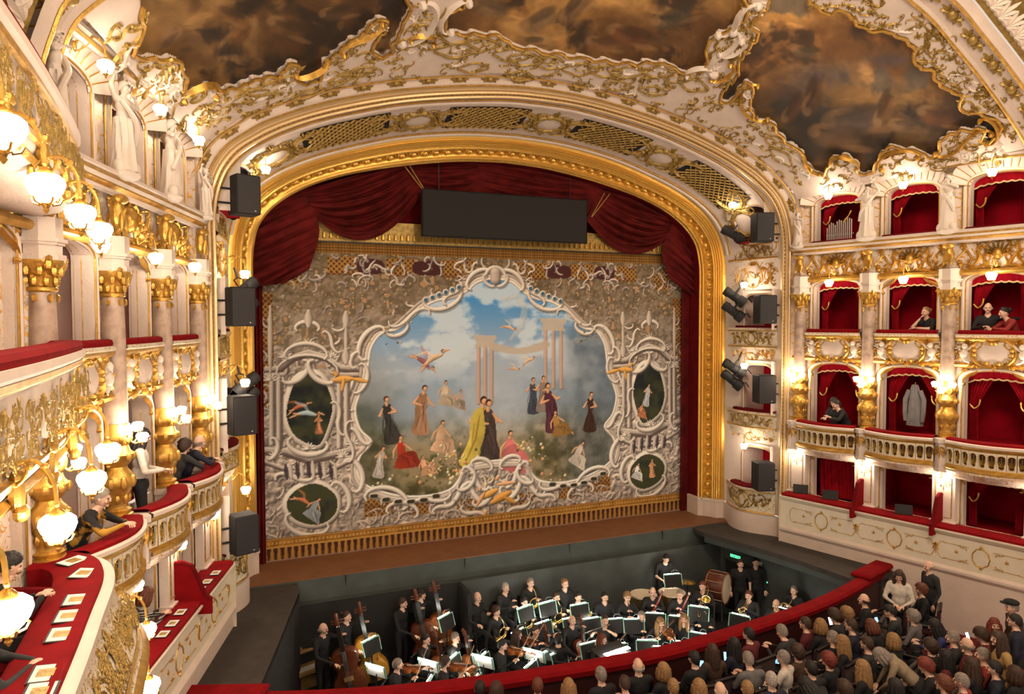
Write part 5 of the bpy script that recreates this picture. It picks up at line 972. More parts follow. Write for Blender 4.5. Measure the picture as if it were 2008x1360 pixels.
for s_, lb in ((-1, 'left'), (1, 'right')):
    P_ = np.array([[(s_*(5.80+0.26*u), -0.12+0.03*math.sin(u*20), z) for z in (0.0, 3.0, 6.6)] for u in np.linspace(0, 1, 24)]); tag(obj('leg_drape', MB().grid(P_).mesh('leg_drape', 'valance_red')), 'narrow dark red side drape along the %s edge of the curtain' % lb, 'drapery')
for (a, b, lb) in (((-2.55, 9.45), (-1.93, 8.72), 'left'), ((3.05, 9.12), (2.65, 8.45), 'right')):
    t = thing('gathering_rope', 'thin gold rope gathering the %s end of the red swag' % lb, 'rope'); obj('strand', MB().tube([(a[0], -0.38, a[1]), (b[0], -0.36, b[1])], 0.014, 5).mesh('strand', 'gold_dull'), t); obj('strand', MB().tube([(a[0]+0.16, -0.38, a[1]-0.02), (b[0]+0.02, -0.36, b[1])], 0.014, 5).mesh('strand', 'gold_dull'), t)
lb_ = thing('gold_lambrequin', 'gold fringed pelmet strip behind the red swags', 'pelmet'); obj('band', MB().box((0.25, -0.09, 7.80), (9.8, 0.03, 0.5)).mesh('band', 'gold_dull', False), lb_)
tm = MB().lathe([(0.01, 0.16), (0.035, 0.12), (0.03, 0.09), (0.05, 0.0)], 6).mesh('tassel', 'gold')
for i in range(62): obj('tassel', tm, lb_, (-4.55+9.5*i/61, -0.12, 7.62))
obj('pelmet_bar', MB().box((0.2, -0.07, 7.55), (9.9, 0.05, 0.06)).mesh('pelmet_bar', 'black', False), lb_)
q0, q1 = up(825, 372, 'y', -0.45), up(1146, 478, 'y', -0.45)
t = thing('surtitle_screen', 'wide black surtitle screen hung above the painted curtain', 'screen', ((q0[0]+q1[0])/2, -0.52, (q0[2]+q1[2])/2)); w_, h_ = q1[0]-q0[0], q0[2]-q1[2]
obj('panel', MB().box((0, 0, 0), (w_, 0.14, h_), bev=0.015).mesh('panel', 'black_matte'), t); obj('bezel', MB().tube([(-w_/2, -0.07, -h_/2), (w_/2, -0.07, -h_/2), (w_/2, -0.07, h_/2), (-w_/2, -0.07, h_/2), (-w_/2, -0.07, -h_/2)], 0.018, 4).mesh('bezel', 'black'), t)
for s_ in (-1, 1): obj('hanger', MB().tube([(s_*w_*0.4, 0.05, h_/2), (s_*w_*0.4, 0.05, h_/2+0.7)], 0.012, 5).mesh('hanger', 'black'), t)
# ================================================================ lamps
gl_me = MB().lathe([(0.035, 0.075), (0.075, 0.070), (0.105, 0.045), (0.112, 0.010), (0.095, -0.035), (0.065, -0.075), (0.035, -0.105), (0.012, -0.112)], 16).mesh('globe', 'globe')
cap_me = MB().lathe([(0.006, 0.16), (0.016, 0.14), (0.010, 0.12), (0.03, 0.105), (0.045, 0.09), (0.05, 0.074), (0.03, 0.070)], 10).mesh('cap', 'gold')
for_me = MB().lathe([(0.04, -0.100), (0.045, -0.112), (0.022, -0.125), (0.014, -0.14), (0.02, -0.15), (0.004, -0.175)], 8)
for a in range(5): t_ = 2*PI*a/5; for_me.tube([(0.035*math.cos(t_), 0.035*math.sin(t_), -0.118), (0.075*math.cos(t_), 0.075*math.sin(t_), -0.105), (0.09*math.cos(t_), 0.09*math.sin(t_), -0.075), (0.078*math.cos(t_), 0.078*math.sin(t_), -0.065)], 0.008, 4)
for_me = for_me.mesh('finial', 'gold')
def arm_mesh(d, h):    # curved bracket: from the wall (y=+d, z=h) to the cap of the lamp at the origin
    b = MB(); b.tube(catmull([(0, d, h), (0, d*0.8, h+0.10), (0, d*0.35, h+0.13), (0, 0.02, h*0.6+0.12), (0, 0, 0.15)], 5), 0.014, 6); b.ball((0, d, h), (0.05, 0.03, 0.07), 8, 5); b.tube(catmull([(0, d, h-0.08), (0, d*0.6, h+0.0), (0, d*0.5, h+0.10), (0, d*0.7, h+0.13)], 4), 0.010, 5)
    for i in range(3): b.ball((0, d*(0.2+0.25*i), h*0.9+0.125), (0.022, 0.03, 0.022), 6, 4)
    return b.mesh('bracket', 'gold')
ARMS = {}
def lamp(pos, rz, label, d=0.3, h=0.22, sc=1.0, group='glass globe lamps'):
    t = thing('globe_lamp', label, 'lamp', pos, rz, group, sc); key = (round(d/sc, 2), round(h/sc, 2))
    if key not in ARMS: ARMS[key] = arm_mesh(*key)
    obj('globe', gl_me, t); obj('cap', cap_me, t); obj('finial', for_me, t); obj('bracket', ARMS[key], t); return t
for side in ('right', 'left'):
    for k in range(4):
        if side == 'left' and k == 3: continue
        lamp(baypos(side, k+0.5, 0.34)+(8.66,), BRZ[side], 'lit globe lamp under the shell arch, top-tier %s' % sidelabel(side, k), 0.34, 0.22, 0.85)
        lamp(baypos(side, k+0.5, 0.24)+(6.56,), BRZ[side], 'lit globe lamp at the arch top, second-tier %s' % sidelabel(side, k), 0.24, 0.25, 0.9)
    for k in range(4):
        x, y = baypos(side, k, 0.25); t = thing('lamp_cluster', 'three lit glass globes before the %s marble column from the stage on the %s' % (ORD[k], side), 'lamp', (x, y, 4.20), BRZ[side], 'lamp clusters on the columns')
        hub = MB(); hub.ball((0, 0.16, -0.03), (0.07, 0.06, 0.09), 8, 6)
        for (a, b) in ((-0.17, 0.04), (0.17, 0.04), (0, -0.08)):
            c0 = 0.05 if a else -0.07; obj('globe', gl_me, t, (a, b, c0), 0, 0.68); obj('finial', for_me, t, (a, b, c0), 0, 0.68); hub.tube(catmull([(0, 0.16, -0.04), (a*0.6, b*0.6+0.06, -0.16), (a, b, -0.10)], 5), 0.012, 6)
        obj('bracket', hub.mesh('bracket', 'gold'), t)
        lamp(baypos(side, k, 0.22)+(2.14,), BRZ[side], 'lit lamp under the balcony pedestal, %s ground-level pilaster from the stage on the %s' % (ORD[k], side), 0.13, 0.16, 0.8)
    s_ = 1 if side == 'right' else -1
    for (x, y, z, nm) in ((5.81, -2.28, 8.68, 'top'), (6.23, -2.28, 6.59, 'second'), (6.26, -2.28, 4.43, 'first'), (6.28, -2.28, 2.27, 'ground')):
        lamp((s_*x, y, z), (-PI/2 if s_ > 0 else PI/2), 'lit globe lamp hanging before the %s-level stage box on the %s' % (nm, side), 0.38, 0.24, 0.85)
for i, (y, z) in enumerate(((-9.92, 6.47), (-10.85, 6.49), (-12.05, 6.5), (-12.98, 6.62))): lamp((-7.70, y, z), PI/2, 'large lit globe below the top gallery on the left, %s from the stage' % ORD[i], 0.32, 0.30)
for i, (y, z) in enumerate(((-9.71, 4.43), (-10.64, 4.35), (-11.96, 4.33), (-13.14, 4.22))): lamp((-7.70, y, z), PI/2, 'large lit globe below the second gallery on the left, %s from the stage' % ORD[i], 0.32, 0.30)
for i, (x, y, z) in enumerate(((-7.58, -7.9, 1.95), (-7.44, -9.3, 1.92))): lamp((x, y, z), PI/2, 'lit globe hanging beneath the left first-tier balcony, %s from the stage' % ORD[i], 0.3, 0.30)
# chandelier of the auditorium, over the stalls behind the photographer's view
t = thing('chandelier', 'gilt chandelier with a ring of glass globes over the stalls', 'chandelier', CHAND)
obj('hoop', MB().tube([(1.2*math.cos(a), 1.2*math.sin(a), 0.5) for a in np.linspace(0, 2*PI, 33)], 0.05, 6).tube([(0, 0, 0.5), (0, 0, 2.2)], 0.04, 6).mesh('hoop', 'gold'), t)
for a in range(12): obj('globe', gl_me, t, (1.2*math.cos(a*PI/6), 1.2*math.sin(a*PI/6), 0.75), 0, 1.2)
# ================================================================ left galleries nearer the camera (tiers one to three)
def gal(path, prof): 
    P_ = np.asarray(path, float); T = np.gradient(P_, axis=0); T /= np.linalg.norm(T, axis=1)[:, None]; Nn = np.stack([-T[:, 1], T[:, 0]], -1)   # to the hall (+x) when running to -y
    return np.stack([np.concatenate([P_+Nn*a, np.full((len(P_), 1), z)], 1) for (a, z) in prof], 1)
GP = catmull([(-8.42, -8.30), (-8.22, -8.36), (-8.10, -8.62), (-8.04, -9.3), (-7.98, -10.5), (-7.95, -12), (-7.95, -15.5)], 8)
for nm, zr, hh in (('second', 5.36, 0.80), ('top', 7.58, 0.62)):
    zb = zr-hh; t = thing('gallery_parapet', 'long white and gold parapet of the %s-tier gallery at the left' % nm, 'parapet')
    obj('parapet', MB().grid(gal(GP, [(-0.02, zb), (0.0, zb+0.05), (-0.05, zb+0.12), (-0.04, zr-0.2), (0.0, zr-0.17), (0.03, zr-0.14), (0.03, zr-0.10), (0.07, zr-0.06), (0.07, zr), (-0.2, zr)])).mesh('parapet', 'stucco', True, 30), t)
    obj('moulding', MB().grid(gal(GP, [(0.005, zr-0.17), (0.035, zr-0.145), (0.04, zr-0.10), (0.01, zr-0.13)])).grid(gal(GP, [(0.005, zb+0.02), (0.03, zb+0.04), (0.03, zb+0.08), (-0.02, zb+0.10)])).mesh('moulding', 'gold'), t)
    obj('underside', MB().grid(gal(GP, [(-0.02, zb), (-0.06, zb-0.06), (-0.04, zb-0.10), (-0.12, zb-0.16), (-0.30, zb-0.22), (-0.9, zb-0.18)])).mesh('underside', 'stucco', True, 30), t)
    obj('moulding', MB().grid(gal(GP, [(-0.035, zb-0.035), (-0.0, zb-0.08), (-0.03, zb-0.125), (-0.06, zb-0.09)])).mesh('moulding', 'gold'), t)
    obj('cushion', MB().grid(gal(GP, [(0.04, zr), (0.05, zr+0.05), (0.02, zr+0.09), (-0.2, zr+0.09), (-0.28, zr)])).mesh('cushion', 'velvet_bright'), t)
    for i in range(5):
        y0 = -8.95-1.1*i; o = dense(1.05, hh-0.30, 50+i, 26, 0.012, 0.008); o.shell((0, 0.08), PI/2, 0.14, 2.2, 7, 0.014, 0.012); x0 = float(np.interp(-y0, -GP[:, 1], GP[:, 0])); obj('gilt_ornament', o.mesh('gilt_ornament', 'gold_dull'), t, (x0+0.045-0.01, y0, zb+(hh-0.1)/2+0.0), PI/2, (1, -1, 1))
    for y0 in (-8.60, -9.7, -10.8, -11.9):
        x0 = float(np.interp(-y0, -GP[:, 1], GP[:, 0])); b = MB(); b.ball((0, 0, 0), (0.05, 0.07, 0.14), 8, 6); b.ball((0.02, 0, -0.12), (0.05, 0.09, 0.06), 8, 5); b.ball((0.01, 0, 0.12), (0.05, 0.09, 0.05), 8, 5); obj('mask', b.mesh('mask', 'gold'), t, (x0+0.02, y0, zb-0.02))
# first-tier gallery: wide red desk with programme cards let into it
GP1 = catmull([(-8.62, -8.22), (-8.35, -8.22), (-8.08, -8.42), (-7.90, -8.75), (-7.80, -9.3), (-7.78, -10.2), (-7.76, -11.6), (-7.76, -15.5)], 8)
t = thing('gallery_desk', 'wide red desk rail of the first-tier gallery at the lower left', 'balcony')
obj('parapet', MB().grid(gal(GP1, [(0.20, 2.16), (0.32, 2.20), (0.36, 2.25), (0.36, 2.30), (0.30, 2.34), (0.27, 2.40), (0.20, 2.55), (0.12, 2.72), (0.06, 2.88), (0.05, 2.96)])).mesh('parapet', 'gilt_fine', True, 30), t)
obj('moulding', MB().grid(gal(GP1, [(0.355, 2.24), (0.375, 2.27), (0.36, 2.305), (0.31, 2.34)])).grid(gal(GP1, [(0.28, 2.385), (0.29, 2.41), (0.265, 2.43)])).mesh('moulding', 'gold'), t)
obj('underside', MB().grid(gal(GP1, [(0.20, 2.16), (0.0, 2.10), (-0.8, 2.10)])).mesh('underside', 'stucco', False), t)
obj('rim', MB().grid(gal(GP1, [(0.04, 2.96), (0.075, 2.98), (0.075, 3.05), (0.03, 3.075), (-0.03, 3.075)])).mesh('rim', 'stucco', True, 40), t)
obj('desk_top', MB().grid(gal(GP1, [(-0.02, 3.07), (-0.03, 3.11), (-0.07, 3.125), (-0.42, 3.10), (-0.46, 3.07), (-0.46, 2.5)])).mesh('desk_top', 'velvet_bright'), t)
obj('floor', MB().grid(np.array([[(x, y, 2.35) for y in (-8.3, -16)] for x in (-9.6, -8.2)])).mesh('floor', 'carpet', False), t)
for i in range(4): y0 = -9.3-1.05*i; o = dense(1.0, 0.5, 70+i, 34, 0.014, 0.012); g_ = obj('gilt_ornament', o.mesh('gilt_ornament', 'gold_dull'), t, (float(np.interp(-y0, -GP1[:, 1], GP1[:, 0]))+0.165, y0, 2.66), 0, (1, -1, 1)); g_.rotation_euler = (Matrix.Rotation(PI/2, 3, 'Z') @ Matrix.Rotation(-0.42, 3, 'X')).to_euler()
cd_b = MB().box((0, 0, 0.004), (0.20, 0.29, 0.008)).mesh('card_frame', 'charcoal', False); cd_p = MB().box((0, 0, 0.009), (0.17, 0.26, 0.003)).mesh('card', 'paper', False); cd_i = MB().box((0.0, 0.0, 0.0115), (0.11, 0.12, 0.002)).mesh('picture', 'gold_dull', False)
for i, (px, py) in enumerate([(149, 1174), (134, 1206), (120, 1242), (90, 1318), (164, 1122), (144, 1098), (78, 1355)]):
    p = up(px, py, 'z', 3.125); a = -0.25*(i == 4)-0.7*(i == 5)
    c_ = thing('programme_card', 'framed programme card let into the red desk, %s' % ['third from its far end', 'fourth from its far end', 'fifth from its far end', 'sixth from its far end', 'second from its far end', 'at its curved far end', 'nearest the camera'][i], 'card', (p[0], p[1], 3.115), a, 'programme cards on the desk'); c_.rotation_euler = (0, 0.07, a)
    obj('card_frame', cd_b, c_); obj('card', cd_p, c_); obj('picture', cd_i, c_)
for i, (px, py) in enumerate([(423, 1123), (406, 1140), (392, 1155), (354, 1200), (338, 1222), (320, 1243)]):
    p = up(px, py, 'z', 1.235); c_ = thing('programme_card', 'small programme card on the red rail of the left ground boxes, %s from the stage' % ORD[i], 'card', tuple(p), -TH, 'programme cards on the ground rail', 0.8); obj('card_frame', cd_b, c_); obj('card', cd_p, c_); obj('picture', cd_i, c_)
obj('seat_back_wall', MB().grid(np.array([[(-8.75, y, z) for y in (-8.5, -14.5)] for z in (2.4, 2.95)])).mesh('seat_back_wall', 'box_red', False), t)
obj('armrest', MB().tube(catmull([(-8.25, -9.25, 3.0), (-8.5, -9.2, 3.02), (-8.9, -9.1, 3.02)], 5), 0.05, 8).tube(catmull([(-8.25, -10.9, 3.0), (-8.5, -10.95, 3.02), (-8.9, -11.0, 3.02)], 5), 0.05, 8).mesh('armrest', 'velvet'), t)
# wall behind the galleries
wl = bpy.data.objects['wall_left']; P_ = [(-8.5, -8.45), (-8.75, -8.6), (-8.85, -9.6), (-8.9, -16)]
obj('gallery_wall', MB().grid(np.array([[(x, y, z) for z in (-1.2, 2.3, 4.7, 6.9, 9.6)] for x, y in P_])).mesh('gallery_wall', 'gilt_stucco', False), wl)
o = dense(0.9, 1.4, 91, 30, 0.03, 0.04); obj('gilt_panel', o.mesh('gilt_panel', 'gold'), wl, (-8.82, -9.5, 6.0), PI/2, (1, -1, 1))
wr = bpy.data.objects['wall_right']; obj('gallery_wall', MB().grid(np.array([[(x, y, z) for z in (-1.2, 4, 9.6)] for x, y in [baypos('right', 4), (9.0, -12), (9.0, -16)]])).mesh('gallery_wall', 'gilt_stucco', False), wr)
# ================================================================ stage-box balconies, cushions, loudspeakers, spotlights
def sb(w_, off, z, s_): return (s_*(6.55+0.23*w_-off), -1.2-1.8*w_-off*0.13, z)
for side, s_ in (('right', 1), ('left', -1)):
    for nm, zr, hh, bg in (('ground', 1.16, 0.68, 0.34), ('first', 3.20, 0.46, 0.20), ('second', 5.45, 0.55, 0.03), ('top', 7.76, 0.50, 0.02)):
        t = thing('stage_box_balcony', 'gilded %s-level stage box front next to the proscenium on the %s' % (nm, side), 'balcony'); U = np.linspace(0.06, 0.98, 24); bl_ = lambda u: 0.03+bg*math.sin(PI*(u-0.06)/0.92)**1.2
        obj('parapet', MB().grid(np.array([[sb(u, bl_(u)+a, z, s_) for (a, z) in [(-0.05, zr-hh-0.05), (0.03, zr-hh), (0.03, zr-hh+0.05), (0, zr-hh+0.08), (0, zr-0.12), (0.03, zr-0.09), (0.05, zr-0.05), (0.05, zr-0.01), (-0.1, zr)]] for u in U])).mesh('parapet', 'gilt_fine', True, 30), t)
        obj('moulding', MB().grid(np.array([[sb(u, bl_(u)+a, z, s_) for (a, z) in [(0.0, zr-0.115), (0.04, zr-0.09), (0.04, zr-0.07)]] for u in U])).grid(np.array([[sb(u, bl_(u)+a, z, s_) for (a, z) in [(0.0, zr-hh), (0.045, zr-hh+0.02), (0.035, zr-hh+0.055)]] for u in U])).mesh('moulding', 'gold'), t)
        obj('cushion', MB().grid(np.array([[sb(u, bl_(u)+a, z, s_) for (a, z) in [(0.04, zr-0.01), (0.04, zr+0.03), (0.0, zr+0.05), (-0.25, zr+0.04)]] for u in U[4:]])).mesh('cushion', 'velvet'), t)
        o = rocaille(1.5, hh*0.75, 20+int(zr), 1.6, 0.018, 0.03); o.ring((0, 0), 0.12, hh*0.25, 0.02, 0.03, 0, 18, 0.08, 5); obj('gilt_ornament', o.mapv(lambda u, h, v: sb(0.52+u/1.8*0.98, bl_(0.52+u/1.8*0.98)+h, zr-hh/2-0.02+v, s_)).mesh('gilt_ornament', 'gold_dull'), t)
        if nm in ('ground', 'first'): obj('underside', MB().grid(np.array([[sb(u, (bl_(u)-0.02)*q, zr-hh-0.02-z, s_) for (q, z) in ((1, 0), (0.85, 0.10), (0.5, 0.18), (0, 0.24))] for u in U])).mesh('underside', 'gilt_fine'), t)
    # curved white base below the ground box
    U = np.linspace(-0.02, 1.12, 26); struct('plinth', MB().grid(np.array([[sb(u, 0.05+0.38*math.sin(PI*min(max(u, 0), 1))**1.2, z, s_) for z in (-0.06, 0.30, 0.34, 0.46)]+[sb(u, 0.0, 0.47, s_)] for u in U])).mesh('plinth', 'stucco', True, 30), None, plinth)
    # ornament fields above the openings
    for zc_, hh in ((2.52, 0.34), (4.75, 0.40), (6.85, 0.75), (9.0, 0.3)):
        if zc_ > 8: continue
        o = rocaille(1.6, hh, 40+int(zc_*3), 1.6, 0.02, 0.03); obj('gilt_ornament', o.mapv(lambda u, h, v: sb(0.52+u/1.8, 0.01+h, zc_+v, s_)).mesh('gilt_ornament', 'gold'), wallp)
    for i, (z, nm) in enumerate(((1.58, 'ground'), (3.86, 'first'), (5.92, 'second'), (8.02, 'top'))):
        x, y = 6.36 if i < 3 else 6.24, -2.92; t = thing('loudspeaker', 'black box loudspeaker in the %s-level stage box on the %s' % (nm, side), 'loudspeaker', (s_*x, y, z), s_*(-0.35))
        obj('cabinet', MB().box((0, 0, 0), (0.46, 0.42, 0.74), bev=0.02).mesh('cabinet', 'black_matte'), t); obj('grille', MB().box((0, -0.215, 0), (0.42, 0.012, 0.70), bev=0.006).mesh('grille', 'charcoal'), t); obj('badge', MB().box((0.12, -0.224, -0.30), (0.03, 0.006, 0.014)).mesh('badge', 'stucco', False), t)
        [obj('mount', MB().tube([(s_*0.2, 0.1, zz), (s_*0.55, 0.1, zz)], 0.02, 6).mesh('mount', 'black'), t) for zz in (0.12, -0.15)]
    n_ = 0
    for (z, nm, lst) in ((8.35, 'top', ((0.10, 0.25, 0.5), (-0.05, -0.35, 0.3))), (6.15, 'second', ((0.05, 0.15, 0.6), (0.0, -0.25, 0.7))), (4.15, 'first', ((0.05, 0.2, 0.5), (-0.02, -0.12, 0.8)))):
        for j, (dy, dz, tl_) in enumerate(lst):
            t = thing('stage_spotlight', 'black %s spotlight clamped in the %s-level stage box on the %s' % (('upper', 'lower')[j], nm, side), 'spotlight', (s_*6.22, -1.82-dy, z+dz), s_*1.15); t.rotation_euler = (0.45+tl_*0.3, 0, s_*1.0)
            obj('barrel', MB().lathe([(0.01, -0.22), (0.09, -0.21), (0.10, -0.12), (0.085, -0.08), (0.085, 0.10), (0.11, 0.12), (0.115, 0.26), (0.10, 0.26), (0.09, 0.15)], 14, 0, (0, 0, 0), Matrix.Rotation(PI/2, 3, 'X')).mesh('barrel', 'black_matte'), t)
            obj('lens', MB().lathe([(0.001, 0.20), (0.06, 0.19), (0.095, 0.16)], 14, 0, (0, 0, 0), Matrix.Rotation(PI/2, 3, 'X')).mesh('lens', 'charcoal'), t)
            obj('yoke', MB().tube([(-0.12, 0, 0), (-0.13, 0, 0.17), (0, 0, 0.21), (0.13, 0, 0.17), (0.12, 0, 0)], 0.012, 6).tube([(0, 0, 0.21), (0, 0.04, 0.36)], 0.018, 6).mesh('yoke', 'black'), t)
            obj('barn_door', MB().box((0, -0.31, 0.12), (0.20, 0.12, 0.008), M=Matrix.Rotation(0.3, 3, 'X')).mesh('barn_door', 'black', False), t); t.scale = (1.35, 1.35, 1.35)
# ================================================================ curtains and pelmets of the right-hand boxes
def pelmet(side, k, tier, z1, hw, rise, z0):
    x, y = baypos(side, k+0.5, BO+0.12); t = thing('box_pelmet', 'scalloped red pelmet with gold edging, %s-tier %s' % (('ground', 'first', 'second', 'top')[tier], sidelabel(side, k)), 'pelmet', (x, y, 0), BRZ[side], 'box pelmets')
    xs = np.linspace(-hw*0.96, hw*0.96, 49); topz = lambda u: z1-rise+rise*math.sqrt(max(0, 1-(u/hw)**2))**0.75+0.02; bot = lambda u: topz(u)*0.55+(z1-rise*0.2)*0.45-0.17-0.025*abs(math.sin(u/hw*PI*4))
    obj('cloth', MB().grid(np.array([[(u, 0.36+0.018*math.sin(u*60)*v, topz(u)*(1-v)+bot(u)*v) for v in np.linspace(0, 1, 6)] for u in xs])).mesh('cloth', 'curtain_red'), t); obj('gold_edging', MB().tube([(u, 0.34, bot(u)) for u in xs], 0.018, 5).mesh('gold_edging', 'gold_pale'), t)
def drape(side, k, tier, z0, z1, hw, which, style, lab):
    x, y = baypos(side, k+0.5, BO+0.10); t = thing('box_curtain', lab, 'curtain', (x, y, 0), BRZ[side], 'box curtains'); G = []; q = -1 if which == 'left' else 1
    for v in np.linspace(0, 1, 30):
        if style == 'tied': wv = 0.80*hw*(1-v/0.55)**1.2+0.25*hw if v < 0.55 else 0.25*hw+0.10*hw*(v-0.55)
        elif style == 'straight': wv = 0.42*hw
        else: wv = 1.9*hw
        row = []
        for u in np.linspace(0, 1, 40):
            xx = q*(hw*0.97-wv*u); row.append((xx, 0.46+0.028*math.sin(u*2*PI*(6 if style != 'closed' else 11)+v)+0.02*math.sin(v*9+u*3), z1+0.06-(z1+0.06-z0+0.05)*v))
        G.append(row)
    obj('cloth', MB().grid(np.array(G)).mesh('cloth', 'curtain_red'), t)
    if style == 'tied': zt = z1-(z1-z0)*0.55; obj('tieback', MB().tube(catmull([(q*hw*0.95, 0.42, zt+0.06), (q*hw*0.80, 0.40, zt-0.02), (q*hw*0.66, 0.41, zt+0.05), (q*hw*0.62, 0.42, zt+0.18)], 5), 0.018, 6).mesh('tieback', 'gold'), t)
TN = ('ground', 'first', 'second', 'top')
for k in range(4):
    for tier in range(4):
        za, zb, z0, z1, hw, rise = LEV[tier]; pelmet('right', k, tier, z1, hw, rise, z0)
        L_ = lambda w_, how: '%s red curtain, %s side, %s-tier %s' % (how, w_, TN[tier], sidelabel('right', k))
        if tier == 0 and k == 0: drape('right', k, tier, z0, z1, hw, 'left', 'closed', L_('full', 'closed'))
        elif tier == 0 and k == 1: pass
        else:
            drape('right', k, tier, z0, z1, hw, 'left', 'tied', L_('left', 'tied'))
            if tier in (1, 2) or k == 2: drape('right', k, tier, z0, z1, hw, 'right', 'straight' if tier != 1 else 'tied', L_('right', 'hanging' if tier != 1 else 'tied'))
for side, ks in (('right', (1, 2)), ('left', (1,))):
    for k in ks:
        x, y = baypos(side, k-0.02, 0.30); t = thing('box_divider', 'red padded divider with rounded top on the ground-level rail, %s box from the stage, %s' % (ORD[k], side), 'divider', (x, y, 0), BRZ[side])
        obj('panel', MB().prism([(-0.36, 1.0), (0.30, 1.0), (0.30, 1.72), (0.22, 1.82), (0.08, 1.84), (-0.06, 1.78), (-0.16, 1.55), (-0.26, 1.30), (-0.36, 1.22)], -0.03, 0.03, 0, lambda u, v, h: (h, u, v)).mesh('panel', 'velvet_bright', True, 30), t); obj('edge', MB().tube([(0, u, v) for u, v in [(0.30, 1.0), (0.30, 1.72), (0.22, 1.82), (0.08, 1.84), (-0.06, 1.78), (-0.16, 1.55), (-0.26, 1.30), (-0.36, 1.22)]], 0.038, 7).mesh('edge', 'velvet'), t)
# ================================================================ people: one continuous body per pose (fused and smoothed), hair as a child
mat('skin', (0.62, 0.36, 0.24), 0.55); mat('skin_pale', (0.74, 0.47, 0.34), 0.55); mat('eye', (0.03, 0.02, 0.02), 0.3); mat('lip', (0.45, 0.13, 0.11), 0.5)
for nm, c_ in dict(hair_black=(0.012, 0.009, 0.008), hair_brown=(0.055, 0.026, 0.013), hair_auburn=(0.16, 0.045, 0.018), hair_red=(0.22, 0.035, 0.02), hair_blond=(0.36, 0.20, 0.075), hair_grey=(0.30, 0.25, 0.21), hair_white=(0.52, 0.46, 0.40)).items(): mat(nm, c_, 0.6, bump=0.5, bscale=60, noise=0.4, nscale=30)
for nm, c_ in dict(cl_black=(0.010, 0.010, 0.012), cl_navy=(0.014, 0.016, 0.035), cl_char=(0.03, 0.03, 0.033), cl_white=(0.70, 0.64, 0.55), cl_red=(0.33, 0.03, 0.025), cl_beige=(0.32, 0.24, 0.15), cl_mustard=(0.42, 0.26, 0.09), cl_blue=(0.03, 0.04, 0.16), cl_wine=(0.12, 0.012, 0.018), cl_brown=(0.07, 0.035, 0.02), cl_grey=(0.16, 0.15, 0.15)).items(): mat(nm, c_, 0.85, noise=0.25, nscale=14)
def stripes(nm, a, b, sc):
    m = mat(nm, a, 0.85); nt = m.node_tree; w_ = nt.nodes.new('ShaderNodeTexWave'); w_.bands_direction = 'Z'; w_.inputs['Scale'].default_value = sc; tc = nt.nodes.new('ShaderNodeTexCoord'); r_ = nt.nodes.new('ShaderNodeValToRGB'); r_.color_ramp.elements[0].color = (*a, 1); r_.color_ramp.elements[1].color = (*b, 1); r_.color_ramp.interpolation = 'CONSTANT'; r_.color_ramp.elements[1].position = 0.6
    nt.links.new(tc.outputs['Object'], w_.inputs['Vector']); nt.links.new(w_.outputs['Fac'], r_.inputs['Fac']); nt.links.new(r_.outputs['Color'], nt.nodes['Principled BSDF'].inputs['Base Color'])
stripes('cl_striped', (0.02, 0.02, 0.025), (0.35, 0.32, 0.28), 9); mat('cl_yellow_black', (0.50, 0.27, 0.03), 0.85, noise=0.9, nscale=4.5, col2=(0.012, 0.012, 0.014))
for n_ in MAT['cl_yellow_black'].node_tree.nodes:
    if n_.type == 'VALTORGB': n_.color_ramp.elements[0].position = 0.50; n_.color_ramp.elements[1].position = 0.55
SEATJ = dict(hip=(0, 0, 0.52), chest=(0, -0.01, 0.86), neck=(0, -0.01, 1.08), head=(0, -0.05, 1.215), sh=(0.185, 0.0, 1.00), kn=(0.13, -0.45, 0.53), an=(0.13, -0.42, 0.10), toe=(0.14, -0.56, 0.05))
STANDJ = dict(hip=(0, 0.01, 0.92), chest=(0, 0.0, 1.24), neck=(0, 0.0, 1.455), head=(0, -0.035, 1.59), sh=(0.19, 0.01, 1.38), kn=(0.10, -0.02, 0.50), an=(0.10, 0.03, 0.09), toe=(0.12, -0.11, 0.045))
def J(base, **k): d = dict(base); d.update(k); return d
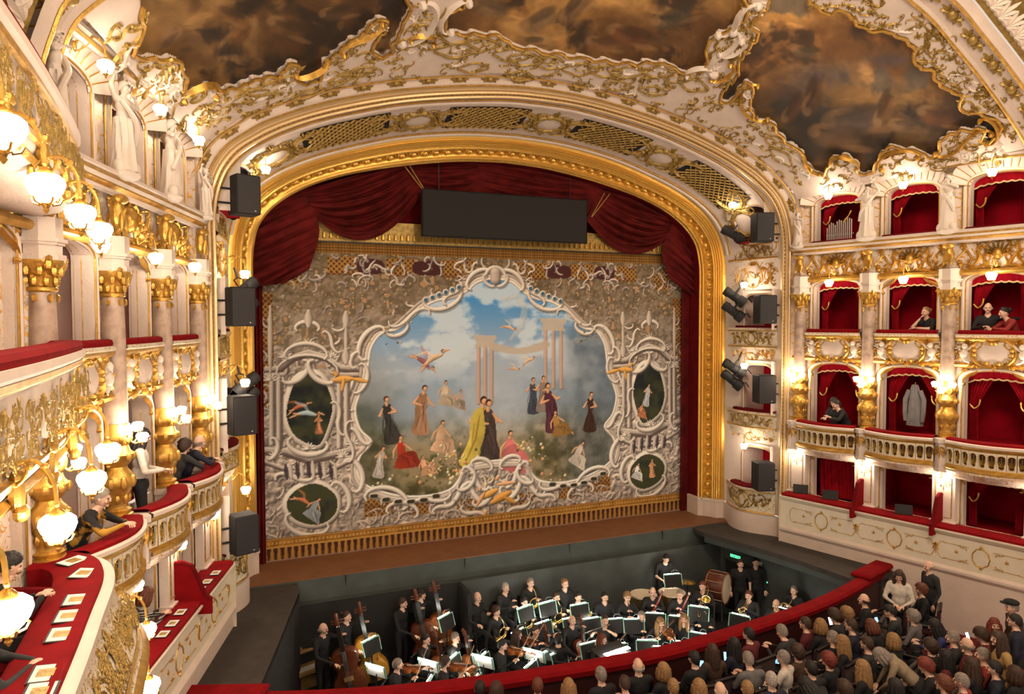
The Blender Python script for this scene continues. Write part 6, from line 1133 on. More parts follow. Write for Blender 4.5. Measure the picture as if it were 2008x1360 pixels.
POSE = {
 'lap': J(SEATJ, elL=(0.25, -0.08, 0.76), wrL=(0.09, -0.30, 0.70), elR=(-0.25, -0.08, 0.76), wrR=(-0.09, -0.30, 0.70)),
 'phone': J(SEATJ, elL=(0.24, -0.10, 0.77), wrL=(0.08, -0.33, 0.84), elR=(-0.24, -0.10, 0.77), wrR=(-0.06, -0.33, 0.86), head=(0, -0.10, 1.20), pitch=0.35),
 'violin': J(SEATJ, elL=(0.24, -0.26, 0.86), wrL=(0.22, -0.48, 1.04), elR=(-0.34, -0.20, 0.88), wrR=(-0.14, -0.38, 1.00), yaw=0.45),
 'wind': J(SEATJ, elL=(0.26, -0.16, 0.82), wrL=(0.05, -0.32, 0.98), elR=(-0.26, -0.16, 0.80), wrR=(-0.05, -0.34, 0.86)),
 'flute': J(SEATJ, elL=(0.22, -0.20, 0.90), wrL=(-0.02, -0.26, 1.08), elR=(-0.36, -0.12, 0.94), wrR=(-0.36, -0.26, 1.06), yaw=-0.2),
 'cello': J(SEATJ, elL=(0.30, -0.16, 0.90), wrL=(0.16, -0.30, 1.12), elR=(-0.34, -0.22, 0.80), wrR=(-0.24, -0.44, 0.66)),
 'horn': J(SEATJ, elL=(0.24, -0.14, 0.80), wrL=(0.06, -0.32, 0.90), elR=(-0.30, -0.08, 0.76), wrR=(-0.24, -0.26, 0.72)),
 'bass': J(STANDJ, elL=(0.34, -0.12, 1.30), wrL=(0.24, -0.34, 1.46), elR=(-0.28, -0.16, 1.12), wrR=(-0.06, -0.42, 0.98), yaw=0.3),
 'stand': J(STANDJ, elL=(0.25, 0.03, 1.12), wrL=(0.24, -0.08, 0.88), elR=(-0.25, 0.03, 1.12), wrR=(-0.24, -0.08, 0.88)),
 'stand_hold': J(STANDJ, elL=(0.25, -0.04, 1.12), wrL=(0.08, -0.30, 1.08), elR=(-0.25, -0.04, 1.12), wrR=(-0.06, -0.30, 1.10), pitch=0.3),
 'perc': J(STANDJ, chest=(0, -0.06, 1.22), neck=(0, -0.10, 1.43), head=(0, -0.17, 1.55), sh=(0.19, -0.08, 1.36), elL=(0.30, -0.20, 1.12), wrL=(0.18, -0.44, 1.06), elR=(-0.30, -0.20, 1.12), wrR=(-0.18, -0.44, 1.06), pitch=0.4),
 'lean': J(SEATJ, chest=(0, -0.18, 0.84), neck=(0, -0.27, 1.03), head=(0, -0.34, 1.15), sh=(0.185, -0.24, 0.96), elL=(0.30, -0.42, 0.80), wrL=(0.06, -0.60, 0.82), elR=(-0.30, -0.42, 0.80), wrR=(-0.04, -0.58, 0.82), pitch=0.15),
 'chin': J(SEATJ, chest=(0, -0.10, 0.85), neck=(0, -0.15, 1.05), head=(0, -0.20, 1.18), sh=(0.185, -0.13, 0.98), elL=(0.28, -0.34, 0.80), wrL=(0.02, -0.48, 0.82), elR=(-0.18, -0.40, 0.82), wrR=(-0.05, -0.30, 1.04)),
 'reach': J(SEATJ, elL=(0.42, -0.05, 0.98), wrL=(0.68, -0.10, 1.00), elR=(-0.25, -0.20, 0.78), wrR=(-0.05, -0.42, 0.82)),
 'bend': J(STANDJ, hip=(0, 0.10, 0.90), chest=(0, -0.14, 1.10), neck=(0, -0.32, 1.22), head=(0, -0.43, 1.27), sh=(0.19, -0.25, 1.20), elL=(0.24, -0.34, 0.95), wrL=(0.12, -0.46, 0.76), elR=(-0.24, -0.34, 0.95), wrR=(-0.12, -0.46, 0.76), pitch=0.7),
 'caryatid': J(STANDJ, elL=(0.36, -0.05, 1.56), wrL=(0.22, -0.02, 1.80), elR=(-0.34, -0.06, 1.30), wrR=(-0.12, -0.16, 1.42), yaw=-0.4),
}
def head_part(b, c, yaw, pitch, s=1.0):
    M_ = Matrix.Rotation(yaw, 3, 'Z') @ Matrix.Rotation(pitch, 3, 'X'); o = len(b.v); b.ball((0, 0, 0), (0.074*s, 0.092*s, 0.115*s), 16, 12, 0)
    for i in range(o, len(b.v)):
        x, y, z = b.v[i]; t = z/(0.115*s)
        if t < 0: x *= 1-0.28*t*t; y = y*(1-0.20*t*t)-0.012*s*t*t
        if y > 0 and t > -0.4: y *= 1.06
        if y < 0 and abs(t) < 0.75: y *= 0.93+0.05*abs(t)
        b.v[i] = (x, y, z)
    def bl(p, r, mi=0, n=6, k=4): b.ball([q*s for q in p], [q*s for q in r], n, k, mi)
    bl((0, -0.092, -0.012), (0.014, 0.020, 0.030)); bl((0, -0.098, -0.026), (0.018, 0.016, 0.011)); bl((0, -0.080, 0.022), (0.048, 0.014, 0.012)); bl((0, -0.080, -0.055), (0.024, 0.010, 0.009), 3); bl((0, -0.075, -0.085), (0.026, 0.018, 0.020))
    for q in (-1, 1): bl((q*0.030, -0.080, 0.004), (0.012, 0.010, 0.008), 2); bl((q*0.076, 0.004, -0.005), (0.010, 0.020, 0.032)); bl((q*0.040, -0.066, -0.030), (0.022, 0.016, 0.024))
    for i in range(o, len(b.v)): p = M_ @ Vector(b.v[i]); b.v[i] = (p[0]+c[0], p[1]+c[1], p[2]+c[2])
def hand_part(b, wr, el, side, mi=0):
    wr, el = np.array(wr), np.array(el); d = wr-el; d /= np.linalg.norm(d); up_ = np.array([0, 0, 1.0]); a = np.cross(d, up_); a /= np.linalg.norm(a)+1e-9; n = np.cross(a, d)
    M_ = Matrix([[a[0], d[0], n[0]], [a[1], d[1], n[1]], [a[2], d[2], n[2]]]); b.ball(wr+d*0.045, (0.038, 0.052, 0.016), 8, 6, mi, M_)
    for i, (u, l) in enumerate(((-0.028, 0.060), (-0.010, 0.070), (0.010, 0.066), (0.027, 0.050))):
        p0 = wr+d*0.075+a*u; p1 = p0+d*l*0.5-n*0.006; p2 = p1+d*l*0.32-n*0.020; p3 = p2+d*l*0.12-n*0.022; b.tube([p0-d*0.03, p0, p1, p2, p3], [0.009, 0.0095, 0.0085, 0.008, 0.006], 6, mi)
    q = side; p0 = wr+d*0.025+a*0.03*q; p1 = p0+d*0.03+a*0.026*q-n*0.008; p2 = p1+d*0.028+a*0.004*q-n*0.012; b.tube([p0-a*0.02*q, p0, p1, p2], [0.012, 0.012, 0.010, 0.007], 6, mi)
def body_mesh(name, p, vox=0.024, bare=False, fem=False):
    b = MB(); bones = []; L = lambda k, s_: np.array(p[k])*np.array([s_, 1, 1])
    def bone(a, c, r0, r1, reg, n=10, k=5):
        a, c = np.array(a), np.array(c); ts = np.linspace(0, 1, k); P_ = [a+(c-a)*t for t in ts]; d = c-a; ln = np.linalg.norm(d)+1e-9
        b.tube([a-d/ln*r0*0.6]+P_+[c+d/ln*r1*0.6], [r0*0.55]+[r0+(r1-r0)*t for t in ts]+[r1*0.55], n); bones.append((a, c, r0, r1, reg))
    def ell(c, r, reg, M_=None): b.ball(c, r, 14, 10, 0, M_); bones.append((np.array(c)-np.array([r[0]*0.5, 0, 0]), np.array(c)+np.array([r[0]*0.5, 0, 0]), r[1], r[1], reg))
    hip, ch, nk, hd = (np.array(p[k]) for k in ('hip', 'chest', 'neck', 'head')); w_ = 0.88 if fem else 1.0
    ax = (nk-hip)/np.linalg.norm(nk-hip); Mx = Matrix.Rotation(math.atan2(-ax[1], ax[2])*1.0, 3, 'X')
    ell(hip, (0.165, 0.125, 0.13), 'bot', Mx); ell(hip*0.5+ch*0.5, (0.150*w_, 0.112, 0.17), 'top', Mx); ell(ch+ax*0.03, (0.172*w_, 0.118, 0.18), 'top', Mx)
    if fem: ell(ch+np.array([0, -0.055, -0.0]), (0.10, 0.06, 0.06), 'top', Mx)
    shl, shr = L('sh', w_), L('sh', -w_); bone(shl, shr, 0.072, 0.072, 'top'); bone(nk-ax*0.07, hd-np.array([0, 0, 0.07]), 0.058, 0.052, 'skin')
    for s_, a in ((1, 'L'), (-1, 'R')):
        el, wr = np.array(p['el'+a]), np.array(p['wr'+a]); sh = L('sh', s_*w_); bone(sh, el, 0.060, 0.046, 'top'); bone(el, wr, 0.044, 0.029, 'skin' if bare else 'top')
        kn, an, toe = L('kn', s_), L('an', s_), L('toe', s_); hp = hip+np.array([s_*0.09, 0, -0.02]); bone(hp, kn, 0.088, 0.060, 'bot'); bone(kn, an, 0.058, 0.040, 'bot'); bone(an+np.array([0, 0.03, -0.03]), toe, 0.042, 0.036, 'shoe')
    tmp = bpy.data.objects.new('tmp', b.mesh('tmp', 'skin')); COL.objects.link(tmp); rm = tmp.modifiers.new('r', 'REMESH'); rm.mode = 'VOXEL'; rm.voxel_size = vox; sm_ = tmp.modifiers.new('s', 'SMOOTH'); sm_.iterations = 5; sm_.factor = 0.5
    dg = bpy.context.evaluated_depsgraph_get(); ev = tmp.evaluated_get(dg); me = ev.to_mesh(); n = len(me.vertices); V = np.zeros(n*3, np.float32); me.vertices.foreach_get('co', V); V = V.reshape(-1, 3); F_ = [tuple(f.vertices) for f in me.polygons]; ev.to_mesh_clear(); bpy.data.objects.remove(tmp)
    C_ = np.array([V[list(f)].mean(0) for f in F_]); best = np.full(len(F_), 1e9); reg = np.zeros(len(F_), int); RI = dict(skin=0, top=1, bot=2, shoe=3)
    for (a, c, r0, r1, g) in bones:
        d = c-a; t = np.clip(((C_-a)@d)/(d@d+1e-9), 0, 1); dist = np.linalg.norm(C_-a-t[:, None]*d, axis=1)-(r0+(r1-r0)*t); m = dist < best; best[m] = dist[m]; reg[m] = RI[g]
    o = MB(); 
    def sub(mi_map=None): pass
    o.v = [tuple(map(float, q)) for q in V]; o.f = F_; o.m = list(map(int, reg)); h = MB(); head_part(h, hd, p.get('yaw', 0), p.get('pitch', 0)); 
    for s_, a in ((1, 'L'), (-1, 'R')): hand_part(h, p['wr'+a], p['el'+a], -s_)
    k = len(o.v); o.v += h.v; o.f += [tuple(i+k for i in f) for f in h.f]; o.m += [0 if m == 0 else m+2 for m in h.m]   # eye -> 4, lip -> 5
    return o.mesh(name, ['skin', 'cl_black', 'cl_black', 'black', 'eye', 'lip'], True, 60)
BODY = {}
def body(pose, bare=False, fem=False, vox=0.024):
    k = (pose, bare, fem, vox)
    if k not in BODY: BODY[k] = body_mesh('body_'+pose, POSE[pose], vox, bare, fem)
    return BODY[k]
# hair, modelled round a head at the origin facing -Y
def hair_mesh(style, n=18, k=10):
    b = MB(); P_ = []
    for i in range(k+1):
        row = []
        for j in range(n):
            a = 2*PI*j/n; front = max(0, -math.sin(a)); back = max(0, math.sin(a))
            low = {'short': -0.1-0.55*back+0.62*front, 'long': -0.2-1.0*back+0.60*front, 'bob': -0.3-0.75*back+0.75*front, 'bun': 0.0-0.50*back+0.62*front, 'curly': -0.25-0.75*back+0.68*front, 'bald': 99}.get(style, 0)
            th = i/k; zt = 1-(1-max(low, -0.85))*th; rr = math.sqrt(max(0, 1-min(1, abs(zt))**2.2)); jit = {'curly': 0.13*math.sin(7*a+i*2.3)+0.08*math.sin(11*a-i*3.1), 'short': 0.03*math.sin(9*a+3*i)}.get(style, 0.02*math.sin(8*a+i))
            g = {'curly': 1.32, 'long': 1.16, 'bob': 1.18}.get(style, 1.10)+jit; row.append((0.076*g*rr*math.cos(a), 0.096*g*rr*math.sin(a)+0.006, 0.120*zt*(1.05 if style != 'curly' else 1.2)+0.006))
        P_.append(row)
    if style != 'bald': b.grid(np.array(P_), 0, True)
    if style == 'long':
        for j in range(9): a = PI*(j/8)*1.25-PI*0.125; x, y = 0.085*math.cos(a), 0.10*math.sin(a); b.tube([(x*0.9, y*0.9, 0.02), (x, y, -0.09), (x*1.05, y*1.05+0.01, -0.19), (x*0.95, y+0.02, -0.29), (x*0.8, y+0.02, -0.34)], [0.035, 0.042, 0.042, 0.034, 0.012], 7)
    if style == 'bob':
        for j in range(9): a = PI*(j/8)*1.3-PI*0.15; x, y = 0.085*math.cos(a), 0.10*math.sin(a); b.tube([(x*0.9, y*0.9, 0.03), (x*1.02, y, -0.05), (x*0.98, y, -0.125), (x*0.85, y*0.9, -0.15)], [0.034, 0.038, 0.034, 0.012], 7)
    if style == 'bun': b.ball((0, 0.11, 0.05), 0.05, 10, 7)
    if style == 'bald':
        for q in (-1, 1): b.tube(catmull([(q*0.078, -0.015, 0.0), (q*0.083, 0.03, -0.02), (q*0.06, 0.085, -0.03), (0, 0.104, -0.035)], 4), 0.014, 6, 0, True, 2.0)
    return b.mesh('hair_'+style, 'hair_brown', True, 70)
HAIR = {s_: hair_mesh(s_) for s_ in ('short', 'long', 'bob', 'bun', 'curly', 'bald')}
def setmats(o, ms):
    for i, m in ms.items(): o.material_slots[i].link = 'OBJECT'; o.material_slots[i].material = MAT[m]
def face_rz(dx, dy): return math.atan2(dx, -dy)          # turn local -Y to (dx,dy)
def person(label, pose, loc, rz, hair='short', hcol='hair_brown', top='cl_black', bot='cl_black', bare=False, fem=False, skin='skin', group=None, vox=0.024, sc=1.0):
    t = thing('person', label, 'person', loc, rz, group, sc); o = obj('body', body(pose, bare, fem, vox), t); setmats(o, {0: skin, 1: top, 2: bot}); p = POSE[pose]
    h = obj('hair', HAIR[hair], t, p['head']); h.rotation_euler = (p.get('pitch', 0), 0, p.get('yaw', 0)); setmats(h, {0: hcol}); return t
def at_head(px, py, pose, rz, floor, sc=1.0):
    """place a person whose head is seen at a photo point, standing on a floor height (number or function of y)"""
    hx, hy, hz = [q*sc for q in POSE[pose]['head']]; c_, s_ = math.cos(rz), math.sin(rz); z0 = floor if np.isscalar(floor) else floor(-8.0)
    for _ in range(4):
        P_ = up(px, py, 'z', z0+hz); x, y = P_[0]-(hx*c_-hy*s_), P_[1]-(hx*s_+hy*c_)
        if not np.isscalar(floor): z0 = floor(y)
    return (x, y, z0)
# ---------------------------------------------------------------- white stucco caryatids between the top boxes
st_body = body('caryatid', True, True, 0.02); dr = MB()
G = []
for v in np.linspace(0, 1, 12):
    G.append([((0.17+0.10*v*v+0.02*math.sin(9*a+4*v))*math.cos(a), (0.14+0.08*v+0.02*math.sin(7*a+2))*math.sin(a), 1.05-0.98*v) for a in np.linspace(0, 2*PI, 28, endpoint=False)])
dr.grid(np.array(G), 0, True); dr_me = dr.mesh('drapery', 'statue'); sb_me = MB(); sb_me.ball((0, 0, 0.02), (0.34, 0.24, 0.12), 12, 6); 
for q in (-1, 1): sb_me.ball((q*0.2, -0.05, 0.12), (0.12, 0.12, 0.16), 10, 6)
sb_me.tube(catmull([(0.16, -0.1, 1.34), (0.0, -0.19, 1.1), (-0.16, -0.16, 0.9), (-0.22, -0.05, 0.6)], 6), [0.05]*19, 7); sb_me = sb_me.mesh('scroll_base', 'statue')
for side in ('right', 'left'):
    for k in range(0, 4):
        sc = 0.70 if k else 0.5; x, y = baypos(side, k, 0.18); t = thing('caryatid_statue', 'white stucco statue on the %s pier from the stage, top tier, %s' % (ORD[k], side), 'statue', (x, y, 7.55 if k else 7.5), BRZ[side]+(0.3 if k % 2 else -0.3), 'stucco statues', (sc*(1 if k % 2 else -1), sc, sc))
        o = obj('figure', st_body, t); setmats(o, {i: 'statue' for i in range(6)}); obj('drapery', dr_me, t); obj('scroll_base', sb_me, t); h = obj('hair', HAIR['curly'], t, POSE['caryatid']['head']); setmats(h, {0: 'statue'})
# ---------------------------------------------------------------- people in the boxes
def inbox(side, k, along, off, z): x, y = baypos(side, k+0.5, off, along); return (x, y, z)
person('woman standing in white sweater with long black hair in left first-tier box', 'stand_hold', inbox('left', 1, 0.25, 0.06, 2.44), face_rz(0.9, 0.15), 'long', 'hair_black', 'cl_white', 'cl_black', fem=True, skin='skin_pale', vox=0.016)
person('brown-haired woman in dark clothes leaning on the red rail nearest the stage, left', 'lean', inbox('left', 0, 0.30, -0.14, 2.40), face_rz(0.6, 0.6), 'curly', 'hair_brown', 'cl_char', fem=True, skin='skin_pale', vox=0.018)
person('grey-haired man in navy beside the curly-haired woman in the left first-tier box', 'lean', inbox('left', 0, -0.15, -0.12, 2.40), face_rz(0.75, 0.3), 'bald', 'hair_grey', 'cl_navy', skin='skin_pale', vox=0.018)
person('person in black and yellow jacket stretching arms over the red rail, left', 'lean', inbox('left', 2, 0.15, -0.12, 2.40), face_rz(0.95, -0.1), 'short', 'hair_grey', 'cl_yellow_black', vox=0.018, skin='skin_pale')
person('dark-haired bearded man in black sitting at the red gallery desk, lower left', 'phone', (-8.52, -10.05, 2.33), face_rz(0.8, 0.55), 'short', 'hair_black', 'cl_black', vox=0.016, skin='skin_pale')
person('man bowing over the red gallery desk at the lower left edge', 'lean', (-8.62, -11.25, 2.28), face_rz(0.9, 0.2), 'short', 'hair_brown', 'cl_char', 'cl_brown', vox=0.016, skin='skin_pale')
person('person in dark jacket resting arms on the second-tier gallery rail, far left', 'lean', (-8.62, -11.3, 4.52), face_rz(0.9, 0.25), 'short', 'hair_brown', 'cl_black', vox=0.018, skin='skin_pale')
person('woman in striped top looking down in the left ground-level box', 'phone', at_head(286, 1166, 'phone', face_rz(0.7, 0.3), 0.42), face_rz(0.7, 0.3), 'bob', 'hair_auburn', 'cl_striped', fem=True, vox=0.018, skin='skin_pale')
person('blonde woman in black top resting chin on hand, right second-tier box', 'chin', inbox('right', 1, 0.33, -0.52, 4.64), face_rz(-0.9, 0.1), 'bun', 'hair_blond', 'cl_black', bare=True, fem=True, skin='skin_pale')
person('man with glasses in black reaching an arm along the red rail, right second tier', 'reach', inbox('right', 2, -0.30, -0.55, 4.68), face_rz(-0.85, -0.5), 'bald', 'hair_grey', 'cl_black', skin='skin_pale')
person('dark-haired woman in red top at the second-tier rail, far right', 'lean', inbox('right', 2, 0.32, -0.55, 4.64), face_rz(-0.8, 0.5), 'bun', 'hair_black', 'cl_red', fem=True, skin='skin_pale')
person('young woman in black and white looking down, right first-tier box nearest the stage', 'phone', inbox('right', 0, 0.05, -0.1, 2.42), face_rz(-0.95, -0.2), 'bob', 'hair_black', 'cl_char', fem=True, skin='skin_pale')
person('dark-haired man in black bending over the rail, right first-tier box', 'lean', inbox('right', 0, 0.38, -0.16, 2.42), face_rz(-0.85, 0.4), 'short', 'hair_black', 'cl_black', skin='skin_pale')
t = thing('hanging_coat', 'pale grey coat hanging in the second first-tier box on the right', 'coat', inbox('right', 1, 0.05, -0.35, 3.1), BRZ['right']); mat('coat_grey', (0.20, 0.19, 0.19), 0.9, noise=0.3, nscale=6)
obj('cloth', MB().grid(np.array([[((0.05+0.13*v**0.6+0.02*math.sin(5*a))*math.cos(a), (0.03+0.05*v+0.012*math.sin(9*a))*math.sin(a), 1.05-0.95*v) for a in np.linspace(0, 2*PI, 30, endpoint=False)] for v in np.linspace(0, 1, 14)]), 0, True).mesh('cloth', 'coat_grey'), t)
for q in (-1, 1): obj('sleeve', MB().tube([(q*0.12, 0, 0.92), (q*0.20, 0, 0.7), (q*0.20, -0.02, 0.4), (q*0.18, -0.03, 0.2)], [0.05, 0.055, 0.05, 0.045], 9).mesh('sleeve', 'coat_grey'), t)
obj('hook', MB().tube([(0, 0, 1.03), (0, 0.02, 1.1), (0, 0.06, 1.08)], 0.008, 5).mesh('hook', 'gold'), t)
t = thing('tubular_chimes', 'rack of grey metal chime pipes in the top box nearest the stage, right', 'chimes', inbox('right', 0, 0.12, 0.02, 7.62), BRZ['right']); mat('steel', (0.42, 0.40, 0.38), 0.35, 0.8)
for i in range(13): obj('pipe', MB().tube([(-0.30+0.05*i, 0, 0.0), (-0.30+0.05*i, 0, 0.30+0.25*abs(math.sin(i*0.8))*0.4+0.012*i)], 0.016, 8).mesh('pipe', 'steel'), t)
obj('bar', MB().box((0, 0.03, 0.12), (0.68, 0.02, 0.03)).mesh('bar', 'steel', False), t); obj('horn', MB().tube([(0.12, -0.02, 0.40), (0.24, -0.02, 0.55), (0.30, -0.02, 0.66)], [0.03, 0.012, 0.02], 8).mesh('horn', 'gold'), t)
t = thing('projector', 'white boxy projector on a shelf above the left ground boxes', 'projector', (-8.0, -7.62, 1.62), 0.4); obj('case', MB().lathe([(0.01, 0), (0.13, 0.0), (0.14, 0.03), (0.14, 0.24), (0.12, 0.27), (0.01, 0.27)], 16).mesh('case', 'stucco'), t); obj('shelf', MB().box((0.02, 0, -0.03), (0.42, 0.34, 0.04), bev=0.008).mesh('shelf', 'stucco'), t); obj('lens', MB().ball((0.13, -0.05, 0.14), 0.03, 8, 6).mesh('lens', 'charcoal'), t)
# ================================================================ orchestra
mat('varnish', (0.30, 0.085, 0.016), 0.3, noise=0.45, nscale=5); mat('varnish_gold', (0.55, 0.26, 0.03), 0.3, noise=0.25, nscale=4); mat('varnish_dark', (0.13, 0.035, 0.014), 0.3, noise=0.4, nscale=5); mat('ebony', (0.02, 0.016, 0.013), 0.35)
mat('brass', (0.80, 0.58, 0.20), 0.22, 0.9); mat('silver', (0.75, 0.75, 0.75), 0.2, 0.9); mat('drumskin', (0.72, 0.62, 0.46), 0.6); mat('bassoon_red', (0.18, 0.022, 0.016), 0.25); mat('light_wood', (0.42, 0.24, 0.08), 0.5, noise=0.3, nscale=4); mat('horse_hair', (0.75, 0.68, 0.55), 0.6)
HALF = [(0.0, 0.0), (0.11, 0.012), (0.185, 0.06), (0.205, 0.14), (0.185, 0.22), (0.140, 0.285), (0.118, 0.335), (0.125, 0.385), (0.155, 0.44), (0.165, 0.50), (0.145, 0.56), (0.09, 0.60), (0.0, 0.612)]
oc = catmull(HALF, 3); oc = [tuple(p) for p in oc]; OUT = oc+[(-x, z) for x, z in oc[::-1][1:-1]]
def strings_meshes(tag_):
    b = MB(); n = len(OUT)
    for (sc, y) in ((0.97, 0.075), (1.0, 0.06), (1.0, -0.05), (0.97, -0.068), (0.55, -0.092)):
        for (x, z) in OUT: b.v.append((x*sc, y, 0.3+(z-0.3)*sc))
    for i in range(4):
        for j in range(n): b.f.append((i*n+j, i*n+(j+1) % n, (i+1)*n+(j+1) % n, (i+1)*n+j)); b.m.append(0)
    b.f.append(tuple(range(n))[::-1]); b.m.append(0); b.f.append(tuple(range(4*n, 5*n))); b.m.append(0)
    body_ = {k: b.mesh('body', k) for k in ('varnish', 'varnish_gold', 'varnish_dark')}
    nk = MB().box((0, -0.06, 0.76), (0.045, 0.05, 0.36), 0, bev=0.01); nk.tube([(0, -0.06, 0.94), (0, -0.05, 1.02), (0, -0.015, 1.06), (0, 0.01, 1.04), (0, -0.01, 1.015)], [0.028, 0.026, 0.026, 0.022, 0.02], 8)
    for q in (-1, 1):
        for z in (0.965, 1.0): nk.tube([(q*0.02, -0.05, z), (q*0.075, -0.05, z)], 0.009, 5)
    fb = MB().box((0, -0.108, 0.66), (0.05, 0.014, 0.56), 0, M=Matrix.Rotation(0.03, 3, 'X')); fb.box((0, -0.112, 0.12), (0.07, 0.012, 0.15)); br_ = MB().box((0, -0.115, 0.27), (0.11, 0.012, 0.05)); st = MB()
    for q in range(4): st.tube([(-0.02+0.0133*q, -0.122, 0.14), (-0.024+0.016*q, -0.142, 0.27), (-0.012+0.008*q, -0.085, 0.95)], 0.0022, 4)
    fh = MB()
    for q in (-1, 1): fh.box((q*0.075, -0.0885, 0.28), (0.010, 0.006, 0.10), 0, M=Matrix.Rotation(q*0.25, 3, 'Y'))
    return dict(body=body_, neck=nk.mesh('neck', 'varnish_dark'), fingerboard=fb.mesh('fingerboard', 'ebony', False), bridge=br_.mesh('bridge', 'light_wood', False), strings=st.mesh('strings', 'silver'), sound_hole=fh.mesh('sound_hole', 'ebony', False))
SM = strings_meshes('s'); PIN = MB().tube([(0, 0, 0.02), (0, 0, -0.12)], 0.010, 6).mesh('endpin', 'silver')
BOWS = {L_: (MB().tube([(0, 0, 0), (L_*0.5, 0, 0.012), (L_, 0, 0.0)], 0.005, 5).mesh('stick', 'varnish'), MB().box((L_/2, 0, -0.018), (L_*0.95, 0.008, 0.003)).box((0.03, 0, -0.01), (0.05, 0.012, 0.02)).mesh('hair', 'horse_hair', False)) for L_ in (0.70, 0.75)}
def PM(t): return Matrix.Translation(t.location) @ t.rotation_euler.to_matrix().to_4x4()
def place(t, M4): t.matrix_world = M4
def stringed(person_, kind, desc, col):
    nm = {'violin': 'violin', 'cello': 'cello', 'bass': 'double_bass'}[kind]
    if kind == 'violin': Z = Vector((0.28, -0.95, -0.10)).normalized(); Yv = Vector((0.15, 0.1, -1)); Yv = (Yv-Z*Yv.dot(Z)).normalized(); Xv = Yv.cross(Z); L_ = Matrix(((Xv[0], Yv[0], Z[0], 0.13), (Xv[1], Yv[1], Z[1], -0.10), (Xv[2], Yv[2], Z[2], 1.08), (0, 0, 0, 1))) @ Matrix.Scale(0.58, 4)
    elif kind == 'cello': L_ = Matrix.Translation((0.03, -0.46, 0.16)) @ Matrix.Rotation(-0.28, 4, 'X') @ Matrix.Rotation(0.10, 4, 'Y') @ Matrix.Scale(1.18, 4)
    else: L_ = Matrix.Translation((0.40, -0.46, 0.16)) @ Matrix.Rotation(-0.10, 4, 'X') @ Matrix.Rotation(-0.16, 4, 'Y') @ Matrix.Rotation(-0.75, 4, 'Z') @ Matrix.Scale(1.68, 4)
    t = thing(nm, desc, nm.replace('_', ' '), group=None); place(t, PM(person_) @ L_); obj('body', SM['body'][col], t)
    for k in ('neck', 'fingerboard', 'bridge', 'strings', 'sound_hole'): obj(k, SM[k], t)
    if kind != 'violin': obj('endpin', PIN, t)
    bow = thing('bow', 'thin pale bow of the '+desc.split('held by the ')[1], 'bow')
    p = POSE['violin' if kind == 'violin' else ('cello' if kind == 'cello' else 'bass')]['wrR']; ang = 0.9 if kind == 'violin' else 0.15
    B = Matrix.Translation((p[0]-0.02, p[1]-0.06, p[2]-0.02)) @ Matrix.Rotation(-0.35 if kind == 'violin' else 0.0, 4, 'Z') @ Matrix.Rotation(-ang if kind == 'violin' else 0.2, 4, 'Y'); place(bow, PM(person_) @ B); obj('stick', BOWS[0.70][0], bow); obj('horsehair', BOWS[0.70][1], bow)
def tubeinstr(person_, nm, desc, parts, cat=None):
    t = thing(nm, desc, cat or nm.replace('_', ' ')); place(t, PM(person_))
    for pn, me in parts: obj(pn, me, t)
cl_b = MB().tube([(0, -0.13, 1.13), (0, -0.30, 0.90), (0, -0.42, 0.72)], [0.010, 0.013, 0.014], 8).mesh('tube', 'ebony'); cl_bell = MB().tube([(0, -0.42, 0.72), (0, -0.46, 0.66)], [0.014, 0.034], 10).mesh('bell', 'ebony'); cl_k = MB()
for i in range(7): cl_k.ball((0.012, -0.20-0.03*i, 1.03-0.042*i), 0.008, 6, 4)
cl_k = cl_k.mesh('keys', 'silver'); fl_b = MB().tube([(0.08, -0.155, 1.16), (-0.58, -0.24, 1.08)], 0.010, 8).mesh('tube', 'silver'); fl_k = MB()
for i in range(9): fl_k.ball((-0.14-0.04*i, -0.18-0.006*i, 1.145-0.005*i), 0.009, 6, 4)
fl_k = fl_k.mesh('keys', 'silver')
bs_b = MB().tube([(-0.24, -0.16, 0.35), (0.12, -0.30, 1.10), (0.22, -0.33, 1.38)], [0.032, 0.027, 0.022], 10).mesh('tube', 'bassoon_red'); bs_c = MB().tube(catmull([(0.10, -0.29, 1.05), (0.16, -0.25, 1.16), (0.04, -0.16, 1.15), (0, -0.14, 1.13)], 5), 0.005, 5).mesh('crook', 'silver'); bs_r = MB().tube([(0.22, -0.33, 1.37), (0.235, -0.335, 1.40)], 0.028, 10).mesh('ring', 'drumskin')
hn = MB()
for r_, dz in ((0.11, 0), (0.095, 0.015), (0.12, -0.012)): hn.tube([(-0.10+r_*math.cos(a), -0.34+dz, 0.84+r_*math.sin(a)) for a in np.linspace(0, 2*PI, 25)], 0.011, 7)
hn.tube(catmull([(0, -0.14, 1.13), (0.02, -0.24, 1.02), (-0.02, -0.32, 0.92)], 5), 0.007, 6); hn_c = hn.mesh('coil', 'brass'); hn_bell = MB().lathe([(0.015, 0.22), (0.02, 0.14), (0.04, 0.06), (0.085, 0.01), (0.14, -0.01), (0.135, -0.014), (0.08, 0.0), (0.03, 0.06)], 20, 0, (-0.22, -0.30, 0.70), Matrix.Rotation(0.9, 3, 'Y') @ Matrix.Rotation(0.5, 3, 'X')).mesh('bell', 'brass')
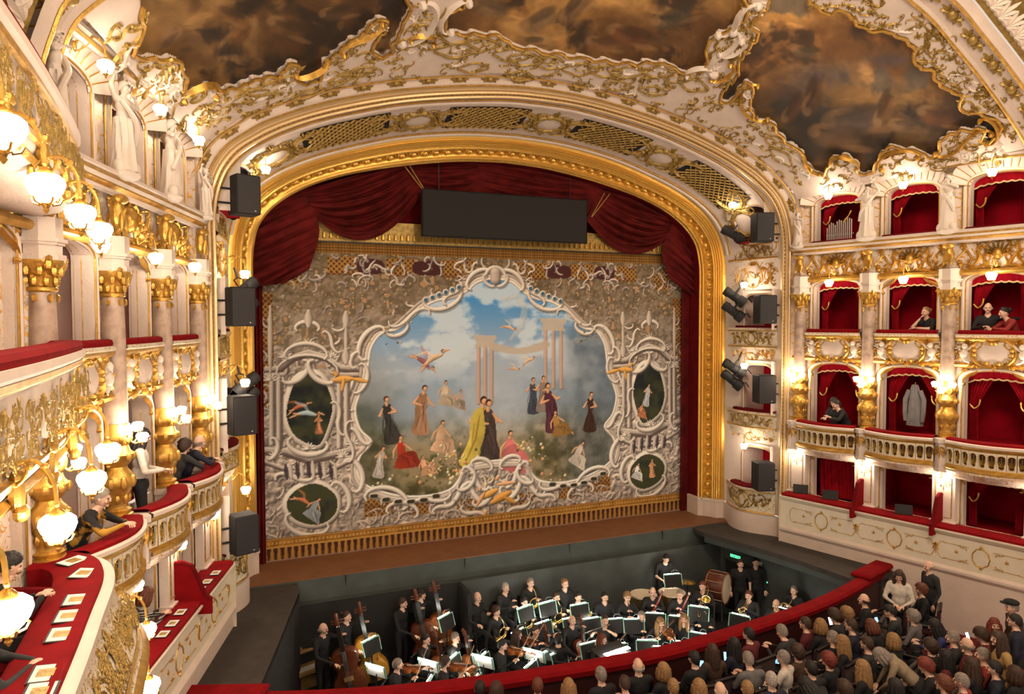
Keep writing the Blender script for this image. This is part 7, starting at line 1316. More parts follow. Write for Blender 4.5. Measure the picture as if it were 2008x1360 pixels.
tp_t = MB().tube([(0, -0.13, 1.13), (0, -0.52, 1.06)], 0.007, 6).tube(catmull([(0.04, -0.22, 1.11), (0.04, -0.48, 1.05), (0.04, -0.48, 0.99), (0.04, -0.22, 1.04), (0.04, -0.22, 1.11)], 5), 0.008, 6).mesh('tube', 'brass'); tp_bell = MB().lathe([(0.008, 0), (0.012, -0.10), (0.03, -0.16), (0.06, -0.19), (0.055, -0.19)], 14, 0, (0, -0.48, 1.06), Matrix.Rotation(-PI/2, 3, 'X') @ Matrix.Rotation(0.0, 3, 'Y')).mesh('bell', 'brass')
tb_t = MB().tube(catmull([(0, -0.14, 1.13), (0, -0.5, 0.98), (0, -0.85, 0.84), (0.05, -0.86, 0.82), (0.05, -0.5, 0.96), (0.05, -0.2, 1.08)], 6), 0.008, 6).tube(catmull([(0.05, -0.2, 1.08), (0.09, 0.08, 1.2), (0.14, -0.1, 1.16)], 5), 0.009, 6).mesh('slide', 'brass'); tb_bell = MB().lathe([(0.010, 0), (0.016, -0.22), (0.04, -0.33), (0.10, -0.40), (0.095, -0.40)], 16, 0, (0.14, -0.1, 1.16), Matrix.Rotation(-PI/2+0.2, 3, 'X')).mesh('bell', 'brass')
# music stand and chair
sd_post = MB().tube([(0, 0, 0.0), (0, 0, 0.92)], 0.012, 7).mesh('post', 'black'); sd_leg = MB().tube([(0, 0, 0.16), (0, 0.26, 0.01)], 0.010, 6).mesh('leg', 'black')
T_ = Matrix.Rotation(-0.30, 3, 'X'); desk_me = MB().box((0, 0, 0), (0.47, 0.012, 0.31), M=T_).mesh('desk', 'black_matte', False); ed = [T_ @ Vector(p) for p in ((-0.235, 0.0, -0.13), (-0.24, 0.0, 0.155), (0.24, 0.0, 0.155), (0.235, 0.0, -0.13))]
edge_me = MB().tube([tuple(p) for p in ed], 0.015, 6).mesh('edge', 'stand_edge'); sheet_me = MB().box((0, 0.013, 0.005), (0.42, 0.004, 0.27), M=T_).mesh('sheet', 'paper', False)
lampb_me = MB().box(tuple(T_ @ Vector((0, 0.05, 0.17))), (0.40, 0.022, 0.012), M=T_).mesh('lamp_bar', 'stand_light', False); lampa_me = MB().tube(catmull([tuple(T_ @ Vector(p)) for p in ((0.1, -0.01, 0.14), (0.14, -0.04, 0.24), (0.05, 0.03, 0.26), (0, 0.06, 0.205))], 5), 0.006, 5).mesh('lamp_arm', 'black')
ch_seat = MB().box((0, 0.0, 0.45), (0.42, 0.42, 0.05), bev=0.015).mesh('seat', 'black'); ch_back = MB().box((0, 0.21, 0.72), (0.40, 0.035, 0.30), bev=0.012).mesh('backrest', 'black'); ch_leg = MB().tube([(0, 0, 0), (0, 0, 0.44)], 0.012, 6).mesh('leg', 'black')
def music_stand(pos, rz, lab, h=1.02, lit=True):
    t = thing('music_stand', lab, 'music stand', pos, rz, 'music stands in the pit'); obj('post', sd_post, t, (0, 0, 0), 0, (1, 1, (h-0.06)/0.92))
    for q in range(3): obj('leg', sd_leg, t, (0, 0, 0), q*2*PI/3)
    d = obj('desk', desk_me, t, (0, 0, h)); obj('edge', edge_me, t, (0, 0, h)); obj('sheet', sheet_me, t, (0, 0, h)); l = obj('lamp', lampa_me, t, (0, 0, h)); 
    if lit: obj('lamp_bar', lampb_me, l)
    return t
def chair(pos, rz, lab):
    t = thing('orchestra_chair', lab, 'chair', pos, rz, 'orchestra chairs'); obj('seat', ch_seat, t); obj('backrest', ch_back, t)
    for q in ((-0.18, -0.18), (0.18, -0.18), (-0.18, 0.19), (0.18, 0.19)): obj('leg', ch_leg, t, (q[0], q[1], 0))
COND = np.array([0.9, -6.6])
MUS = [ # px, py, floor, pose, description, hair, hair colour, bare arms, female, instrument, varnish
 (634, 1232, -2.25, 'bass', 'bald bearded bassist at the left end', 'bald', 'hair_grey', 0, 0, 'bass', 'varnish_dark'),
 (680, 1208, -2.25, 'bass', 'dark-haired woman bassist with a golden bass', 'bun', 'hair_brown', 0, 1, 'bass', 'varnish_gold'),
 (790, 1182, -2.20, 'bass', 'dark-haired male bassist turned right', 'short', 'hair_brown', 0, 0, 'bass', 'varnish_dark'),
 (826, 1165, -2.10, 'bass', 'rearmost bassist, a dark-haired woman', 'curly', 'hair_black', 0, 1, 'bass', 'varnish'),
 (780, 1302, -2.4, 'violin', 'grey-haired player with glasses low at the left rail', 'short', 'hair_grey', 0, 0, 'violin', 'varnish'),
 (872, 1298, -2.4, 'violin', 'curly-haired woman violinist near the left rail', 'curly', 'hair_brown', 1, 1, 'violin', 'varnish'),
 (835, 1253, -2.4, 'cello', 'dark-haired cellist below the basses', 'short', 'hair_black', 0, 0, 'cello', 'varnish'),
 (893, 1250, -2.4, 'cello', 'grey-haired cellist left of the black partition', 'short', 'hair_grey', 0, 0, 'cello', 'varnish'),
 (985, 1264, -2.4, 'violin', 'dark bearded violinist below the horns', 'short', 'hair_black', 0, 0, 'violin', 'varnish'),
 (1014, 1243, -2.4, 'violin', 'woman violinist with loose light brown hair', 'long', 'hair_brown', 0, 1, 'violin', 'varnish_dark'),
 (1050, 1236, -2.4, 'cello', 'short-haired cellist raising his bow', 'short', 'hair_brown', 0, 0, 'cello', 'varnish'),
 (1095, 1253, -2.4, 'cello', 'dark-haired man in profile at the front rail', 'short', 'hair_black', 0, 0, None, None),
 (1122, 1216, -2.4, 'cello', 'bald cellist with glasses and a dark cello', 'bald', 'hair_grey', 0, 0, 'cello', 'varnish_dark'),
 (1180, 1252, -2.4, 'violin', 'long-haired woman violinist by the conductor lamp', 'long', 'hair_auburn', 0, 1, 'violin', 'varnish'),
 (1186, 1216, -2.35, 'flute', 'woman flautist with bare arms', 'bun', 'hair_brown', 1, 1, 'flute', None),
 (1258, 1208, -2.35, 'wind', 'grey-haired man with glasses looking down, centre front', 'short', 'hair_grey', 0, 0, 'clarinet', None),
 (1295, 1220, -2.35, 'violin', 'blonde woman violinist right of centre', 'long', 'hair_blond', 0, 1, 'violin', 'varnish'),
 (1341, 1212, -2.35, 'lap', 'woman with very long light hair at her stand', 'long', 'hair_blond', 1, 1, None, None),
 (1382, 1198, -2.35, 'violin', 'elderly man with glasses right of the long-haired woman', 'bald', 'hair_white', 0, 0, None, None),
 (973, 1198, -2.15, 'horn', 'woman hornist with wavy brown hair', 'curly', 'hair_brown', 0, 1, 'horn', None),
 (1028, 1180, -2.15, 'horn', 'dark-haired hornist lifting his horn', 'short', 'hair_black', 0, 0, 'horn', None),
 (1091, 1170, -2.15, 'horn', 'hornist with glasses in the second row', 'short', 'hair_brown', 0, 0, 'horn', None),
 (1134, 1170, -2.15, 'wind', 'dark-haired man right of the hornists', 'short', 'hair_black', 0, 0, 'trumpet', None),
 (1186, 1170, -2.15, 'lap', 'man looking down into his part, second row', 'short', 'hair_black', 0, 0, None, None),
 (1230, 1170, -2.15, 'wind', 'curly blonde woman with a clarinet', 'curly', 'hair_blond', 0, 1, 'clarinet', None),
 (1280, 1160, -2.15, 'wind', 'balding bassoonist below the percussion', 'bald', 'hair_brown', 0, 0, 'bassoon', None),
 (1333, 1166, -2.15, 'wind', 'grey-haired bassoonist before the kettledrums', 'short', 'hair_grey', 0, 0, 'bassoon', None),
 (1378, 1149, -2.0, 'wind', 'red-haired trombonist beside the bass drum', 'short', 'hair_auburn', 0, 0, 'trombone', None),
 (936, 1170, -1.85, 'horn', 'man half hidden by the black partition', 'bald', 'hair_grey', 0, 0, None, None),
 (991, 1152, -1.85, 'wind', 'grey-haired man at the back wall, left', 'short', 'hair_white', 0, 0, None, None),
 (1040, 1142, -1.85, 'horn', 'laughing grey-haired man at the back wall', 'short', 'hair_grey', 0, 0, 'horn', None),
 (1108, 1144, -1.85, 'lap', 'blonde woman with low neckline at the back wall', 'bun', 'hair_blond', 0, 1, None, None),
 (1306, 1094, -2.08, 'perc', 'standing percussionist bending over his desk', 'short', 'hair_black', 1, 0, None, None),
 (1452, 1105, -2.2, 'stand', 'man in black standing right of the bass drum', 'short', 'hair_brown', 1, 0, None, None),
 (1482, 1102, -2.2, 'stand', 'dark figure standing in the pit doorway', 'short', 'hair_black', 0, 0, None, None),
 (1468, 1167, -2.2, 'wind', 'red-faced trumpeter on the right', 'short', 'hair_auburn', 0, 0, 'trumpet', None),
 (1522, 1184, -2.3, 'wind', 'bald trumpeter near the right rail', 'bald', 'hair_brown', 0, 0, 'trumpet', None),
 (1557, 1157, -2.2, 'horn', 'grey-haired hornist in the right corner', 'short', 'hair_grey', 0, 0, 'horn', None)]
SHORT = ['bald bassist', 'golden-bass bassist', 'male bassist', 'rearmost bassist', 'grey violinist at the left rail', 'curly woman violinist', 'dark cellist', 'grey cellist', 'bearded violinist', 'loose-haired violinist', 'bow-raising cellist', 'man in profile at the rail', 'bald cellist', 'violinist by the conductor lamp', 'woman flautist', 'clarinettist with glasses', 'blonde violinist', 'long-haired woman', 'elderly man', 'woman hornist', 'dark hornist', 'hornist with glasses', 'man right of the hornists', 'man looking down', 'curly blonde clarinettist', 'balding bassoonist', 'grey bassoonist', 'red-haired trombonist', 'half-hidden man', 'back-wall grey man', 'laughing hornist', 'back-wall blonde woman', 'percussionist', 'standing man in black', 'doorway figure', 'red-faced trumpeter', 'bald trumpeter', 'corner hornist']
for i, (px, py, fl, pose, ds, hr, hc, ba, fe, ins, vr) in enumerate(MUS):
    P0 = up(px, py, 'z', fl+POSE[pose]['head'][2]); d = COND-P0[:2]; d = d/np.linalg.norm(d)
    if pose in ('bass',): d = np.array([0.55, -0.83])
    if i == 11: d = np.array([0.6, 0.8])
    if i == 32: d = np.array([-0.2, -0.98])
    if i in (33, 34): d = np.array([-0.5, -0.85])
    rz = face_rz(d[0], d[1]); loc = at_head(px, py, pose, rz, fl); p = person(ds+' in the pit', pose, loc, rz, hr, hc, 'cl_black', 'cl_black', bool(ba), bool(fe), 'skin_pale', 'orchestra players')
    if pose not in ('bass', 'stand', 'perc'): chair(loc, rz, 'black chair under the '+SHORT[i])
    if i not in (0, 2, 33, 34, 28, 11): q = np.array([loc[0], loc[1]])+d*(0.78 if pose != 'perc' else 0.62); music_stand((q[0], q[1], loc[2]), rz, 'lamp-lit black music stand before the '+SHORT[i], 0.82 if pose not in ('perc', 'bass') else 1.12)
    if ins in ('violin', 'cello', 'bass'): stringed(p, ins, {'violin': 'violin', 'cello': 'cello', 'bass': 'double bass'}[ins]+' held by the '+SHORT[i], vr)
    elif ins == 'clarinet': tubeinstr(p, 'clarinet', 'black clarinet of the '+SHORT[i], (('tube', cl_b), ('bell', cl_bell), ('keys', cl_k)))
    elif ins == 'flute': tubeinstr(p, 'flute', 'silver flute of the '+SHORT[i], (('tube', fl_b), ('keys', fl_k)))
    elif ins == 'bassoon': tubeinstr(p, 'bassoon', 'dark red bassoon of the '+SHORT[i], (('tube', bs_b), ('crook', bs_c), ('ring', bs_r)))
    elif ins == 'horn': tubeinstr(p, 'french_horn', 'brass horn of the '+SHORT[i], (('coil', hn_c), ('bell', hn_bell)), 'horn')
    elif ins == 'trumpet': tubeinstr(p, 'trumpet', 'brass trumpet of the '+SHORT[i], (('tube', tp_t), ('bell', tp_bell)))
    elif ins == 'trombone': tubeinstr(p, 'trombone', 'brass trombone of the '+SHORT[i], (('slide', tb_t), ('bell', tb_bell)))
# stands whose lit white pages face the stalls
for i, (px, py) in enumerate(((738, 1318), (841, 1308), (948, 1300), (1048, 1288))):
    q = up(px, py, 'z', -1.45); t = music_stand((q[0], q[1], -2.4), PI*0.72, 'music stand turned to show a bright white page, %s from the left' % ORD[i], 0.98)
# percussion
bd = up(1408, 1150, 'z', -1.15); t = thing('bass_drum', 'big red-brown bass drum with white skin on a stand', 'drum', (bd[0], bd[1], bd[2]), -1.0); AX = Matrix.Rotation(PI/2, 3, 'Y')
obj('shell', MB().lathe([(0.36, -0.22), (0.375, -0.20), (0.375, 0.20), (0.36, 0.22)], 28, 0, (0, 0, 0), AX).mesh('shell', 'varnish_dark'), t); obj('skin', MB().lathe([(0.001, 0.215), (0.36, 0.215)], 28, 0, (0, 0, 0), AX).lathe([(0.36, -0.215), (0.001, -0.215)], 28, 0, (0, 0, 0), AX).mesh('skin', 'drumskin'), t)
for s_ in (-1, 1): obj('hoop', MB().tube([(s_*0.215, 0.375*math.cos(a), 0.375*math.sin(a)) for a in np.linspace(0, 2*PI, 29)], 0.02, 6).mesh('hoop', 'varnish'), t)
for a in range(10): obj('lug', MB().tube([(-0.20, 0.385*math.cos(a*PI/5), 0.385*math.sin(a*PI/5)), (0.20, 0.385*math.cos(a*PI/5), 0.385*math.sin(a*PI/5))], 0.010, 5).mesh('lug', 'silver'), t)
for s_ in (-1, 1): obj('stand_leg', MB().tube([(0, s_*0.25, -0.28), (0, s_*0.34, -1.0)], 0.02, 6).mesh('stand_leg', 'silver'), t)
for i, (px, py) in enumerate(((1262, 1162), (1318, 1158))):
    q = up(px, py, 'z', -1.12); t = thing('kettledrum', '%s kettledrum with pale skin before the percussionist' % ('left', 'right')[i], 'drum', (q[0], q[1], -2.0)); obj('bowl', MB().lathe([(0.02, 0.22), (0.18, 0.28), (0.29, 0.45), (0.33, 0.70), (0.335, 0.84)], 24).mesh('bowl', 'brass'), t); obj('skin', MB().lathe([(0.001, 0.86), (0.32, 0.86), (0.345, 0.83)], 24).mesh('skin', 'drumskin'), t); obj('rim', MB().tube([(0.34*math.cos(a), 0.34*math.sin(a), 0.845) for a in np.linspace(0, 2*PI, 25)], 0.014, 6).mesh('rim', 'silver'), t)
    for a in range(3): obj('leg', MB().tube([(0.2*math.cos(a*2.1), 0.2*math.sin(a*2.1), 0.35), (0.32*math.cos(a*2.1), 0.32*math.sin(a*2.1), 0.0)], 0.018, 6).mesh('leg', 'black'), t)
q = up(1348, 1140, 'z', -1.0); t = thing('cymbal', 'brass cymbal on a stand beside the kettledrums', 'cymbal', (q[0], q[1], -2.0)); obj('plate', MB().lathe([(0.01, 1.03), (0.04, 1.02), (0.20, 0.99), (0.19, 0.985), (0.01, 1.01)], 20).mesh('plate', 'brass'), t); obj('stand', MB().tube([(0, 0, 0), (0, 0, 1.06)], 0.012, 6).mesh('stand', 'black'), t)
# conductor's desk with its bright lamp at the rail
q = up(1210, 1278, 'z', -0.95); t = thing('conductor_desk', 'conductor desk with long bright strip lamp at the red rail', 'desk', (q[0], q[1], -2.4), 0.18); obj('lamp_strip', MB().box((0, 0, 1.47), (0.62, 0.10, 0.02), bev=0.005).mesh('lamp_strip', 'stand_light'), t); obj('board', MB().box((0, 0.12, 1.40), (0.72, 0.5, 0.02), M=Matrix.Rotation(0.25, 3, 'X')).mesh('board', 'black', False), t); obj('post', MB().tube([(0, 0.1, 0), (0, 0.1, 1.4)], 0.02, 7).mesh('post', 'black'), t)
# light wooden keyboard instrument and stool by the left edge of the pit
q = up(590, 1290, 'z', -1.6); t = thing('celesta', 'light wooden celesta with stepped case at the left edge of the pit', 'celesta', (q[0], q[1], -2.4), 0.35)
obj('case', MB().box((0, 0.1, 0.5), (1.0, 0.45, 1.0), bev=0.02).mesh('case', 'light_wood'), t); obj('keyboard_shelf', MB().box((0, -0.24, 0.62), (1.0, 0.28, 0.10), bev=0.015).mesh('keyboard_shelf', 'light_wood'), t); obj('keys', MB().box((0, -0.26, 0.675), (0.84, 0.16, 0.015)).mesh('keys', 'paper', False), t); obj('panel', MB().box((0, -0.13, 0.84), (0.80, 0.02, 0.22)).mesh('panel', 'black', False), t)
for s_ in (-1, 1): obj('cheek', MB().box((s_*0.49, -0.26, 0.70), (0.05, 0.30, 0.16), bev=0.01).mesh('cheek', 'light_wood'), t); obj('leg', MB().box((s_*0.45, -0.34, 0.29), (0.06, 0.06, 0.58)).mesh('leg', 'light_wood', False), t)
obj('music_rest', MB().box((0, 0.02, 1.12), (0.7, 0.02, 0.24), M=Matrix.Rotation(-0.25, 3, 'X')).mesh('music_rest', 'light_wood', False), t)
t = thing('harp_case', 'tall tan wooden cabinet behind the celesta', 'cabinet', (q[0]+0.25, q[1]+0.85, -2.4), 0.35); obj('body', MB().box((0, 0, 0.62), (0.62, 0.5, 1.24), bev=0.02).mesh('body', 'light_wood'), t); obj('lid', MB().box((0, 0, 1.26), (0.66, 0.54, 0.05), bev=0.012).mesh('lid', 'light_wood'), t); obj('door', MB().box((0, -0.255, 0.62), (0.52, 0.012, 1.0), bev=0.004).mesh('door', 'varnish_gold'), t)
# pit door with exit sign, wall socket, call light
DR = face_rz(-0.9635, -0.2676)       # the right side wall of the pit
t = struct('door_1', None, 'dark doorway in the right side wall of the pit'); t.location = (6.045, -2.28, -2.2); t.rotation_euler = (0, 0, DR)
struct('door_leaf', MB().box((0, 0.0, 0.66), (0.62, 0.03, 1.32)).mesh('door_leaf', 'black', False), None, t); struct('door_frame', MB().tube([(-0.33, -0.02, 0), (-0.33, -0.02, 1.36), (0.33, -0.02, 1.36), (0.33, -0.02, 0)], 0.03, 4).mesh('door_frame', 'pit_green'), None, t)
t = thing('exit_sign', 'small green lit exit sign above the pit doorway', 'sign', (6.03, -2.27, -0.72), DR); obj('box', MB().box((0, 0.02, 0), (0.34, 0.03, 0.10)).mesh('box', 'charcoal', False), t); obj('face', MB().box((0, -0.0, 0), (0.31, 0.01, 0.08)).mesh('face', 'exit_green', False), t)
pm = MB(); pm.ball((-0.02, -0.008, 0.022), (0.010, 0.004, 0.010), 6, 4); pm.tube([(-0.02, -0.008, 0.012), (-0.025, -0.008, -0.006), (-0.045, -0.008, -0.025)], 0.006, 4); pm.tube([(-0.022, -0.008, -0.006), (0.0, -0.008, -0.015), (0.0, -0.008, -0.03)], 0.006, 4); pm.tube([(-0.05, -0.008, 0.0), (-0.02, -0.008, 0.008), (0.01, -0.008, 0.0)], 0.005, 4); pm.box((0.08, -0.008, 0), (0.06, 0.006, 0.012)); pm.prism([(0.11, 0.018), (0.14, 0), (0.11, -0.018)], -0.011, -0.005); obj('pictogram', pm.mesh('pictogram', 'paper'), t)
for (px, py, nm, mt, lab) in ((971, 1137, 'wall_socket', 'paper', 'small white socket on the grey pit back wall'), (1490, 1107, 'notice', 'paper', 'small white notice on the wall beside the pit doorway')):
    q = up(px, py, 'y', -1.78); t = thing(nm, lab, nm.replace('_', ' '), (q[0], -1.785, q[2])) if nm == 'wall_socket' else thing(nm, lab, nm, (6.255, -2.98, -0.72), DR); obj('plate', MB().box((0, 0, 0), (0.09, 0.012, 0.09), bev=0.003).mesh('plate', mt), t)
q = up(1505, 1141, 'x', 6.34); t = thing('call_light', 'tiny green cue light glowing on the right pit wall', 'light', (6.33, q[1], q[2])); obj('bulb', MB().ball((0, 0, 0), 0.025, 8, 6).mesh('bulb', 'exit_green'), t); obj('holder', MB().box((0.03, 0, 0), (0.04, 0.07, 0.07)).mesh('holder', 'black', False), t)
# ================================================================ audience in the stalls and their seats
mat('wine_velvet', (0.035, 0.006, 0.008), 0.85, sheen=0.15); mat('seat_frame', (0.014, 0.009, 0.008), 0.5)
se_b = MB().box((0, 0.27, 0.68), (0.50, 0.07, 0.50), bev=0.03).mesh('backrest', 'wine_velvet'); se_s = MB().box((0, 0.0, 0.44), (0.46, 0.46, 0.10), bev=0.03).mesh('seat', 'wine_velvet'); se_a = MB().box((0, 0.05, 0.58), (0.05, 0.42, 0.05), bev=0.015).box((0, 0.24, 0.32), (0.05, 0.08, 0.60)).mesh('armrest', 'seat_frame'); se_r = MB().tube([(-0.25, 0.30, 0.92), (0.25, 0.30, 0.92)], 0.025, 7).mesh('top_rail', 'seat_frame')
def seat(pos, rz, lab, grp='stalls seats'):
    t = thing('theatre_seat', lab, 'seat', pos, rz, grp); obj('backrest', se_b, t); obj('seat', se_s, t); obj('top_rail', se_r, t)
    for s_ in (-1, 1): obj('armrest', se_a, t, (s_*0.255, 0, 0))
AUD = [ # px, py, pose, hair, hair colour, top, fem, unique look
 (1533, 1237, 'phone', 'short', 'hair_grey', 'cl_char', 0, 'grey-haired man in charcoal with a phone behind the rail'),
 (1579, 1222, 'lap', 'short', 'hair_brown', 'cl_wine', 0, 'man in dark wine jacket left of a blonde woman'),
 (1609, 1225, 'lap', 'bob', 'hair_blond', 'cl_black', 1, 'woman with smooth blonde bob in black, second from wine jacket'),
 (1468, 1243, 'lap', 'short', 'hair_black', 'cl_wine', 0, 'dark-haired man in wine shirt close to the rail'),
 (1439, 1263, 'lap', 'long', 'hair_black', 'cl_navy', 1, 'woman with bare back and dark hair by the rail'),
 (1467, 1292, 'phone', 'short', 'hair_grey', 'cl_grey', 0, 'grey-haired person in grey jacket holding a lit phone'),
 (1536, 1289, 'lap', 'short', 'hair_grey', 'cl_white', 1, 'short-haired woman in white top'),
 (1563, 1277, 'lap', 'curly', 'hair_brown', 'cl_brown', 1, 'curly brown-haired woman in brown'),
 (1633, 1250, 'lap', 'short', 'hair_grey', 'cl_black', 0, 'grey man in dark suit with white collar'),
 (1652, 1258, 'lap', 'long', 'hair_blond', 'cl_black', 1, 'long blonde woman beside the grey man in suit'),
 (1636, 1206, 'phone', 'curly', 'hair_brown', 'cl_char', 1, 'curly-haired person with a bright white phone'),
 (1660, 1202, 'lap', 'curly', 'hair_blond', 'cl_black', 1, 'woman with big blonde curls'),
 (1669, 1226, 'lap', 'short', 'hair_brown', 'cl_navy', 0, 'short-haired man in dotted navy shirt'),
 (1709, 1226, 'phone', 'bob', 'hair_auburn', 'cl_black', 1, 'auburn-haired woman bent over a phone'),
 (1694, 1175, 'lap', 'bald', 'hair_brown', 'cl_black', 0, 'balding man in dark suit near the rail end'),
 (1745, 1198, 'phone', 'short', 'hair_black', 'cl_char', 0, 'dark-haired man in patterned dark shirt'),
 (1744, 1156, 'lap', 'long', 'hair_black', 'cl_black', 1, 'dark-haired woman in black below the standing group'),
 (1806, 1155, 'lap', 'curly', 'hair_auburn', 'cl_black', 1, 'auburn curly-haired woman beneath the bald standing man'),
 (1790, 1208, 'lap', 'curly', 'hair_grey', 'cl_grey', 1, 'woman in grey flecked jacket by the aisle'),
 (1751, 1254, 'lap', 'bob', 'hair_blond', 'cl_black', 1, 'ash-blonde woman leaning right'),
 (1833, 1226, 'phone', 'long', 'hair_black', 'cl_blue', 1, 'dark long-haired woman in blue with a phone'),
 (1824, 1266, 'lap', 'curly', 'hair_brown', 'cl_black', 1, 'brown curly head before the blue-clad woman'),
 (1624, 1293, 'lap', 'curly', 'hair_red', 'cl_black', 1, 'woman with bright red curls'),
 (1691, 1308, 'lap', 'long', 'hair_blond', 'cl_black', 1, 'woman with long straight blonde hair in the foreground'),
 (1512, 1332, 'lap', 'short', 'hair_white', 'cl_navy', 0, 'white-haired man in navy suit, foreground'),
 (1815, 1305, 'phone', 'curly', 'hair_red', 'cl_black', 1, 'red-haired woman with a lit phone, foreground right'),
 (1854, 1287, 'lap', 'long', 'hair_black', 'cl_wine', 1, 'dark-haired woman in wine red top'),
 (1896, 1263, 'lap', 'bald', 'hair_grey', 'cl_wine', 0, 'balding man in wine shirt on the right'),
 (1927, 1284, 'lap', 'short', 'hair_grey', 'cl_red', 1, 'grey-haired woman in bright red top'),
 (1924, 1244, 'phone', 'curly', 'hair_brown', 'cl_wine', 0, 'brown-haired person looking down behind the woman in red'),
 (1251, 1304, 'lap', 'bald', 'hair_white', 'cl_black', 0, 'bald man close behind the rail'),
 (1301, 1313, 'lap', 'bob', 'hair_blond', 'cl_black', 1, 'sandy-haired woman close behind the rail'),
 (1320, 1346, 'lap', 'short', 'hair_blond', 'cl_brown', 0, 'sandy-haired man at the bottom edge left'),
 (1371, 1346, 'lap', 'bob', 'hair_blond', 'cl_black', 1, 'blonde head at the bottom edge left of centre'),
 (1361, 1290, 'lap', 'short', 'hair_black', 'cl_black', 0, 'black-haired man third behind the rail'),
 (1397, 1276, 'lap', 'long', 'hair_brown', 'cl_brown', 1, 'brown-haired woman turned sideways behind the rail'),
 (1178, 1322, 'lap', 'short', 'hair_grey', 'cl_black', 0, 'grey-haired man behind the rail, leftmost seated'),
 (1225, 1340, 'phone', 'short', 'hair_brown', 'cl_char', 0, 'brown-haired man with lit phone at the bottom left'),
 (1054, 1344, 'lap', 'short', 'hair_auburn', 'cl_black', 0, 'auburn short-haired head at the bottom edge'),
 (941, 1350, 'lap', 'short', 'hair_black', 'cl_black', 0, 'leftmost black-haired head at the bottom edge'),
 (973, 1351, 'lap', 'bob', 'hair_brown', 'cl_black', 1, 'brown bob beside the leftmost head at the bottom edge'),
 (1115, 1345, 'lap', 'long', 'hair_blond', 'cl_black', 1, 'long blonde hair at the bottom edge'),
 (1868, 1250, 'lap', 'short', 'hair_grey', 'cl_char', 0, 'grey-haired man right of the blue-clad woman'),
 (1905, 1303, 'lap', 'long', 'hair_brown', 'cl_black', 1, 'brown-haired woman before the grey-haired woman in red'),
 (1950, 1310, 'lap', 'short', 'hair_black', 'cl_navy', 0, 'black-haired man below the mustard top'),
 (1700, 1262, 'lap', 'short', 'hair_brown', 'cl_char', 0, 'brown-haired man left of the stooping beige coat'),
 (1590, 1310, 'lap', 'short', 'hair_black', 'cl_black', 0, 'black-haired man left of the bright red curls'),
 (1850, 1340, 'lap', 'curly', 'hair_auburn', 'cl_black', 1, 'auburn curls at the bottom edge, right'),
 (1412, 1352, 'lap', 'bald', 'hair_white', 'cl_black', 0, 'bald pale head at the bottom edge'),
 (1465, 1350, 'lap', 'short', 'hair_blond', 'cl_navy', 0, 'fair-haired head at the bottom edge, with phone'),
 (1580, 1342, 'bend', 'long', 'hair_black', 'cl_black', 1, 'black-haired person bending at the bottom edge'),
 (1655, 1350, 'lap', 'curly', 'hair_brown', 'cl_brown', 1, 'brown curls at the bottom edge'),
 (1755, 1345, 'lap', 'bob', 'hair_black', 'cl_black', 1, 'black bob at the bottom edge right of the blonde'),
 (1885, 1335, 'lap', 'short', 'hair_grey', 'cl_red', 1, 'grey-haired woman in red at the bottom edge'),
 (1990, 1320, 'lap', 'bob', 'hair_brown', 'cl_black', 1, 'brown bob at the right edge of the stalls')]
GRP = 'audience in the stalls'
for i, (px, py, pose, hr, hc, tp, fe, ds) in enumerate(AUD):
    q0 = up(px, py, 'z', 0.15); d = np.array([0.3, 1.5])-q0[:2]; rz = face_rz(d[0], d[1])+0.25*math.sin(i*2.3); loc = at_head(px, py, pose, rz, fz)
    person(ds, pose, loc, rz, hr, hc, tp, 'cl_black', False, bool(fe), 'skin_pale', GRP)
    if pose != 'bend': seat(loc, face_rz(d[0], d[1]), 'dark theatre seat under the '+ds)
for (px, py, pose, hr, hc, tp, fe, dx, dy, ds) in [(1763, 1128, 'stand_hold', 'long', 'hair_brown', 'cl_white', 1, -0.8, -0.6, 'young woman with very long hair in white top standing by the wall'), (1821, 1110, 'stand', 'bald', 'hair_grey', 'cl_char', 0, -0.9, 0.3, 'bald man in charcoal standing against the cream wall'),
        (1727, 1284, 'bend', 'bob', 'hair_grey', 'cl_beige', 1, -0.7, 0.7, 'grey-haired woman in beige coat stooping to her seat'), (1958, 1252, 'stand', 'long', 'hair_brown', 'cl_mustard', 1, -0.7, 0.4, 'woman in mustard top standing at the right'), (1990, 1217, 'stand', 'short', 'hair_black', 'cl_navy', 0, -0.4, 0.9, 'dark-haired man in navy standing at the right edge'), (1984, 1190, 'stand', 'short', 'hair_grey', 'cl_brown', 0, -0.7, 0.5, 'person in a cap standing furthest right'), (1950, 1224, 'lap', 'long', 'hair_red', 'cl_wine', 1, -0.5, -0.6, 'red-haired woman turning round on the right')]:
    rz = face_rz(dx, dy); loc = at_head(px, py, pose, rz, fz); person(ds, pose, loc, rz, hr, hc, tp, 'cl_black', False, bool(fe), 'skin_pale', GRP)
# flat cap
c_ = at_head(1984, 1190, 'stand', 0, fz); t = thing('cap', 'dark flat cap on the person furthest right', 'cap', (c_[0], c_[1]-0.03, c_[2]+1.68)); obj('crown', MB().ball((0, 0, 0), (0.11, 0.125, 0.05), 14, 8).mesh('crown', 'cl_black'), t); obj('peak', MB().ball((-0.07, 0.06, -0.02), (0.09, 0.09, 0.012), 10, 5).mesh('peak', 'cl_black'), t)
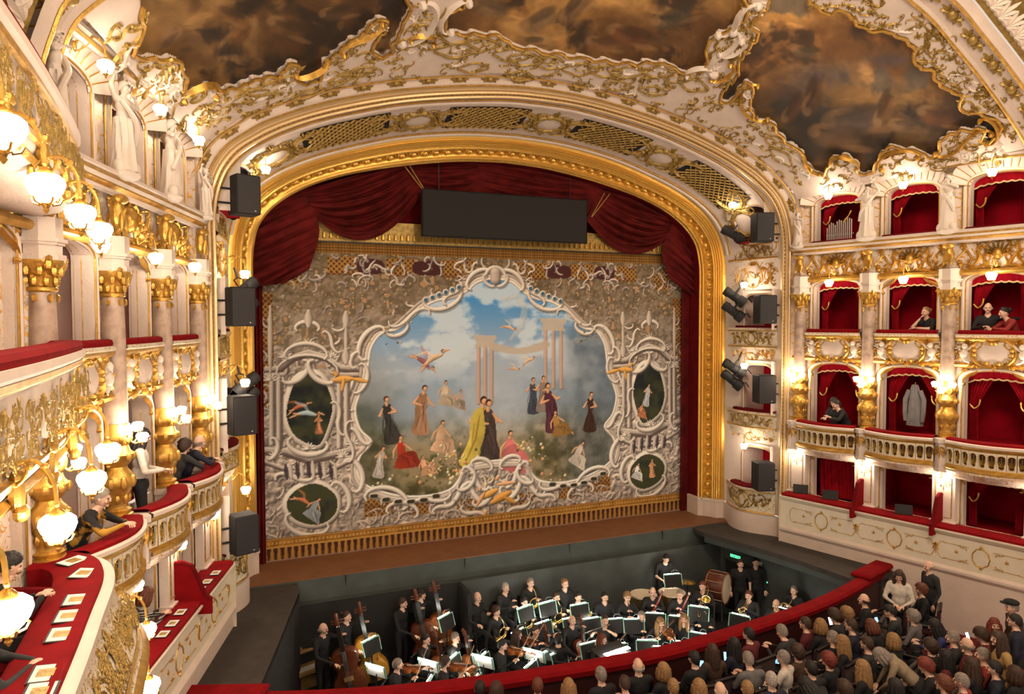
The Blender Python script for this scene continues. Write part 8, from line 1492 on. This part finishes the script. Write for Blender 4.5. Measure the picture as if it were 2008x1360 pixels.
# phones and a tablet
ph_c = MB().box((0, 0, 0), (0.076, 0.010, 0.155), bev=0.004).mesh('case', 'black'); ph_s = {k: MB().box((0, -0.0065, 0), (0.066, 0.002, 0.138)).mesh('screen', k, False) for k in ('screen_blue', 'screen_white')}
for i, (px, py, k, wh) in enumerate([(1423, 1286, 'screen_blue', 'by the woman with bare back'), (1444, 1316, 'screen_blue', 'of the grey-jacketed person'), (1482, 1305, 'screen_blue', 'right of the grey-jacketed person'), (1524, 1292, 'screen_blue', 'beside the white top'), (1547, 1226, 'screen_blue', 'right of the charcoal man by the rail'), (1628, 1217, 'screen_white', 'of the curly-haired person'), (1600, 1264, 'screen_blue', 'left of the man in dark suit'), (1376, 1303, 'screen_blue', 'behind the rail near the black-haired man'), (1719, 1217, 'screen_blue', 'of the auburn-haired woman'), (1786, 1338, 'screen_white', 'of the red-haired woman on the right'), (1486, 1352, 'screen_white', 'at the bottom edge'), (1090, 1335, 'screen_blue', 'at the bottom left behind the rail'), (1897, 1247, 'screen_white', 'on the right'), (1786, 1243, 'screen_white', 'near the aisle')]):
    q = up(px, py, 'z', -0.25); t = thing('phone', '%s lit phone screen %s' % (('blue', 'white')[k == 'screen_white'], wh), 'phone', tuple(q), 0.35*math.sin(i*1.7)-0.3, 'phones in the stalls'); t.rotation_euler = (-0.45, 0, 0.3*math.sin(i*1.7)-0.45); obj('case', ph_c, t); obj('screen', ph_s[k], t)
# music stands left on the right-hand ground boxes
for i, (px, py) in enumerate(((1575, 962), (1640, 975), (1767, 982))):
    x, y = baypos('right', (0.1, 0.55, 1.55)[i], 0.20); t = thing('folding_stand', 'dark music stand on the right ground-box rail, %s from the stage' % ORD[i], 'music stand', (x, y, 1.22), BRZ['right']+0.5, 'stands on the box rail'); obj('desk', MB().box((0, 0, 0.12), (0.36, 0.012, 0.22), M=Matrix.Rotation(-0.45, 3, 'X')).mesh('desk', 'black_matte', False), t); obj('lip', MB().box((0, -0.04, 0.02), (0.36, 0.03, 0.012)).mesh('lip', 'black', False), t); obj('foot', MB().tube([(0, 0.02, 0.08), (0, 0.05, 0.0)], 0.012, 6).mesh('foot', 'black'), t)
